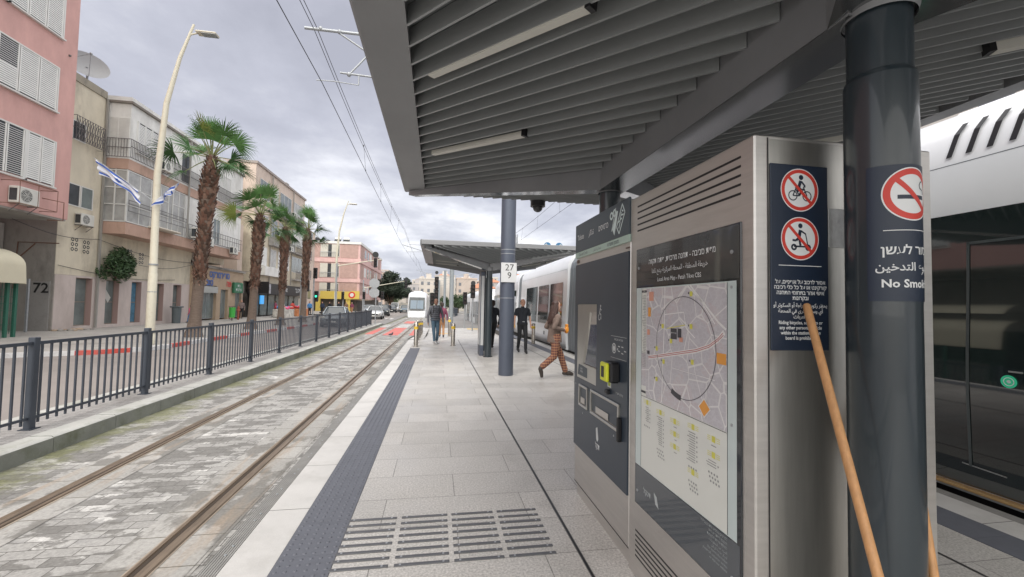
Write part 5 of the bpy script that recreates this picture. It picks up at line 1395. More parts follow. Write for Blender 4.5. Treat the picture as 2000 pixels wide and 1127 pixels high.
def bpk(t, part, J):
    c = Vector(J['chest']); b = MB(); b.box(-.15, .15, c.y-.30, c.y-.11, c.z-.32, c.z+.16, 0, bev=.06); part(b, 'backpack', BLACK)
    b = MB()
    for s_ in (-1, 1): b.tube([c+Vector((s_*.11, -.12, .14)), c+Vector((s_*.115, .04, .17)), c+Vector((s_*.12, .125, .05)), c+Vector((s_*.13, .11, -.12)), c+Vector((s_*.14, -.08, -.2))], .016, 6)
    part(b, 'backpack_straps', BLACK)
    b = MB(); h = Vector(J['hip']); n = 20
    for k in range(7):       # quilting ridges of the jacket
        z = h.z+.0+k*.075; rx = .185-.004*k; b.tube([(h.x+rx*math.cos(2*PI*i/n), h.y+.0+(.150)*math.sin(2*PI*i/n), z) for i in range(n+1)], .022, 6, cap=False)
    part(b, 'jacket_quilting', JG)
person((-.07, 16.9, 0), R(196), 'man in grey padded jacket and blue jeans with a backpack walking towards us', dict(hip=(0, 0, .93), chest=(0, .01, 1.32), neck=(0, .02, 1.49), head=(0, .05, 1.63),
    elL=(-.30, -.05, 1.10), wrL=(-.30, .02, .84), elR=(.30, .02, 1.10), wrR=(.31, .10, .84), knL=(-.09, .05, .49), anL=(-.08, -.02, .09), toL=(-.11, .13, .04), knR=(.08, .10, .49), anR=(.06, .14, .09), toR=(.03, .30, .04)),
    JG, JEAN, M('sneaker', (.35, .35, .36), .6), bald=True, lowhair=True, extra=bpk, voxel=.012, skin=M('skin_dark', (.26, .14, .10), .6))
def simp(f=1): return dict(hip=(0, 0, .92), chest=(0, .0, 1.30), neck=(0, .01, 1.48), head=(0, .03, 1.61), elL=(-.26, -.06, 1.1), wrL=(-.25, .06, .86), elR=(.26, .03, 1.1), wrR=(.26, .12, .88), knL=(-.09, .1*f, .49), anL=(-.08, .16*f, .09), toL=(-.08, .32, .04), knR=(.09, .02, .49), anR=(.09, -.16*f, .10), toR=(.09, .0, .045))
MC = lambda n, c: M(n, c, .85, var=.15, scale=6)
TAN = MC('tan_coat', (.38, .20, .10)); MAR = MC('maroon_top', (.20, .05, .09)); PINK = MC('pink_top', (.62, .10, .20)); BLUE = MC('blue_cloth', (.06, .22, .48)); RED_ = MC('red_top', (.48, .06, .05)); PALE = MC('pale_top', (.45, .43, .40)); BRN = MC('brown_cloth', (.20, .12, .08))
def ppl(x, y, z, hd_, lab, top, legs, voxel=.022, sc_=1.0, **k):
    t = person((x, y, z), R(hd_), lab, simp(k.pop('f', 1)), top, legs, BLACK, voxel=voxel, group='pedestrians further off', **k)
    t.scale = (sc_,)*3; return t
ppl(.22, 21.4, ramp_z(21.4), 0, 'person in maroon top and tan trousers close behind the man with the backpack', MAR, TAN, female=True)
# ================================================================== buildings on the left side of the street
def weather(name, rgb, stain, amt=.5, sc_=.6, var=.1, streak=True):
    return M(name, rgb, .85, var=var, scale=1.4, stain=stain, stain_scale=sc_, stain_amt=amt, bump=.25, bscale=14, stretch=(1, 1, .45) if streak else None)
PINKW = weather('pink_stucco', (.58, .345, .315), (.46, .28, .26), .5)
CREAMW = weather('cream_stucco', (.62, .565, .45), (.38, .34, .27), .75, .8)
TILEW = weather('pinkish_tile', (.54, .47, .44), (.34, .28, .25), .5)
SALM = weather('salmon_band', (.47, .315, .25), (.28, .20, .15), .7, 1.0)
WPAN = weather('white_cladding', (.72, .72, .70), (.42, .41, .38), .5)
GREYW = weather('grey_concrete', (.33, .31, .285), (.14, .13, .12), .8)
PEACH = weather('peach_stucco', (.60, .50, .43), (.40, .32, .27), .5)
PEACH2 = weather('cream_yellow_stucco', (.58, .52, .41), (.30, .25, .19), .7)
TANS = weather('tan_stone', (.42, .32, .23), (.33, .25, .18), .4, streak=False)
CURT = M('curtain_glass', (.36, .36, .35), .25, var=.3, scale=1.2, spec=.7)
DKW = M('opening_dark', (.045, .05, .055), .25, var=.4, scale=1.5)
TRIMW = M('white_frame', (.66, .66, .64), .5)
IRON = M('iron_rail', (.13, .12, .12), .6)
def BX(name, mat, parent, *boxes, bev=0, **k):
    b = MB()
    for q_ in boxes: b.box(*q_[:6], q_[6] if len(q_) > 6 else 0, bev=bev)
    return b.build(name, mat, parent, **k)
def BXS(name, mat, parent, *boxes):
    for q_ in boxes: BX(name, mat, parent, q_)
def shutter(p, X, y0, y1, z0, z1, n=2, openf=None, mat=None):
    """bank of louvred shutter leaves standing proud of a wall whose face is at X (facing +X)"""
    w_ = BX('window', TRIMW, p, (X, X+.07, y0-.06, y0, z0-.06, z1+.06), (X, X+.07, y1, y1+.06, z0-.06, z1+.06), (X, X+.07, y0, y1, z1, z1+.06), (X, X+.13, y0-.1, y1+.1, z0-.12, z0-.06))
    b = MB(); lw = (y1-y0)/n
    for i in range(n):
        a, c = y0+i*lw+.02, y0+(i+1)*lw-.02
        b.box(X+.001, X+.035, a, c, z0, z1, 1)
        for e_ in ((a, a+.05), (c-.05, c)): b.box(X+.02, X+.06, e_[0], e_[1], z0, z1, 0)
        k = int((z1-z0)/.085)
        op = openf[i] if openf else 0
        for j in range(k):
            z = z0+.03+j*.085
            if op and z > z0+(z1-z0)*op: b.box(X+.03, X+.045, a+.05, c-.05, z, z+.02, 0)
            else: b.add([(X+.055, a+.05, z), (X+.055, c-.05, z), (X+.038, c-.05, z+.078), (X+.038, a+.05, z+.078)], [(0, 1, 2, 3)], 0); 
    b.build('shutter', [mat or SHUT, DKW], w_)
    return w_
def window(p, X, y0, y1, z0, z1, nx=2, nz=1, mat=None, depth=.12, name='window', fr=None, proud=0.03):
    """framed window set on a wall face at X looking +X"""
    w_ = BX(name, fr or TRIMW, p, (X, X+proud, y0, y1, z0, z0+.05), (X, X+proud, y0, y1, z1-.05, z1), (X, X+proud, y0, y0+.05, z0+.05, z1-.05), (X, X+proud, y1-.05, y1, z0+.05, z1-.05),
        *[(X+.002, X+proud-.004, y0+(y1-y0)*i/nx-.02, y0+(y1-y0)*i/nx+.02, z0+.05, z1-.05) for i in range(1, nx)], *[(X+.003, X+proud-.006, y0+.05, y1-.05, z0+(z1-z0)*j/nz-.02, z0+(z1-z0)*j/nz+.02) for j in range(1, nz)])
    BX('pane', mat or CURT, w_, (X-.005, X+.008, y0+.04, y1-.04, z0+.04, z1-.04))
    return w_
def railing(p, X, y0, y1, z0, z1, st=.13, mat=None, nm='balcony_rail'):
    b = MB()
    for z in (z0, (z0+z1)/2+.1, z1): b.box(X, X+.03, y0, y1, z, z+.035)
    y = y0
    while y <= y1: b.box(X+.005, X+.022, y, y+.018, z0, z1); y += st
    return b.build(nm, mat or IRON, p)
def bld(name, loc, label, cat='building', group='buildings along the street'): return empty(name, loc, 0, label, cat, group)
# ---- A: pink block
A = bld('apartment_block', (-22, 14, 0), 'pink stucco apartment block with white louvred shutters at the left edge')
BX('wall', [PINKW, GREYW], A, (-30, -17, -2, 22.93, 5.10, 20.5, 0)); BX('underside', GREYW, A, (-29.9, -17.02, -1.9, 22.85, 5.02, 5.099))
BX('ground_wall', GREYW, A, (-30, -20.6, -2, 24.3, -.14, 5.019)); BX('shop_opening', DKW, A, (-20.6, -20.56, 14, 21.3, 0, 3.2))
shutter(A, -17, 20.72, 22.0, 6.45, 8.38, 2, (0, 0)); shutter(A, -17, 19.1, 20.6, 6.45, 8.38, 2, (.01, .01)); shutter(A, -17, 18.0, 19.05, 6.45, 8.38, 1)
shutter(A, -17, 18.4, 21.93, 9.83, 11.72, 4, (0, .45, 0, 0)); shutter(A, -17, 19.6, 22.04, 13.22, 15.1, 3, (0, 0, 0)); shutter(A, -17, 18.0, 19.5, 13.22, 15.1, 2)
for z in (9.2, 12.6, 16): BX('pipe_stub', IRON, A, (-17, -16.93, 22.45, 22.52, z, z+.07)) if z > 12 else None
# ---- B: cream house with tall ground-floor windows
Bb = bld('corner_house', (-22, 30, 0), 'weathered cream stucco house with the painted number 72 and tall dark windows below')
BX('wall', CREAMW, Bb, (-30, -18.5, 24.42, 36.0, 2.66, 12.6), (-30, -18.62, 36.0, 41.3, 4.6, 12.6))
b = MB()
hw = [(25.68, 26.78), (27.75, 28.78), (29.80, 30.70), (32.10, 32.95), (33.98, 34.98)]
y = 24.45
for (a, c) in hw: b.box(-18.9, -18.50, y, a, -.14, 2.655, 0); b.box(-18.9, -18.50, a, c, -.14, .03, 0); b.box(-18.9, -18.50, a, c, 2.56, 2.655, 0); y = c
b.box(-18.9, -18.50, y, 36.0, -.14, 2.655, 0); b.box(-19, -18.9, 24.45, 36, -.14, 2.655, 1); b.build('tiled_base', [TILEW, DKW], Bb)
for i, (a, c) in enumerate(hw):
    w_ = window(Bb, -18.80, a, c, .03, 2.56, 1, 2, GLASS2 if i != 2 else M('blue_glass', (.08, .20, .30), .2, var=.3, scale=3), fr=M('brown_frame', (.22, .18, .15), .5))
    BX('window_jamb', M('rose_jamb', (.36, .25, .23), .7), w_, (-18.79, -18.505, c-.02, c-.003, .032, 2.555))
b = MB(); b.add([(-18.77, 28.15-.15, 2.2), (-18.77, 28.55, 1.55), (-18.77, 28.35, 1.25), (-18.77, 27.85, 1.9)], [(0, 1, 2, 3)]); b.build('window_poster', M('poster_white', (.55, .55, .52), .6), Bb)
tf = lambda X, yc, zc: (lambda u, v, d: (X+d, yc+u, zc+v))      # on a wall facing +X, u runs to the viewer's right (+Y)
b = MB(); b.add([(-30, 24.40, -.14), (-18.52, 24.40, -.14), (-18.52, 24.40, 5.05), (-30, 24.40, 5.05)], [(0, 1, 2, 3)], 0); b.box(-30, -18.52, 24.41, 24.44, -.14, 12.5, 0); b.build('side_wall', GREYW, Bb)
BX('side_door', M('grey_door', (.33, .32, .31), .7, var=.15, scale=2, stain=(.2, .19, .18), stain_scale=2, stain_amt=.5), Bb, (-19.42, -18.62, 24.34, 24.39, -.13, 2.28))
text('72', .68, lambda u, v, d: (-18.98+u, 24.335-d, 1.93+v), Bb, 'painted_number', BLACK, bold=.012, d=.003)
BX('parapet', weather('dirty_parapet', (.33, .30, .24), (.12, .11, .10), .9, 1.4), Bb, (-30, -18.44, 24.42, 27.0, 12.6, 13.0), (-30, -18.9, 27.0, 41, 12.6, 12.75))
# upper windows of the narrow part
window(Bb, -18.5, 24.9, 25.75, 9.6, 10.6, 2, 1, DKW); window(Bb, -18.5, 24.75, 25.6, 6.2, 7.35, 1, 1, DKW); window(Bb, -18.5, 25.65, 26.45, 6.2, 7.35, 1, 1, GLASS2)
b = MB()
for i in range(12): y = 24.6+i*.17; b.box(-18.1, -18.08, y, y+.02, 9.5, 10.7); b.bar((-18.09, y, 9.5), (-18.09, min(26.5, y+.5), 10.7), .015, .015); b.bar((-18.09, y+.3, 9.5), (-18.09, max(24.6, y-.2), 10.7), .015, .015)
for z in (9.5, 10.1, 10.7): b.box(-18.48, -18.08, 24.6, 24.62, z, z+.02); b.box(-18.48, -18.08, 26.5, 26.52, z, z+.02); b.box(-18.1, -18.08, 24.6, 26.5, z, z+.02)
b.build('window_grille', IRON, Bb)
b = MB()
for (y0_, z0_) in ((25.2, 3.85), (25.95, 3.8), (29.2, 3.75), (30.25, 3.65), (31.3, 3.6)):
    for i in range(3):
        for j in range(2): ring(b, tf(-18.49, y0_+.13+j*.24, z0_+.15+i*.25), 0, 0, .05, .10, .002, 10, 0)
    b.box(-18.52, -18.493, y0_, y0_+.5, z0_, z0_+.76, 1); b.build('vent_block', [DKW, CREAMW], Bb); b = MB()
# projecting enclosed balconies (white over salmon slabs)
XB = -17.3
BX('balcony_slab', SALM, Bb, (-18.6, XB, 27.1, 41.25, 5.12, 5.78), (-18.6, XB, 27.1, 41.25, 8.78, 9.36))
BX('bay_upper', WPAN, Bb, (-18.6, XB-.02, 27.12, 41.2, 9.36, 12.5)); BX('roof_trim', M('roof_trim', (.20, .18, .16), .7), Bb, (-18.9, XB+.12, 27.0, 41.3, 12.5, 12.62)); BX('roof_edge', WPAN, Bb, (-18.9, XB+.06, 27.03, 41.25, 12.62, 12.86))
b = MB()      # side face shutters of the bay (facing us)
for (x0, x1) in ((-18.45, -17.92), (-17.88, -17.36)):
    k = 22
    for j in range(k): z = 9.8+j*.085; b.add([(x0, 27.10, z), (x1, 27.10, z), (x1, 27.075, z+.07), (x0, 27.075, z+.07)], [(0, 1, 2, 3)])
    b.box(x0-.02, x1+.02, 27.10, 27.118, 9.75, 11.75)
b.build('side_shutter', SHUT, Bb)
shutter(Bb, XB-.02, 27.7, 29.5, 10.0, 11.7, 3, None); window(Bb, XB-.02, 32.0, 33.0, 9.5, 11.5, 1, 1, DKW); window(Bb, XB-.02, 36.9, 39.0, 9.7, 11.6, 3, 1, M('white_blind', (.58, .58, .56), .6))
railing(Bb, XB+.12, 27.0, 35.6, 9.42, 10.45); railing(Bb, XB+.12, 36.2, 41.2, 9.42, 10.45)
b = MB()
for z in (9.42, 9.95, 10.45): b.box(-18.5, XB+.12, 26.98, 27.01, z, z+.03)
for i in range(9): x = -18.5+i*.14; b.box(x, x+.018, 26.985, 27.0, 9.42, 10.45)
b.build('balcony_rail', IRON, Bb)
# first floor: glazed bay then white panels
for (a, c, nx) in ((27.15, 29.2, 2), (29.3, 30.9, 2), (31.3, 32.7, 2)): window(Bb, XB-.04, a, c, 5.82, 8.74, nx, 3, CURT)
BX('bay_glazing_core', CURT, Bb, (-18.6, XB-.045, 27.14, 32.75, 5.8, 8.76)); BX('bay_lower', WPAN, Bb, (-18.6, XB-.05, 32.8, 41.2, 5.8, 8.76))
b = MB(); 
for x in (-18.5, -17.95, -17.37): b.box(x, x+.06, 27.10, 27.135, 5.8, 8.76)
for z in (5.8, 6.75, 7.7, 8.68): b.box(-18.5, -17.31, 27.105, 27.13, z, z+.06)
b.build('bay_side_frame', TRIMW, Bb)
railing(Bb, XB+.14, 32.9, 41.1, 5.85, 6.75, .4); railing(Bb, XB+.14, 27.05, 32.6, 6.4, 7.0, 5.5)
window(Bb, XB-.05, 36.5, 37.6, 5.9, 7.9, 2, 1, GLASS2); window(Bb, XB-.05, 38.0, 40.8, 5.9, 8.2, 3, 1, SHUT)
BX('plaster_canopy', M('pale_tarp', (.58, .53, .45), .8), Bb, (-17.6, -16.75, 29.0, 31.4, 5.80, 5.92), bev=.05)
# ground-floor shop with tan stone front
C2 = bld('tan_shop', (-19, 40, 0), 'tan stone shop front with blue lettering under the white balconies')
BX('wall', TANS, C2, (-24, -18.3, 36.0, 37.3, -.14, 4.1), (-24, -18.3, 37.3, 39.6, 2.7, 4.1), (-24, -18.3, 39.6, 40.3, -.14, 4.1), (-24, -18.3, 40.3, 41.6, 2.45, 4.1), (-24, -18.3, 41.6, 43.0, -.14, 4.1), (-24, -18.3, 43.0, 44.3, 3.2, 4.1), (-24, -18.31, 44.3, 44.5, -.14, 4.1))
BX('cornice', GREYW, C2, (-24, -18.15, 36.0, 44.6, 4.1, 4.3)); 
for (a, c, z) in ((37.3, 39.6, 2.7), (40.3, 41.6, 2.45), (43.0, 44.3, 3.2)): window(C2, -18.55, a, c, .0, z, 2, 1, GLASS2, fr=GALV)
BX('shop_sign', M('pale_sign', (.40, .41, .40), .6), C2, (-18.28, -18.1, 36.6, 39.4, 2.1, 2.62)); 
BLU = M('blue_letters', (.03, .12, .42), .45); 
text('סופרמרקט', .75, tf(-18.28, 40.0, 3.62), C2, 'shop_lettering', BLU, bold=.02, d=.02); text('טוב', .70, tf(-18.28, 38.4, 2.93), C2, 'shop_lettering', BLU, bold=.02, d=.02); text('פה', .7, tf(-18.28, 41.6, 2.95), C2, 'shop_lettering', M('red_letters', (.6, .05, .05), .5), bold=.02, d=.02)
gsn = BX('green_sign', GREENSH, C2, (-18.25, -18.05, 42.2, 43.9, 2.2, 3.15), bev=.03); text('בית\nמרקחת', .36, tf(-18.05, 43.05, 2.68), gsn, 'sign_lettering', WHITE, d=.01)
# ---- D: peach building with grey balconies
D = bld('peach_building', (-22, 54, 0), 'peach apartment building with grey balconies and black shop signs behind the second palm')
BX('wall', [PEACH, PEACH2], D, (-26, -18.5, 46.8, 63.0, 3.6, 15.5, 0)); BX('wall_lower', PEACH2, D, (-26, -18.47, 46.79, 62.9, 3.5, 10.4)); BX('rear_wing', PEACH, D, (-24, -20.4, 44.6, 46.8, -.14, 14.8), (-24, -19.2, 45.2, 46.2, -.14, 9)); BX('wall_base', GREYW, D, (-26, -19.3, 46.9, 62.9, -.14, 3.5))
BX('parapet', M('grey_parapet', (.33, .29, .27), .8), D, (-26, -18.35, 46.7, 63.1, 15.5, 15.75)); BX('roof_box', GREYW, D, (-20, -19, 57, 58, 15.75, 16.4))
for fl, z in enumerate((4.9, 8.3, 11.9)):
    for (a, c) in ((47.8, 50.3), (51.3, 53.0), (53.6, 57.4), (58.2, 62.4)):
        window(D, -18.46, a, c, z+.4, z+2.4, 3 if c-a > 2 else 2, 1, (CURT, GLASS2, SHUT)[(fl+int(a)) % 3])
    BX('balcony_panel', M('grey_balcony', (.30, .29, .28), .8, var=.2, scale=3), D, (-18.44, -17.9, 50.6, 57.8, z-.65, z+.30)) if fl else BX('balcony_panel', WPAN, D, (-18.44, -17.9, 48.5, 54.8, z-.65, z+.30))
    railing(D, -17.88, 58.2, 62.6, z-.5, z+.4, .15)
    BX('balcony_slab', GREYW, D, (-18.44, -17.85, 58.0, 62.8, z-.7, z-.52))
BX('shop_fascia', BLACK, D, (-18.9, -18.2, 47.0, 62.8, 2.25, 3.45)); BX('shop_interior', M('shop_dark', (.05, .045, .04), .5, var=.8, scale=1.2), D, (-19.3, -19.0, 47.0, 62.8, -.1, 2.25))
BXS('shop_glass', GLASS2, D, *[(-18.7, -18.66, 47.4+i*2.2, 49.2+i*2.2, 0, 2.2) for i in range(7)])
BX('lit_sign', M('blue_lit', (.05, .30, .65), .4, emit=.5), D, (-18.2, -18.1, 48.2, 49.1, 1.2, 2.1))
b = MB(); b.box(-18.2, -17.0, 47.2, 47.3, 2.3, 3.5); b.build('side_awning', BLACK, D)
BX('banner', M('banner_grey', (.40, .40, .44), .6, var=.4, scale=4), D, (-18.19, -18.12, 48.2, 50.9, 2.35, 3.4)); text('מאפה', .7, tf(-18.11, 49.6, 2.9), D, 'shop_lettering', NAVY, d=.01, bold=.01)
text('Mati·le', 1.0, tf(-18.19, 55.0, 2.98), D, 'shop_lettering', WHITE, d=.01, bold=.012); text('מאפייה', .3, tf(-18.19, 55.2, 2.42), D, 'shop_lettering', WHITE, d=.01)
text('קפה בר', .8, tf(-18.19, 60.6, 2.95), D, 'shop_lettering', WHITE, d=.01, bold=.01)
D2 = bld('low_tan_block', (-24, 70, 0), 'plain tan block partly hidden beyond the peach building'); BX('wall', PEACH, D2, (-32, -20.5, 63.5, 76, -.14, 13)); BXS('window', GLASS2, D2, *[(-20.5, -20.46, 65+i*2.6, 66.6+i*2.6, 2+j*3.1, 3.5+j*3.1) for i in range(4) for j in range(4)])
# ---- E: pink corner block facing us across the junction
E_ = bld('pink_corner_block', (-20, 95, 0), 'four storey pink block with brick red panels and yellow shops at the junction')
PNK = weather('pink_paint', (.62, .42, .395), (.50, .32, .30), .4); BRICKP = M('brick_red_panel', (.42, .285, .25), .85, var=.12, scale=2)
BX('wall', PNK, E_, (-31, -14.8, 85, 116, 2.6, 12.6)); BX('wall_base', M('shop_dark2', (.07, .06, .05), .6, var=.6, scale=.8), E_, (-30.8, -15.1, 85.3, 115, -.3, 2.6))
BX('roof_parapet', TRIMW, E_, (-31.1, -14.6, 84.8, 116.2, 12.6, 13.05))
for z0_, z1_ in ((9.95, 12.55), (6.1, 8.95), (2.9, 5.3)):
    BXS('brick_panel', BRICKP, E_, (-18.3, -15.2, 84.93, 85.02, z0_, z1_), (-24.3, -22.0, 84.93, 85.02, z0_, z1_), (-30, -27.6, 84.93, 85.02, z0_, z1_))
    BXS('brick_panel', BRICKP, E_, (-14.82, -14.74, 86.0, 89.0, z0_, z1_), (-14.82, -14.74, 99, 102, z0_, z1_), (-14.82, -14.74, 110, 113, z0_, z1_))
    for (x0, x1) in ((-21.9, -18.5), (-27.4, -24.5)):
        b = MB(); b.box(x0, x1, 84.9, 85.03, z0_+.1, z1_-.1, 0); b.box(x0+(x1-x0)*.40, x0+(x1-x0)*.58, 84.87, 84.91, z0_+.15, z1_-.1, 1); b.box(x0+(x1-x0)*.88, x1-.1, 84.87, 84.91, z0_+.3, z1_-.3, 1)
        for i in range(10): b.box(x0+(x1-x0)*i/10, x0+(x1-x0)*i/10+.03, 84.75, 84.78, z0_, z0_+1.0, 2)
        b.box(x0, x1, 84.74, 84.78, z0_+.98, z0_+1.04, 2); b.build('balcony_window', [M('cream_blind', (.52, .50, .44), .7, var=.1, scale=1), DKW, GALV], E_)
    for y in (90, 93.5, 97, 103.5, 107): 
        BX('side_window', GLASS2 if (y+z0_) % 2 > 1 else SHUT, E_, (-14.82, -14.76, y, y+2.0, z0_+.6, z1_-.4)); 
for z in (9.45, 5.7, 2.6): BX('floor_band', PNK, E_, (-31.05, -14.6, 84.8, 116.1, z-.35, z+.35))
YL = M('yellow_shop', (.62, .47, .10), .6)
BX('shop_fascia', [YL, REDP, GREENSH], E_, (-21.5, -16.0, 84.2, 84.7, 2.15, 3.6, 0), (-16.0, -14.6, 84.2, 84.7, 2.2, 3.7, 0), (-27.5, -23.5, 84.3, 84.7, 1.9, 3.1, 2)); BX('shop_post', YL, E_, (-22.3, -21.5, 84.4, 84.9, -.2, 2.6), (-17.0, -16.2, 84.4, 84.9, -.2, 2.3)); BX('shop_awning', [M('awning_brown', (.30, .22, .17), .8)], E_, (-16.2, -12.9, 84.5, 88.5, 2.0, 2.15))
b = MB(); ring(b, lambda u, v, d: (u, 84.19-d, v), -15.9, 2.95, .35, .62, .01, 24, 0); disc(b, lambda u, v, d: (u, 84.19-d, v), -15.9, 2.95, .35, .01, 20, 1); b.build('round_logo', [REDP, TRIMW], E_)
BX('roof_tent', BLACK, E_, (-24.2, -22.9, 88, 90, 13.0, 13.1)); b = MB(); b.add([(-25, 88, 13.05), (-23.4, 87.6, 14.1), (-21.0, 88, 13.05), (-23.4, 90, 13.3)], [(0, 1, 2), (0, 3, 1), (1, 3, 2)]); b.add([(-22.4, 88, 13.05), (-21.3, 87.6, 13.7), (-19.8, 88, 13.05), (-21.3, 90, 13.2)], [(0, 1, 2), (0, 3, 1), (1, 3, 2)]); b.build('roof_tarpaulin', M('black_tarp', (.03, .03, .035), .7), E_)
def rooftank(x, y, z, lab):
    t = empty('solar_water_heater', (x, y, z), 0, lab, 'water heater', 'water heaters on the far roofs'); b = MB(); b.tube([(x-.5, y, z+.9), (x+.5, y, z+.9)], .28, 10); b.build('tank', TRIMW, t)
    b = MB(); b.add([(x-.6, y-.9, z+.1), (x+.6, y-.9, z+.1), (x+.6, y-.1, z+.8), (x-.6, y-.1, z+.8)], [(0, 1, 2, 3), (3, 2, 1, 0)]); b.bar((x-.5, y, z), (x-.5, y, z+.8), .04, .04); b.bar((x+.5, y, z), (x+.5, y, z+.8), .04, .04); b.build('collector', GLASS, t)
for x, lab in ((-17.8, 'white water heater nearest the right corner of the pink block roof'), (-19.4, 'white water heater beside the black roof tarpaulin'), (-26.5, 'white water heater at the left of the pink block roof')): rooftank(x, 87.5, 13.0, lab)
# ---- satellite dish
t = empty('satellite_dish', (-19.2, 26.6, 13.0), 0, 'large grey satellite dish on the weathered cream roof edge', 'satellite dish')
ax = Vector((.62, -.62, .48)).normalized(); c0 = Vector((-19.0, 26.3, 14.15)); u = ax.cross(Vector((0, 0, 1))).normalized(); v = u.cross(ax)
b = MB(); rows_ = []
for j in range(7):
    r = .92*j/6; rows_.append([c0+(u*math.cos(2*PI*i/28)+v*math.sin(2*PI*i/28))*r-ax*(.22*(1-(r/.92)**2)) for i in range(28)])
for j in range(6): b.add(rows_[j]+rows_[j+1], [(i, (i+1) % 28, 28+(i+1) % 28, 28+i) for i in range(28)], 0, True)
b.build('dish', M('dish_grey', (.30, .31, .32), .5), t)
b = MB(); b.tube([c0-ax*.2, (-19.2, 26.6, 13.6), (-19.2, 26.6, 12.9)], .05, 8); b.tube([c0-v*.9, c0+ax*.75], .018, 6); b.tube([c0+u*.7, c0+ax*.75], .012, 6); b.ell(c0+ax*.75, (.07, .07, .07), 8, 6); b.build('dish_mount', GALV, t)
# ---- air conditioners
def acunit(x, y, z, label, sc_=1.0):
    t = empty('air_conditioner', (x, y, z), 0, label, 'air conditioner', 'air conditioner units on the facades'); t.scale = (sc_,)*3
    L_ = MB(); L_.box(0, .32, -.42, .42, 0, .6, 0, bev=.02); o = L_.build('casing', ACM, None); o.parent = t
    L_ = MB(); f_ = lambda u, v, d: (.322+d, -.1+u, .3+v)
    disc(L_, f_, 0, 0, .23, .001, 24, 1)
    for r in (.06, .11, .16, .21): ring(L_, f_, 0, 0, r-.009, r+.009, .006, 24, 0)
    for k in range(6): seg(L_, f_, (0, 0), (.22*math.cos(k*PI/3), .22*math.sin(k*PI/3)), .012, .008, 0)
    o = L_.build('fan_grille', [ACM, DKW], None); o.parent = t
    L_ = MB(); L_.box(.04, .28, -.4205, -.4202, .08, .52, 0); o = L_.build('side_grille', DKW, None); o.parent = t
    L_ = MB(); L_.bar((0, -.35, -.02), (.34, -.35, -.02), .03, .03); L_.bar((0, .35, -.02), (.34, .35, -.02), .03, .03); L_.bar((0, -.35, -.3), (.3, -.35, -.03), .02, .02); L_.bar((0, .35, -.3), (.3, .35, -.03), .02, .02); o = L_.build('bracket', IRON, None); o.parent = t
acunit(-16.98, 20.55, 5.28, 'air conditioner in an iron cage on the pink wall', 1.12); acunit(-18.48, 25.75, 5.28, 'air conditioner under the dark window of the cream wall'); acunit(-17.1, 33.6, 5.83, 'air conditioner standing on the slab beside the glazed bay', 1.25)
acunit(-17.15, 35.3, 5.55, 'smaller air conditioner right beside the largest palm trunk'); acunit(-17.15, 35.5, 9.4, 'air conditioner on the upper balcony behind the first palm'); acunit(-17.15, 39.3, 5.4, 'air conditioner under the shuttered window past the first palm')
for (x_, y_, z0_, z1_) in ((-18.45, 26.95, -.1, 12.6), (-18.45, 36.05, 2.7, 5.1), (-17.22, 32.76, 5.8, 12.5), (-18.4, 50.9, 3.6, 15.4), (-18.4, 57.9, 3.6, 15.4)):
    BX('drain_pipe', M('pipe_grey', (.30, .29, .27), .6), Bb if y_ < 45 else D, (x_, x_+.09, y_, y_+.09, z0_, z1_))
acunit(-18.4, 53.2, 9.0, 'air conditioner high on the peach building above the black signs'); acunit(-18.4, 58.0, 12.2, 'topmost air conditioner on the peach building'); acunit(-17.15, 29.9, 9.5, 'air conditioner on the balcony above the glazed bay')
acunit(-17.85, 55.6, 7.55, 'air conditioner on the peach building between two palms')
t = empty('ac_cage', (-16.6, 20.6, 5.2), 0, 'rusty iron cage bars around the air conditioner on the pink wall', 'cage')
b = MB()
for z in (5.2, 6.1): b.tube([(-17, 19.8, z), (-16.35, 19.8, z), (-16.35, 21.5, z), (-17, 21.5, z)], .015, 5)
for y in (19.8, 20.6, 21.5): b.tube([(-16.35, y, 5.2), (-16.35, y, 6.1)], .012, 5)
b.tube([(-17, 21.6, 5.8), (-16.4, 21.9, 5.7), (-16.4, 21.9, 4.9), (-17, 21.9, 4.9)], .02, 5); b.build('cage_bars', M('rusty_iron', (.18, .09, .06), .8), t)
# ---- shrub growing out of the wall
def leafball(name, c, r, n, mats, label, cat, s=.12, seed=1, group=None, flat_=1, parent=None, lean=(0, 0, 0)):
    b = MB(); rr = random.Random(seed)
    clumps = [(Vector((rr.gauss(0, .42)*r[0], rr.gauss(0, .42)*r[1], rr.gauss(0, .42)*r[2])), rr.uniform(.25, .5)) for _ in range(26)]
    for i in range(n):
        cc, cr = rr.choice(clumps); d = Vector((rr.gauss(0, 1), rr.gauss(0, 1), rr.gauss(0, 1))).normalized()
        p = cc+Vector((d.x*r[0], d.y*r[1], d.z*r[2]))*cr*rr.uniform(.6, 1.05)
        if (p.x/r[0])**2+(p.y/r[1])**2+(p.z/r[2])**2 > 1.6: continue
        p = p+Vector(c); a = Vector((rr.gauss(0, 1), rr.gauss(0, 1), rr.gauss(0, .6))).normalized(); e_ = a.cross(d).normalized() if a.cross(d).length > .1 else Vector((1, 0, 0)); k = s*rr.uniform(.6, 1.3)
        b.add([p-a*k-e_*k*.12, p-e_*k*.5*.6, p+a*k, p+e_*k*.5*.6], [(0, 1, 2, 3)], rr.randrange(len(mats)))
    o = b.build(name, mats, parent)
    if label: tag(o, label, cat, group)
    return o
LG = [M('leaf_a', (.035, .075, .025), .6), M('leaf_b', (.05, .10, .035), .6), M('leaf_c', (.022, .05, .018), .6)]
sh = empty('wall_shrub', (-18.4, 28.2, 2.6), 0, 'dark green shrub growing out of the cream wall above the second tall window', 'shrub')
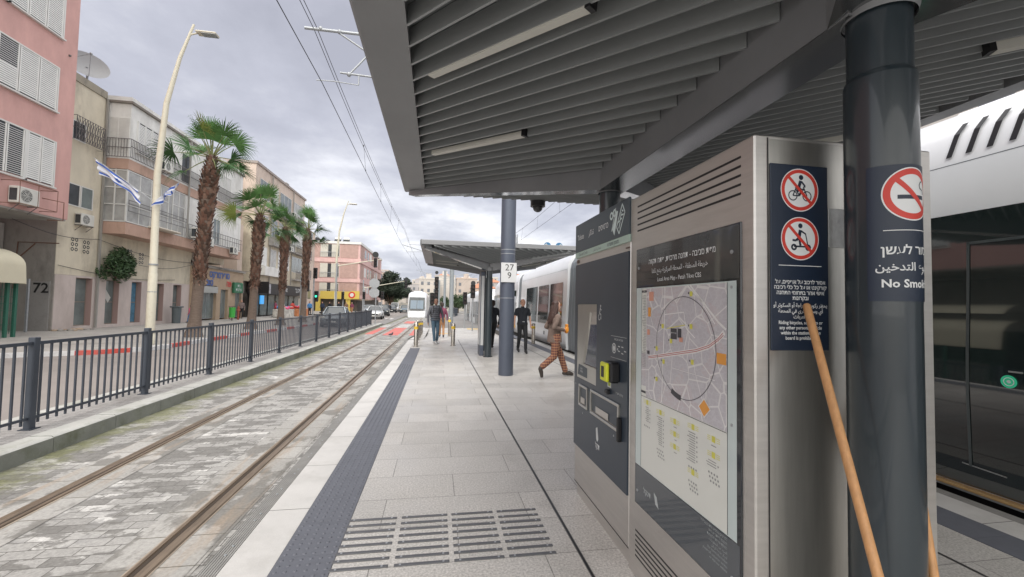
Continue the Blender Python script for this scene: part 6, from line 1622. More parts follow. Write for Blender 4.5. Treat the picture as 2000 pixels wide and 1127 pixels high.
leafball('foliage', (-18.0, 28.0, 3.45), (.7, 1.25, .95), 3800, LG, None, None, .11, 3, parent=sh)
b = MB(); b.tube([(-18.45, 28.3, 2.55), (-18.2, 28.1, 3.0), (-18.0, 28.0, 3.5)], [.05, .04, .02], 6); [b.tube([(-18.2, 28.1, 2.95), (-18+math.sin(i)*.4, 28+math.cos(i)*.9, 3.6+.3*math.sin(i*2))], [.025, .008], 5) for i in range(7)]; b.build('stem', M('bark', (.12, .08, .055), .9), sh)
# ---- booth with cream dome awning and green mesh
t = empty('market_booth', (-17.6, 19.5, -.13), 0, 'green mesh booth under a cream domed awning below the pink block', 'booth')
b = MB(); pf = []
for i in range(9): a = PI/2*i/8; pf.append((-18.0+1.3*math.sin(a), 2.75+.75*math.cos(a)))
pf.append((-16.65, 2.05))
vs = []
yA_, yB_ = 15.6, 20.7
n = len(pf)
b.add([(x, yA_, z) for x, z in pf]+[(x, yB_-.35*(1-abs(i-4)/9)*0, z) for i, (x, z) in enumerate(pf)], [(i, i+1, n+i+1, n+i) for i in range(n-1)], 0, True)
b.add([(-18.0, yB_, 2.05)]+[(x, yB_, z) for x, z in pf], [tuple(range(n+1))], 0); b.box(-18.0, -16.66, yB_, yB_+.02, 2.03, 2.08, 0)
b.build('awning', M('cream_awning', (.56, .52, .40), .8, var=.06, scale=1), t)
b = MB(); GM = M('green_mesh', (.03, .13, .09), .6)
for y in [15.6+.15*i for i in range(35)]: b.box(-16.98, -16.97, y, y+.012, 0, 2.05)
for z in [.1+.28*i for i in range(7)]: b.box(-16.985, -16.965, 15.6, 20.7, z, z+.015)
for x in [-18.4+.16*i for i in range(9)]: b.box(x, x+.012, 20.65, 20.66, 0, 2.05)
b.build('mesh_panel', GM, t)
for x, y in ((-16.97, 20.65), (-16.97, 20.3), (-18.4, 20.65), (-16.97, 18)): BX('booth_post', GM, t, (x-.05, x+.05, y-.05, y+.05, -.13, 2.1))
BX('booth_counter', M('booth_inside', (.16, .15, .14), .8, var=.3, scale=3), t, (-18.3, -17.6, 17, 20.8, -.1, .9)); 
t = empty('gate_post', (-18.2, 23.6, -.13), 0, 'grey metal post at the edge of the 72 wall', 'post'); BX('post_body', GALV, t, (-18.9, -18.82, 23.5, 23.58, -.13, 2.35))
# wall bracket frame and rubble
t = empty('awning_frame', (-18.9, 24.0, 4.5), 0, 'rusty folded awning frame on the grey side wall above the 72', 'awning frame')
b = MB(); b.tube([(-18.3, 24.3, 4.15), (-20.0, 24.3, 4.15), (-20.0, 24.2, 1.9)], .025, 5); b.tube([(-19.3, 24.3, 4.1), (-20.2, 24.1, 2.9)], .025, 5); b.build('frame_bar', M('rusty_iron', (.18, .09, .06), .8), t)
b = MB(); rr = random.Random(8)
for i in range(40): x, y = -18.25+rr.uniform(-.4, .5), 25.0+rr.uniform(-.6, 1.2); s = rr.uniform(.03, .13); b.ell((x, y, -.12), (s, s*1.3, s*.7), 5, 4, i % 2)
tag(b.build('rubble', [TANS, GREYW]), 'small heap of rubble and litter at the foot of the wall', 'rubble', kind='stuff')
# sagging cables across the facades
for i, (y0_, z0_, y1_, z1_, x) in enumerate(((22, 4.9, 27, 4.75, -18.38), (27, 4.7, 36, 4.3, -18.38), (24.5, 3.1, 34, 2.9, -18.44), (30, 3.6, 36, 4.2, -18.3), (36, 4.5, 46, 4.4, -18.1))):
    b = MB(); pts = [(x, y0_+(y1_-y0_)*k/12, z0_+(z1_-z0_)*k/12-.28*math.sin(PI*k/12)) for k in range(13)]; b.tube(pts, .014, 5)
    tag(b.build('facade_cable', WIRE), ('dark cable sagging under the pink overhang towards the cream wall', 'dark cable sagging along the cream wall under the balconies', 'lowest cable sagging above the tall windows', 'short cable looping behind the lamp pole', 'cable running above the tan shop front')[i], 'cable', 'cables on the facades')
# ================================================================== lamp posts, flags
def lamp(x, y, z, label, hs=1.0, mirror=1):
    t = empty('street_lamp', (x, y, z), 0, label, 'street lamp', 'tall street lamps on the left pavement')
    b = MB(); b.tube([(0, 0, 0), (0, 0, .35), (0, 0, .36)], [.16, .16, .14], 16); b.tube([(0, 0, .3), (0, 0, 2.6), (0, 0, 2.62), (-.03, 0, 6.3), (.15, 0, 9.0), (.52, 0, 10.8), (.94, 0, 12.15)], [.145, .14, .125, .11, .09, .065, .04], 16)
    o = b.build('pole', CREAMP, None); o.parent = t
    b = MB(); b.tube([(.80, 0, 11.72), (1.1, 0, 11.84)], .03, 8); b.box(1.05, 1.78, -.17, .17, 11.80, 11.88, 0, bev=.03); b.box(1.25, 1.76, -.15, .15, 11.79, 11.80, 1); o = b.build('lamp_head', [CREAMP, GALV], None); o.parent = t
    b = MB(); b.tube([(0, 0, 2.9), (0, 0, 2.95)], .146, 12); b.tube([(0, 0, 1.9), (0, 0, 1.93)], .145, 12); o = b.build('pole_strap', GALV, None); o.parent = t
    return t
lamp(-10.38, 17.8, -.13, 'tall cream street lamp nearest the camera carrying two flags'); lamp(-10.28, 46.1, -.13, 'tall pale street lamp in front of the pink corner block')
FB = M('flag_blue', (.05, .13, .50), .8); FW = M('flag_white', (.66, .68, .74), .8)
def flag(orig, dirs, w_, h_, label, seed, st0=.15):
    """cloth hung along a staff from orig; dirs = staff direction, hang direction"""
    t = empty('flag', orig, 0, label, 'flag', 'flags on the nearest lamp post')
    o = Vector(orig); a, c = Vector(dirs[0]).normalized(), Vector(dirs[1]); n = a.cross(c).normalized()
    b = MB(); b.tube([o, o+a*(w_+st0+.1)], .014, 6); b.build('flag_staff', GALV, t)
    b = MB(); NU, NV = 22, 14; rr = random.Random(seed)
    P = lambda i, j: o+a*(st0+w_*i/NU)+c*(h_*j/NV)*(1-.25*math.sin(PI*i/NU))+n*(.07*math.sin(i*.55+seed)*(.3+j/NV)+.03*math.sin(j*.9+i*.3))
    for i in range(NU):
        for j in range(NV):
            mi = 1 if j in (1, 2, NV-3, NV-2) else 0
            b.add([P(i, j), P(i+1, j), P(i+1, j+1), P(i, j+1)], [(0, 1, 2, 3)], mi, True)
    cl = b.build('flag_cloth', [FW, FB], t)
    b = MB(); cU, cV, r = .5, .5, .17
    for s_ in (1, -1):
        for off in (-.012, .012):
            pts = [(cU+r*.8*math.cos(PI/2+2*PI*k/3)*s_*h_/w_, cV+r*math.sin(PI/2+2*PI*k/3)*s_) for k in range(4)]
            vs = []
            for (u0, v0) in pts: vs.append(P(u0*NU, v0*NV)+n*off)
            for p, q_ in zip(vs[:-1], vs[1:]): b.tube([p, q_], .012, 4)
    b.build('flag_star', FB, t)
flag((-10.5, 17.8, 5.15), ((-1.0, -.0, .74), (.10, .1, -.60)), 1.75, .85, 'blue and white flag blowing left from the nearest lamp post', 1, .62)
flag((-10.3, 17.7, 5.2), ((.72, -.05, .69), (-.25, -.12, -.60)), .85, .80, 'blue and white flag folded on the right of the nearest lamp post', 4)
# ================================================================== palms
BOOT = [M('palm_boot_a', (.16, .085, .06), .9, var=.3, scale=8), M('palm_boot_b', (.24, .15, .11), .9, var=.3, scale=8), M('palm_boot_c', (.09, .055, .04), .9)]
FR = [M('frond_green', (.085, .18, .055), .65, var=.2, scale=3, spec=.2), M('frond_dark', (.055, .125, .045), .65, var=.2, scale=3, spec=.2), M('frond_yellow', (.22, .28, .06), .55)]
PET = M('petiole', (.20, .22, .09), .6); BARE = M('palm_bark', (.17, .13, .105), .9, var=.25, scale=6, bump=.5, bscale=25, stretch=(1, 1, 4))
def palm(x, y, h, cr, label, seed, rb=.34, lean=(0, 0), bare=.30, nf=17, yellow=1):
    t = empty('fan_palm', (x, y, -.13), 0, label, 'palm tree', 'fan palms along the left pavement')
    rr = random.Random(seed); b = MB()
    ax = lambda s: Vector((x+lean[0]*s, y+lean[1]*s, -.13+(h+.13)*s))
    prof_ = [(0, rb*1.15), (.03, rb*.85), (.12, rb*.66), (bare, rb*.62), (bare+.03, rb*.8), (.55, rb*.80), (.72, rb*.95), (.82, rb*1.12), (.9, rb*.95), (1.0, rb*.5)]
    def rad(s):
        for (a, ra), (c, rc) in zip(prof_[:-1], prof_[1:]):
            if a <= s <= c: return ra+(rc-ra)*(s-a)/(c-a)
        return .1
    b.tube([ax(i/24) for i in range(25)], [rad(i/24)*(1 if i/24 < bare else .82) for i in range(25)], 14, 3)
    s = bare; row = 0
    while s < .985:           # boots: cut leaf bases in spirals
        r = rad(s)*.84; n = 11; c = ax(s)
        for k in range(n):
            if rr.random() < .06: continue
            a = 2*PI*(k+.5*(row % 2))/n+rr.uniform(-.12, .12); d = Vector((math.cos(a), math.sin(a), 0)); e_ = Vector((-d.y, d.x, 0))
            p = c+d*r; L_ = rr.uniform(.14, .26)*(1.0 if s < .9 else .7); w_ = r*.30; o_ = rr.uniform(.05, .13)
            q0 = p-e_*w_; q1 = p+e_*w_; tp = p+d*o_+Vector((0, 0, L_))
            b.add([q0, q1, tp+e_*w_*.55, tp-e_*w_*.55, p+d*.02+Vector((0, 0, L_*.55))], [(0, 1, 2, 3), (3, 2, 4)], rr.choice((0, 0, 1, 2)))
        s += .135/h*1.0; row += 1
    for _ in range(60):    # loose fibres and broken bases at the skirt
        s = bare+rr.uniform(-.01, .06); a = rr.uniform(0, 2*PI); d = Vector((math.cos(a), math.sin(a), 0)); p = ax(s)+d*rad(s)*.8; e_ = Vector((-d.y, d.x, 0))*.04
        b.add([p-e_, p+e_, p+d*rr.uniform(.15, .32)+Vector((0, 0, rr.uniform(-.25, .12)))], [(0, 1, 2)], rr.choice((0, 1, 2)))
    b.build('trunk', BOOT+[BARE], t)
    top = ax(.985); b = MB()
    for k in range(nf):
        a = k*2.39996+rr.uniform(-.2, .2)+seed; el_ = R((84, 72, 60, 66, 48, 36, 52, 26, 14, 40, 4, 20, -8, 30, -22, 8, -30, -14)[k % 18])+rr.uniform(-.08, .08)
        d = Vector((math.cos(a)*math.cos(el_), math.sin(a)*math.cos(el_), math.sin(el_)))
        L_ = cr*rr.uniform(.30, .60); sag = Vector((0, 0, -L_*.18*math.cos(el_)))
        p1 = top+d*L_*.5+sag*.2; p2 = top+d*L_+sag
        b.tube([top+d*.06, p1, p2], [.03, .022, .014], 5, 3)
        dd = (p2-p1).normalized(); side = dd.cross(Vector((0, 0, 1)));
        if side.length < .2: side = Vector((math.sin(a), -math.cos(a), 0))
        side.normalize(); up = side.cross(dd).normalized(); rl = R(rr.uniform(-65, 65)); side = side*math.cos(rl)+up*math.sin(rl); up = side.cross(dd).normalized()
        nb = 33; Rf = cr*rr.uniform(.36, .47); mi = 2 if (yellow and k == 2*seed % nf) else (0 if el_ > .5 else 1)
        for i in range(nb):
            th = R(-92)+R(184)*i/(nb-1)+rr.uniform(-.02, .02); dirb = (dd*math.cos(th)+side*math.sin(th)+up*(.10+.12*abs(math.sin(th))+rr.uniform(-.09, .09))).normalized()
            Lb = Rf*(1-.22*abs(th)/2.05)*rr.uniform(.92, 1.05); wv = side.cross(dirb) if False else up.cross(dirb).normalized()
            w0 = Rf*.021
            m1 = p2+dirb*Lb*.38; m2 = p2+dirb*Lb*.75+Vector((0, 0, -Lb*.08)); m3 = p2+dirb*Lb*.98+Vector((0, 0, -Lb*rr.uniform(.14, .42)))
            q = 3*up*.004
            b.add([p2-wv*.008, p2+wv*.008, m1+wv*w0, m1-wv*w0], [(0, 1, 2, 3)], mi)
            b.add([m1-wv*w0, m1+wv*w0, m2+wv*w0*.45, m2-wv*w0*.45], [(0, 1, 2, 3)], mi); b.add([m2-wv*w0*.45, m2+wv*w0*.45, m3], [(0, 1, 2)], mi)
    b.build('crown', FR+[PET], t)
    return t
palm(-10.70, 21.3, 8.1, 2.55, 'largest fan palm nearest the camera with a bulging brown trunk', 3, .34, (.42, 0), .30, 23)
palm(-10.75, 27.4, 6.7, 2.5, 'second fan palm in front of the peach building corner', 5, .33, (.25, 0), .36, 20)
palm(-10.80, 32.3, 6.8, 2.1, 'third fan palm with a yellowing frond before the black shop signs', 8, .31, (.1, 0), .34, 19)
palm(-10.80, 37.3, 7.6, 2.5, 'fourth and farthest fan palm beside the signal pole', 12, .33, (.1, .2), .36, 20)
# ================================================================== cars
def car(x, y, z, rz, paint, label, kind='hatch', group='cars on the road', sc_=1.0):
    """body lofted across its length, glass greenhouse, four wheels; faces -Y in its own frame"""
    van = kind == 'van'; suv = kind == 'suv'
    H = 2.0 if van else 1.62 if suv else 1.47; L_ = 4.9 if van else 4.3; W_ = .92 if van else .87
    t = empty('van' if van else 'parked_car' if False else 'car', (x, y, z), rz, label, 'van' if van else 'car', group); t.scale = (sc_,)*3
    def P(mb, n, m_, par=t): o = mb.build(n, m_, None); o.parent = par; return o
    b = MB(); st = [(-2.15, .45, .62, .70), (-2.05, .28, .74, .84), (-1.6, .22, .86, .95), (-.95, .2, .96, 1.0), (.9, .2, .98, 1.0), (1.7, .22, .96, .97), (2.0, .26, .92, .88), (2.15, .42, .80, .76)]
    secs = []
    for (yy, z0_, z1_, ws) in st:
        yy *= L_/4.3; w = W_*ws; hh = z1_*(1.25 if van else 1.12 if suv else 1)
        secs.append([(-w*.86, yy, z0_), (-w, yy, z0_+.16), (-w*1.0, yy, hh-.18), (-w*.90, yy, hh), (-w*.4, yy, hh+.035), (w*.4, yy, hh+.035), (w*.90, yy, hh), (w, yy, hh-.18), (w, yy, z0_+.16), (w*.86, yy, z0_)])
    loft(b, secs); P(b, 'body', paint)
    k = L_/4.3; bh = .95*(1.25 if van else 1.12 if suv else 1)
    g = [(-1.15, bh-.02, .84), (-.45, H-.06, .68), (.9, H-.02, .70), (1.55 if van or suv else 1.35, H-.12, .68), (2.0 if van or suv else 1.95, bh, .80)]
    b = MB(); secs = [[(-W_*w_-.0, yy*k, bh-.05), (-W_*(w_ if zz_ < bh+.1 else .72), yy*k, zz_-.06), (-W_*.55, yy*k, zz_), (W_*.55, yy*k, zz_), (W_*(w_ if zz_ < bh+.1 else .72), yy*k, zz_-.06), (W_*w_, yy*k, bh-.05)] for yy, zz_, w_ in g]
    loft(b, secs, smooth=False); P(b, 'greenhouse_glass', GLASS)
    b = MB(); b.box(-W_*.66, W_*.66, -.42*k, g[3][0]*k-.03, H-.05, H+.012, 0, bev=.03)
    for s_ in (-1, 1):
        b.bar((s_*W_*.90, -1.12*k, bh-.02), (s_*W_*.70, -.44*k, H-.05), .06, .05); b.bar((s_*W_*.92, .35*k, bh-.02), (s_*W_*.73, .3*k, H-.05), .06, .05); b.bar((s_*W_*.86, 1.9*k, bh-.02), (s_*W_*.72, 1.32*k, H-.08), .10, .06)
    P(b, 'roof', paint)
    for s_ in (-1, 1):
        for yy in (-1.32*k, 1.32*k):
            w = MB(); w.tube([(s_*(W_-.17), yy, .32), (s_*(W_+.01), yy, .32)], .32, 18); o = P(w, 'wheel', TYRE)
            w = MB(); w.tube([(s_*(W_+.011), yy, .32), (s_*(W_+.022), yy, .32)], .20, 12); o2 = w.build('rim', GALV, None); o2.parent = o
        w = MB(); w.ell((s_*W_*.72, -2.05*k, .70), (.16, .07, .08), 10, 6); P(w, 'headlight', M('headlight', (.7, .7, .65), .2))
        w = MB(); w.box(s_*W_-.03+s_*.02, s_*W_+s_*.20, -.95*k, -.83*k, bh, bh+.13, 0, bev=.03); P(w, 'mirror', BLACK)
    w = MB(); w.box(-.42, .42, -2.175*k, -2.10*k, .46, .62, 0, bev=.02); P(w, 'grille', BLACK); w = MB(); w.box(-.26, .26, -2.19*k, -2.176*k, .36, .47, 0); P(w, 'number_plate', TRIMW)
    w = MB(); w.box(-W_*.85, W_*.85, -2.0*k, 2.0*k, .16, .34, 0); P(w, 'underbody', BLACK)
    return t
CP = lambda n, c: M(n, c, .3, .3, coat=.6)
CSIL = CP('car_silver', (.32, .36, .40)); CWH = CP('car_white', (.62, .63, .64)); CDK = CP('car_dark', (.04, .05, .06)); CGR = CP('car_grey', (.14, .16, .17)); CBL = CP('car_slate', (.10, .14, .17))
ZR_ = -.27
car(-7.6, 34.5, ZR_, R(6), CSIL, 'silver car with large windscreen behind the fence')
car(-7.0, 51.0, ZR_, R(3), CWH, 'white hatchback just past the end of the fence')
car(-7.6, 63.0, ZR_, R(3), CDK, 'black car with bonnet facing us behind the white hatchback', 'suv')
car(-11.6, 78.0, ZR_, R(10), CGR, 'grey car half hidden near the yellow shops')
car(-6.3, 86.0, ZR_, R(2), CBL, 'dark saloon in the middle lane beside the approaching tram')
car(-8.9, 88.0, ZR_, R(2), CDK, 'dark car in front of the white van', 'suv')
car(-9.3, 98.0, ZR_, R(2), CWH, 'white van waiting beneath the dark tree', 'van')
car(-10.9, 72.0, ZR_, R(4), CSIL, 'silver car in the kerb lane by the yellow shops')
# ================================================================== traffic signals
BX_ = lambda b, x, y, z, w=.32, h=.95, d=.22: b.box(x-w/2, x+w/2, y-d/2, y+d/2, z, z+h, 0, bev=.03)
SIGB = M('signal_black', (.02, .022, .024), .5)
def heads(t, lst, ball=False):
    for (x, y, z, rz, lit) in lst:
        b = MB(); BX_(b, x, y, z); 
        for k in range(3): b.tube([(x, y-.11, z+.17+.3*k), (x, y-.26, z+.19+.3*k)], .12, 12, cap=False)
        h_ = b.build('signal_head', SIGB, t)
        b = MB(); 
        for k in range(3): disc(b, lambda u, v, d: (x+u, y-.115-d, z+.17+.3*k+v), 0, 0, .1, .002, 14, 1 if k == lit else 0)
        b.build('signal_lens', [M('lens_off', (.05, .03, .03), .3), M('lens_green', (.05, .75, .45), .3, emit=1.2)], h_)
def signalpole(x, y, z, h, label, hd_, arm=None, r=.06, roundel=False):
    t = empty('traffic_signal', (x, y, z), 0, label, 'traffic signal', 'traffic signals at the junction')
    b = MB(); b.tube([(x, y, z), (x, y, z+h)], r, 10); b.build('pole', GALV, t)
    if arm: b = MB(); b.tube([Vector(arm[0]), Vector(arm[1])], [.06, .04], 8); b.build('arm', CREAMP, t)
    heads(t, hd_)
    if roundel: b = MB(); b.tube([(roundel[0], roundel[1], roundel[2]), (roundel[0], roundel[1]-.14, roundel[2])], roundel[3], 18); b.build('signal_roundel', SIGB, t)
    return t
def hz(px_x, Y): return px_x
signalpole(-10.15, 45.6, -.13, 5.6, 'signal on a long arm reaching over the road from the second lamp', [(-6.35, 45.2, 5.15, 0, -1)], ((-10.15, 45.6, 5.2), (-5.85, 45.2, 6.0)), .09, (-6.35, 45.2, 6.45, .30))
signalpole(-9.9, 60, -.27, 4.9, 'farther signal arm in front of the dark tree', [(-4.35, 60, 3.55, 0, -1)], ((-9.9, 60, 3.5), (-4.5, 60, 4.6)), .08, (-4.35, 60, 4.75, .26))
signalpole(-10.9, 40.5, -.13, 4.4, 'pedestrian signal with green light beside the fourth palm', [(-10.75, 40.3, 3.6, 0, -1), (-10.6, 40.3, 1.55, 0, 1)], None, .06)
signalpole(-11.4, 38.6, -.13, 3.8, 'thin white signal pole left of the green signal', [(-10.9, 38.6, 2.4, 0, -1)], None, .07)
signalpole(-11.6, 56, -.27, 3.4, 'signal head left of the second lamp before the yellow shop', [(-11.6, 55.8, 1.9, 0, -1)], None)
signalpole(-9.25, 57, -.27, 3.4, 'signal head right of the second lamp before the yellow shop', [(-9.25, 56.8, 2.0, 0, -1)], None)
signalpole(-6.2, 50, -.27, 3.0, 'signal head behind the octagonal sign', [(-6.15, 49.8, 1.9, 0, -1)], None)
signalpole(-.10, 34, -.27, 3.0, 'tall tram signal with a black roundel above the man with backpack', [(-.12, 33.9, 2.72, 0, -1), (-.12, 33.9, 1.75, 0, -1)], None, .07, (-.13, 33.9, 4.0, .13))
signalpole(-.62, 35, -.27, 2.6, 'low signal left of the tall tram signal', [(-.45, 34.9, 1.5, 0, -1)], None)
signalpole(2.42, 30, -.26, 2.8, 'crossing signal in front of the far tram', [(2.40, 29.9, 2.0, 0, -1)], None, .05, (2.40, 29.9, 3.05, .16))
signalpole(2.05, 33, -.26, 2.3, 'lower crossing signal left of the far tram', [(2.05, 32.9, 1.55, 0, -1)], None, .05)
# blue round road signs above the far canopy
for i, (x, lab, fl) in enumerate(((11.58, 'left of two round blue arrow signs above the far canopy', -1), (12.9, 'right of two round blue arrow signs above the far canopy', 1))):
    t = empty('arrow_sign', (x, 45, 0), 0, lab, 'road sign', 'round blue signs'); b = MB(); b.tube([(x, 45.05, -.3), (x, 45.05, 8.3)], .05, 8); b.build('pole', GALV, t)
    b = MB(); b.tube([(x, 45, 8.1), (x, 44.96, 8.1)], .40, 24, 0); f_ = lambda u, v, d: (x+u, 44.955-d, 8.1+v); seg(b, f_, (-.05*fl, -.28), (-.05*fl, .05), .1, .004, 1); seg(b, f_, (-.08*fl, .03), (.2*fl, .16), .1, .004, 1); poly2(b, f_, [(.1*fl, .26), (.3*fl, .16), (.12*fl, .02)], .004, 1); b.build('sign_face', [M('sign_blue', (.03, .15, .30), .5), WHITE], t)
# further masts
def mast2(x, y, h, label, arms=True, r=.17):
    t = empty('catenary_mast', (x, y, -.27), 0, label, 'mast', 'catenary masts in the middle of the platform'); b = MB(); b.tube([(x, y, -.27), (x, y, h)], r, 16); b.build('pole', M('mast_grey', (.26, .29, .31), .5), t)
    if arms:
        for s_ in (-1, 1):
            b = MB(); b.tube([(x, y, h-1.15), (x+s_*3.9, y, h-.05)], .03, 6); b.tube([(x, y, h-.1), (x+s_*3.4, y, h+.0)], .02, 6); b.tube([(x+s_*2.2, y, h-.55), (x+s_*3.6, y, h-.6)], .02, 6); b.build('cantilever_arm', GALV, t)
mast2(1.06, 34.4, 6.2, 'grey mast seen below the far canopy left of its column'); mast2(.9, 59.4, 6.2, 'thinner mast behind the first far mast'); mast2(.2, 84, 6.2, 'farthest thin mast on the platform axis', True); mast2(1.5, -15.6, 7.5, 'mast behind the camera on the same platform')
# pantograph equipment above the far canopy
t = empty('rooftop_antenna', (9.0, 55, 0), 0, 'lattice antenna with aerials rising above the far canopy', 'antenna'); b = MB()
for dx in (-.4, .4): b.tube([(9.6+dx, 55, 0), (9.6+dx, 55, 10.6)], .05, 5)
for k in range(6): b.tube([(9.2, 55, 8+k*.5), (10.0, 55, 8.3+k*.5)], .03, 4)
for k in range(5): b.tube([(9.1+k*.25, 55, 9.6), (9.1+k*.25, 55, 10.9)], .07, 6)
b.tube([(7.2, 55, 8.9), (9.5, 55, 8.9)], .07, 5); b.tube([(10.5, 55, 8.3), (10.5, 55, 9.7), (12, 55, 9.7), (12, 55, 8.3)], .04, 5); b.build('antenna_frame', GALV, t)
# ================================================================== far trees
DL = [M('ficus_a', (.030, .048, .030), .7), M('ficus_b', (.042, .062, .038), .7), M('ficus_c', (.020, .032, .022), .7)]
BRK = M('bark', (.12, .08, .055), .9)
def tree(x, y, z, r, h, label, n, s, seed, mats=DL, th=2.2):
    t = empty('tree', (x, y, z), 0, label, 'tree', 'trees beyond the junction'); leafball('crown', (x, y, z+th+r[2]), r, n, mats, None, None, s, seed, parent=t)
    b = MB(); b.tube([(x, y, z), (x+.1, y, z+th*.7), (x, y, z+th+r[2]*.5)], [.35, .26, .12], 8)
    for k in range(6): a = k*1.05; b.tube([(x, y, z+th*.7), (x+math.cos(a)*r[0]*.4, y+math.sin(a)*r[1]*.4, z+th+r[2]*.7)], [.14, .04], 5)
    b.build('trunk', BRK, t)
tree(-10.9, 104, -.3, (4.1, 3.8, 3.4), 8, 'dense dark clipped tree over the parked cars', 16000, .34, 5, th=1.7)
leafy = [(-14.5, 150, 3, 2.5), (-2.2, 140, 1.8, 1.6), (4.3, 96, 1.9, 1.4), (6.0, 92, 1.6, 1.2), (8.5, 120, 2.8, 2.2), (-5.2, 165, 3, 2.6), (2.0, 118, 1.5, 1.5)]
labs = ('far green tree behind the dark tree', 'low far tree left of the approaching tram', 'green bush by the far road left of the far tram', 'second green bush touching the far tram', 'far tree behind the far tram roof', 'pale far tree over the van', 'small far tree behind the masts')
for i, (x, y, rx, rz_) in enumerate(leafy): tree(x, y, -.3, (rx, rx, rz_), 4, labs[i], 1600, .30, 20+i, [M('far_leaf_a', (.07, .11, .05), .8), M('far_leaf_b', (.05, .085, .04), .8)], 1.0)
# ================================================================== hillside town
rr = random.Random(21)
WALLS = [M('far_wall_%d' % i, c, .85, var=.08, scale=.3) for i, c in enumerate(((.50, .46, .42), (.58, .55, .51), (.44, .38, .34), (.52, .42, .36), (.40, .38, .38)))]
ROOFR = M('far_roof_red', (.45, .20, .12), .8); FWIN = M('far_window', (.14, .15, .17), .4)
def house(x, y, z, w_, d_, h_, lab, wi, red=False):
    t = empty('far_house', (x, y, z), 0, lab, 'house', 'houses of the far town')
    BX('wall', WALLS[wi], t, (x-w_/2, x+w_/2, y-d_/2, y+d_/2, z-6, z+h_))
    nfl = max(1, int(h_/3.0)); nc = max(2, int(w_/2.4))
    for j in range(nfl):
        for i in range(nc):
            if rr.random() < .12: continue
            xx = x-w_/2+(i+.5)*w_/nc; zz_ = z+.9+j*3.0; BX('window', FWIN, t, (xx-.55, xx+.55, y-d_/2-.05, y-d_/2+.02, zz_, zz_+1.4))
        for i in range(3): yy = y-d_/2+(i+.5)*d_/3; sx_ = -1 if x > 0 else 1; BX('window', FWIN, t, (x+sx_*w_/2-.03, x+sx_*w_/2+.05, yy-.6, yy+.6, z+.9+j*3, z+2.3+j*3))
    if red: b = MB(); a, c, e_, f_ = x-w_/2-.4, x+w_/2+.4, y-d_/2-.4, y+d_/2+.4; b.add([(a, e_, z+h_), (c, e_, z+h_), (c, f_, z+h_), (a, f_, z+h_), (x-w_*.2, y, z+h_+2), (x+w_*.2, y, z+h_+2)], [(0, 1, 5, 4), (1, 2, 5), (2, 3, 4, 5), (3, 0, 4)]); b.build('roof', ROOFR, t)
    else: BX('roof', WALLS[(wi+1) % 5], t, (x-w_/2-.15, x+w_/2+.15, y-d_/2-.15, y+d_/2+.15, z+h_, z+h_+.5)); BX('roof_hut', WALLS[wi], t, (x-1.2, x+1.0, y-1, y+1.5, z+h_+.5, z+h_+2.6))
b = MB()      # gentle hill that carries the town
NX, NY = 40, 20; g = []
def hillz(x, y): 
    return -.45+max(0, (y-125))*.052*min(1, max(.0, (x+52)/40)) if y < 420 else -.45+295*.052
for j in range(NY+1):
    for i in range(NX+1): x = -160+i*11; y = 120+j*20; g.append((x, y, hillz(x, y)))
b.add(g, [(j*(NX+1)+i, j*(NX+1)+i+1, (j+1)*(NX+1)+i+1, (j+1)*(NX+1)+i) for j in range(NY) for i in range(NX)], 0, True); b.build('hill', M('hill_ground', (.26, .24, .20), .9, var=.3, scale=.05), kind='structure')
place = [('left end of the far row, tall block', -4.0, 190, 8, 9, 9.5, 0, 0), ('beside the tall far block, second from the left', 3.0, 200, 9, 9, 11, 1, 0), ('third from the left of the far row', 12.5, 195, 9, 9, 10, 2, 0), ('with red roof just left of the far canopy column', 17, 165, 9, 8, 6.5, 3, 1), ('with orange roof seen between column and mast', 28.5, 150, 11, 9, 10.2, 3, 1)]
for i, (lab, x, y, w_, d_, h_, wi, red) in enumerate(place): house(x, y, hillz(x, y)-.2, w_, d_, h_, 'pale far house '+lab, wi, bool(red))
nm = ('first', 'second', 'third', 'fourth', 'fifth', 'sixth', 'seventh', 'eighth', 'ninth', 'tenth', 'eleventh', 'twelfth')
k = 0
for row, (yy, sp) in enumerate(((230, 12.5), (275, 15), (330, 18))):
    for i in range(9):
        x = -12+i*sp+rr.uniform(-2, 2); y = yy+rr.uniform(-12, 12)
        house(x, y, hillz(x, y)-.3, rr.uniform(8, 12), 9, rr.choice((7, 9, 10, 12)), 'small pale block, %s from the left in the %s row of the hill town' % (nm[i], ('nearest', 'middle', 'highest')[row]), rr.randrange(5), rr.random() < .2)
for i, (x, y, w_, h_, wi, lab) in enumerate(((-24, 150, 14, 12, 3, 'tan far block behind the dark tree on the left'), (-27, 185, 14, 15, 1, 'white far block left of the dark tree'), (-16.5, 175, 9, 8, 0, 'low far block behind the white van'), (-38, 130, 16, 14, 2, 'brownish block behind the pink corner block'))): house(x, y, -.4, w_, 12, h_, lab, wi)
# buildings on the right beyond the tram (seen in reflections and gaps)
for i, (x, y, h_, wi) in enumerate(((30, 20, 14, 1), (30, 45, 12, 3), (34, 75, 13, 0), (30, -8, 13, 2))): house(x, y, -.3, 14, 18, h_, ('pale block across the road right of the tram', 'tan block across the road farther right of the tram', 'pale distant block on the right side of the road', 'brown block behind the camera on the right')[i], wi)
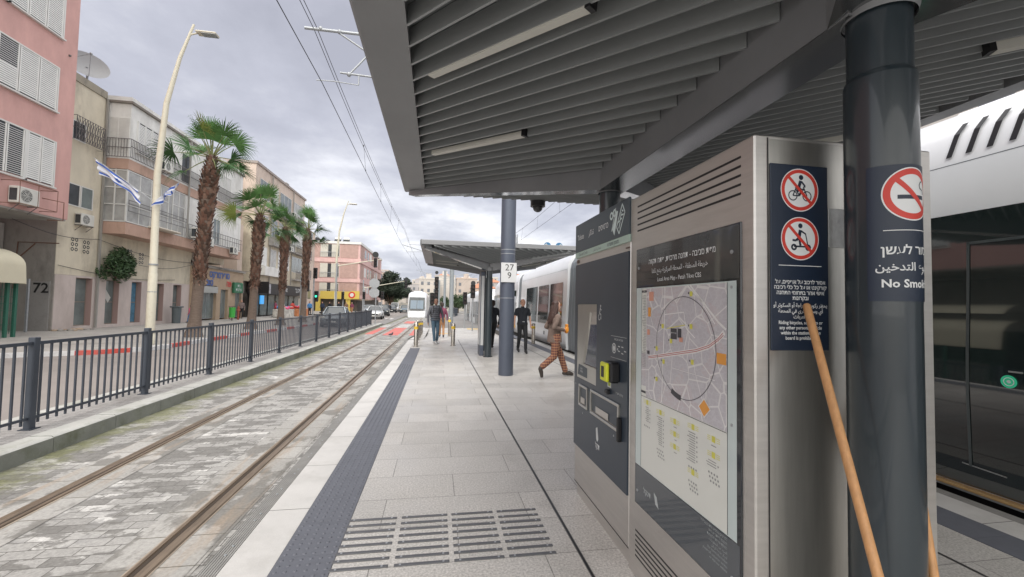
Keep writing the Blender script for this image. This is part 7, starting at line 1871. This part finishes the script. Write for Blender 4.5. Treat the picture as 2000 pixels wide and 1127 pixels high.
# concrete wall along the far right road
t = empty('road_barrier', (2.8, 70, -.3), 0, 'long dark railing curving along the far right track', 'railing'); b = MB()
pts = [(1.6, 62), (2.6, 66), (3.3, 72), (3.6, 84), (3.4, 100)]
for (x0, y0_), (x1, y1_) in zip(pts[:-1], pts[1:]):
    for z in (.1, .9): b.bar((x0, y0_, z), (x1, y1_, z), .05, .06)
    n = int(math.hypot(x1-x0, y1_-y0_)/.3)
    for i in range(n): xx, yy = x0+(x1-x0)*i/n, y0_+(y1_-y0_)*i/n; b.box(xx-.02, xx+.02, yy-.02, yy+.02, -.3, .9)
b.build('railing_bars', FENCE, t)
# ================================================================== small street things
ppl(-17.75, 43.0, -.135, 200, 'person in grey coat standing by the shop, left of a standing pair', MC('grey_coat', (.22, .17, .16)), DARKT)
ppl(-16.9, 43.3, -.135, 170, 'person in dark jacket, right of a pair standing beyond the second palm', DARKC, DARKT)
ppl(-17.5, 34.3, -.135, 90, 'child in pink top pushing a blue scooter below the first palm', PINK, BLUE, sc_=.72)
spots_ = ((-16.5, 47.8, 'woman in magenta at the stall left of the third palm', MAR, DARKT, 90), (-16.2, 49.2, 'person in white and red at the stall left of the third palm', PALE, RED_, 120), (-15.8, 50.8, 'person in red bending at the stall', RED_, DARKT, 60), (-15.6, 56.5, 'person in blue at the stall between third and fourth palm', BLUE, DARKT, 200),
    (-15.5, 62.0, 'person in dark blue just right of the fourth palm', MC('dark_blue_coat', (.03, .045, .09)), DARKT, 180), (-14.9, 63.5, 'person in a wide dark coat right of the fourth palm', DARKC, DARKT, 150), (-13.6, 63, 'person in black near the thin signal pole', DARKC, BLACK, 180), (-13.0, 65, 'person in brown jacket by the green signal', BRN, DARKT, 190), (-12.4, 66, 'person in tan trousers by the green signal', MAR, TAN, 170), (-8.3, 78, 'rider in black in the road before the red shop', DARKC, DARKT, 180))
for (x, y, lab, a_, c_, hd_) in spots_: ppl(x, y, -.135 if x < -9.5 else -.27, hd_, lab, a_, c_, voxel=.03)
t = empty('street_bin', (-17.9, 33.4, -.13), 0, 'dark grey litter bin on the pavement below the first palm', 'bin'); b = MB(); b.tube([(-17.9, 33.4, -.13), (-17.9, 33.4, .95)], [.24, .28], 12); b.box(-18.2, -17.6, 33.1, 33.7, .95, 1.05, 0, bev=.03); b.build('bin_body', M('bin_grey', (.10, .12, .13), .6), t)
t = empty('kick_scooter', (-17.2, 34.6, -.13), 0, 'blue kick scooter held by the child in pink', 'scooter'); b = MB(); b.box(-17.3, -17.15, 34.2, 35.1, -.02, .03); b.tube([(-17.2, 34.25, 0), (-17.2, 34.15, .85)], .025, 6); b.tube([(-17.45, 34.15, .85), (-16.95, 34.15, .85)], .02, 6); b.tube([(-17.26, 34.2, -.06), (-17.18, 34.2, -.06)], .07, 10); b.tube([(-17.26, 35.05, -.06), (-17.18, 35.05, -.06)], .07, 10); b.build('scooter_frame', BLUE, t)
t = empty('green_bin', (-16.6, 38.6, -.13), 0, 'bright green litter bin with a dark lid rail by the tan shop', 'bin'); b = MB(); b.tube([(-16.6, 38.6, .12), (-16.6, 38.6, .95)], [.2, .24], 12); b.build('bin_body', M('bin_green', (.06, .42, .07), .5), t); b = MB(); b.tube([(-16.6, 38.0, 1.0), (-16.6, 39.3, 1.0)], .03, 6); b.tube([(-16.6, 38.6, -.13), (-16.6, 38.6, 1.0)], .03, 6); b.build('bin_frame', BLACK, t)
t = empty('fire_hydrant', (-16.9, 40.4, -.13), 0, 'rusty red fire hydrant beside the green bin', 'hydrant'); b = MB(); b.tube([(-16.9, 40.4, -.13), (-16.9, 40.4, .9), (-16.9, 40.4, 1.05)], [.09, .09, .05], 10); b.tube([(-16.9, 40.15, .7), (-16.9, 40.65, .7)], .07, 8); b.build('hydrant_body', M('hydrant_red', (.33, .09, .06), .6), t)
t = empty('bicycle', (-17.6, 41.4, -.13), R(0), 'dark bicycle leaning by the tan shop wall', 'bicycle')
for yy in (40.9, 41.9):
    b = MB(); n = 20; b.tube([(-17.7, yy+.33*math.cos(2*PI*i/n), .2+.33*math.sin(2*PI*i/n)) for i in range(n+1)], .02, 5, cap=False); b.build('wheel', TYRE, t)
b = MB(); b.tube([(-17.7, 40.9, .2), (-17.7, 41.25, .65), (-17.7, 41.75, .65), (-17.7, 41.9, .2)], .018, 5); b.tube([(-17.7, 41.25, .65), (-17.7, 41.4, .2), (-17.7, 41.75, .65)], .018, 5); b.tube([(-17.95, 41.8, .85), (-17.45, 41.8, .85)], .015, 5); b.build('frame', BLACK, t)
for i, (y, c, lab) in enumerate(((47.6, (.50, .48, .44), 'pale market stall heaped with clothes left of the third palm'), (52.6, (.55, .22, .10), 'market stall with an orange printed front right of the third palm'))):
    t = empty('market_stall', (-15.6, y, -.13), 0, lab, 'stall', 'market stalls on the pavement'); b = MB(); b.box(-16.2, -15.1, y-1.4, y+1.6, -.13, .72, 0, bev=.03); b.build('stall_table', M('stall_front_%d' % i, c, .7, var=.5, scale=2.5), t)
    b = MB(); rr2 = random.Random(i+3); [b.ell((-15.65+rr2.uniform(-.4, .4), y+rr2.uniform(-1.2, 1.4), .78+rr2.uniform(0, .15)), (.22, .25, .16), 8, 5, rr2.randrange(4)) for _ in range(26)]; b.build('piled_goods', [PINK, PALE, RED_, BLUE], t, kind='stuff')
t = empty('pigeon', (-2.5, 24.5, ZT), R(60), 'dark pigeon standing on the track before the red crossing', 'pigeon'); b = MB(); b.tube([(0, .17, .10), (0, .06, .13), (0, -.06, .15), (0, -.10, .20), (0, -.12, .24), (0, -.15, .235)], [.012, .045, .055, .04, .028, .006], 10); b.tube([(.02, 0, .1), (.02, 0, 0)], .005, 4); b.tube([(-.02, 0, .1), (-.02, 0, 0)], .005, 4); o = b.build('body', M('pigeon_grey', (.08, .08, .10), .7), None); o.parent = t
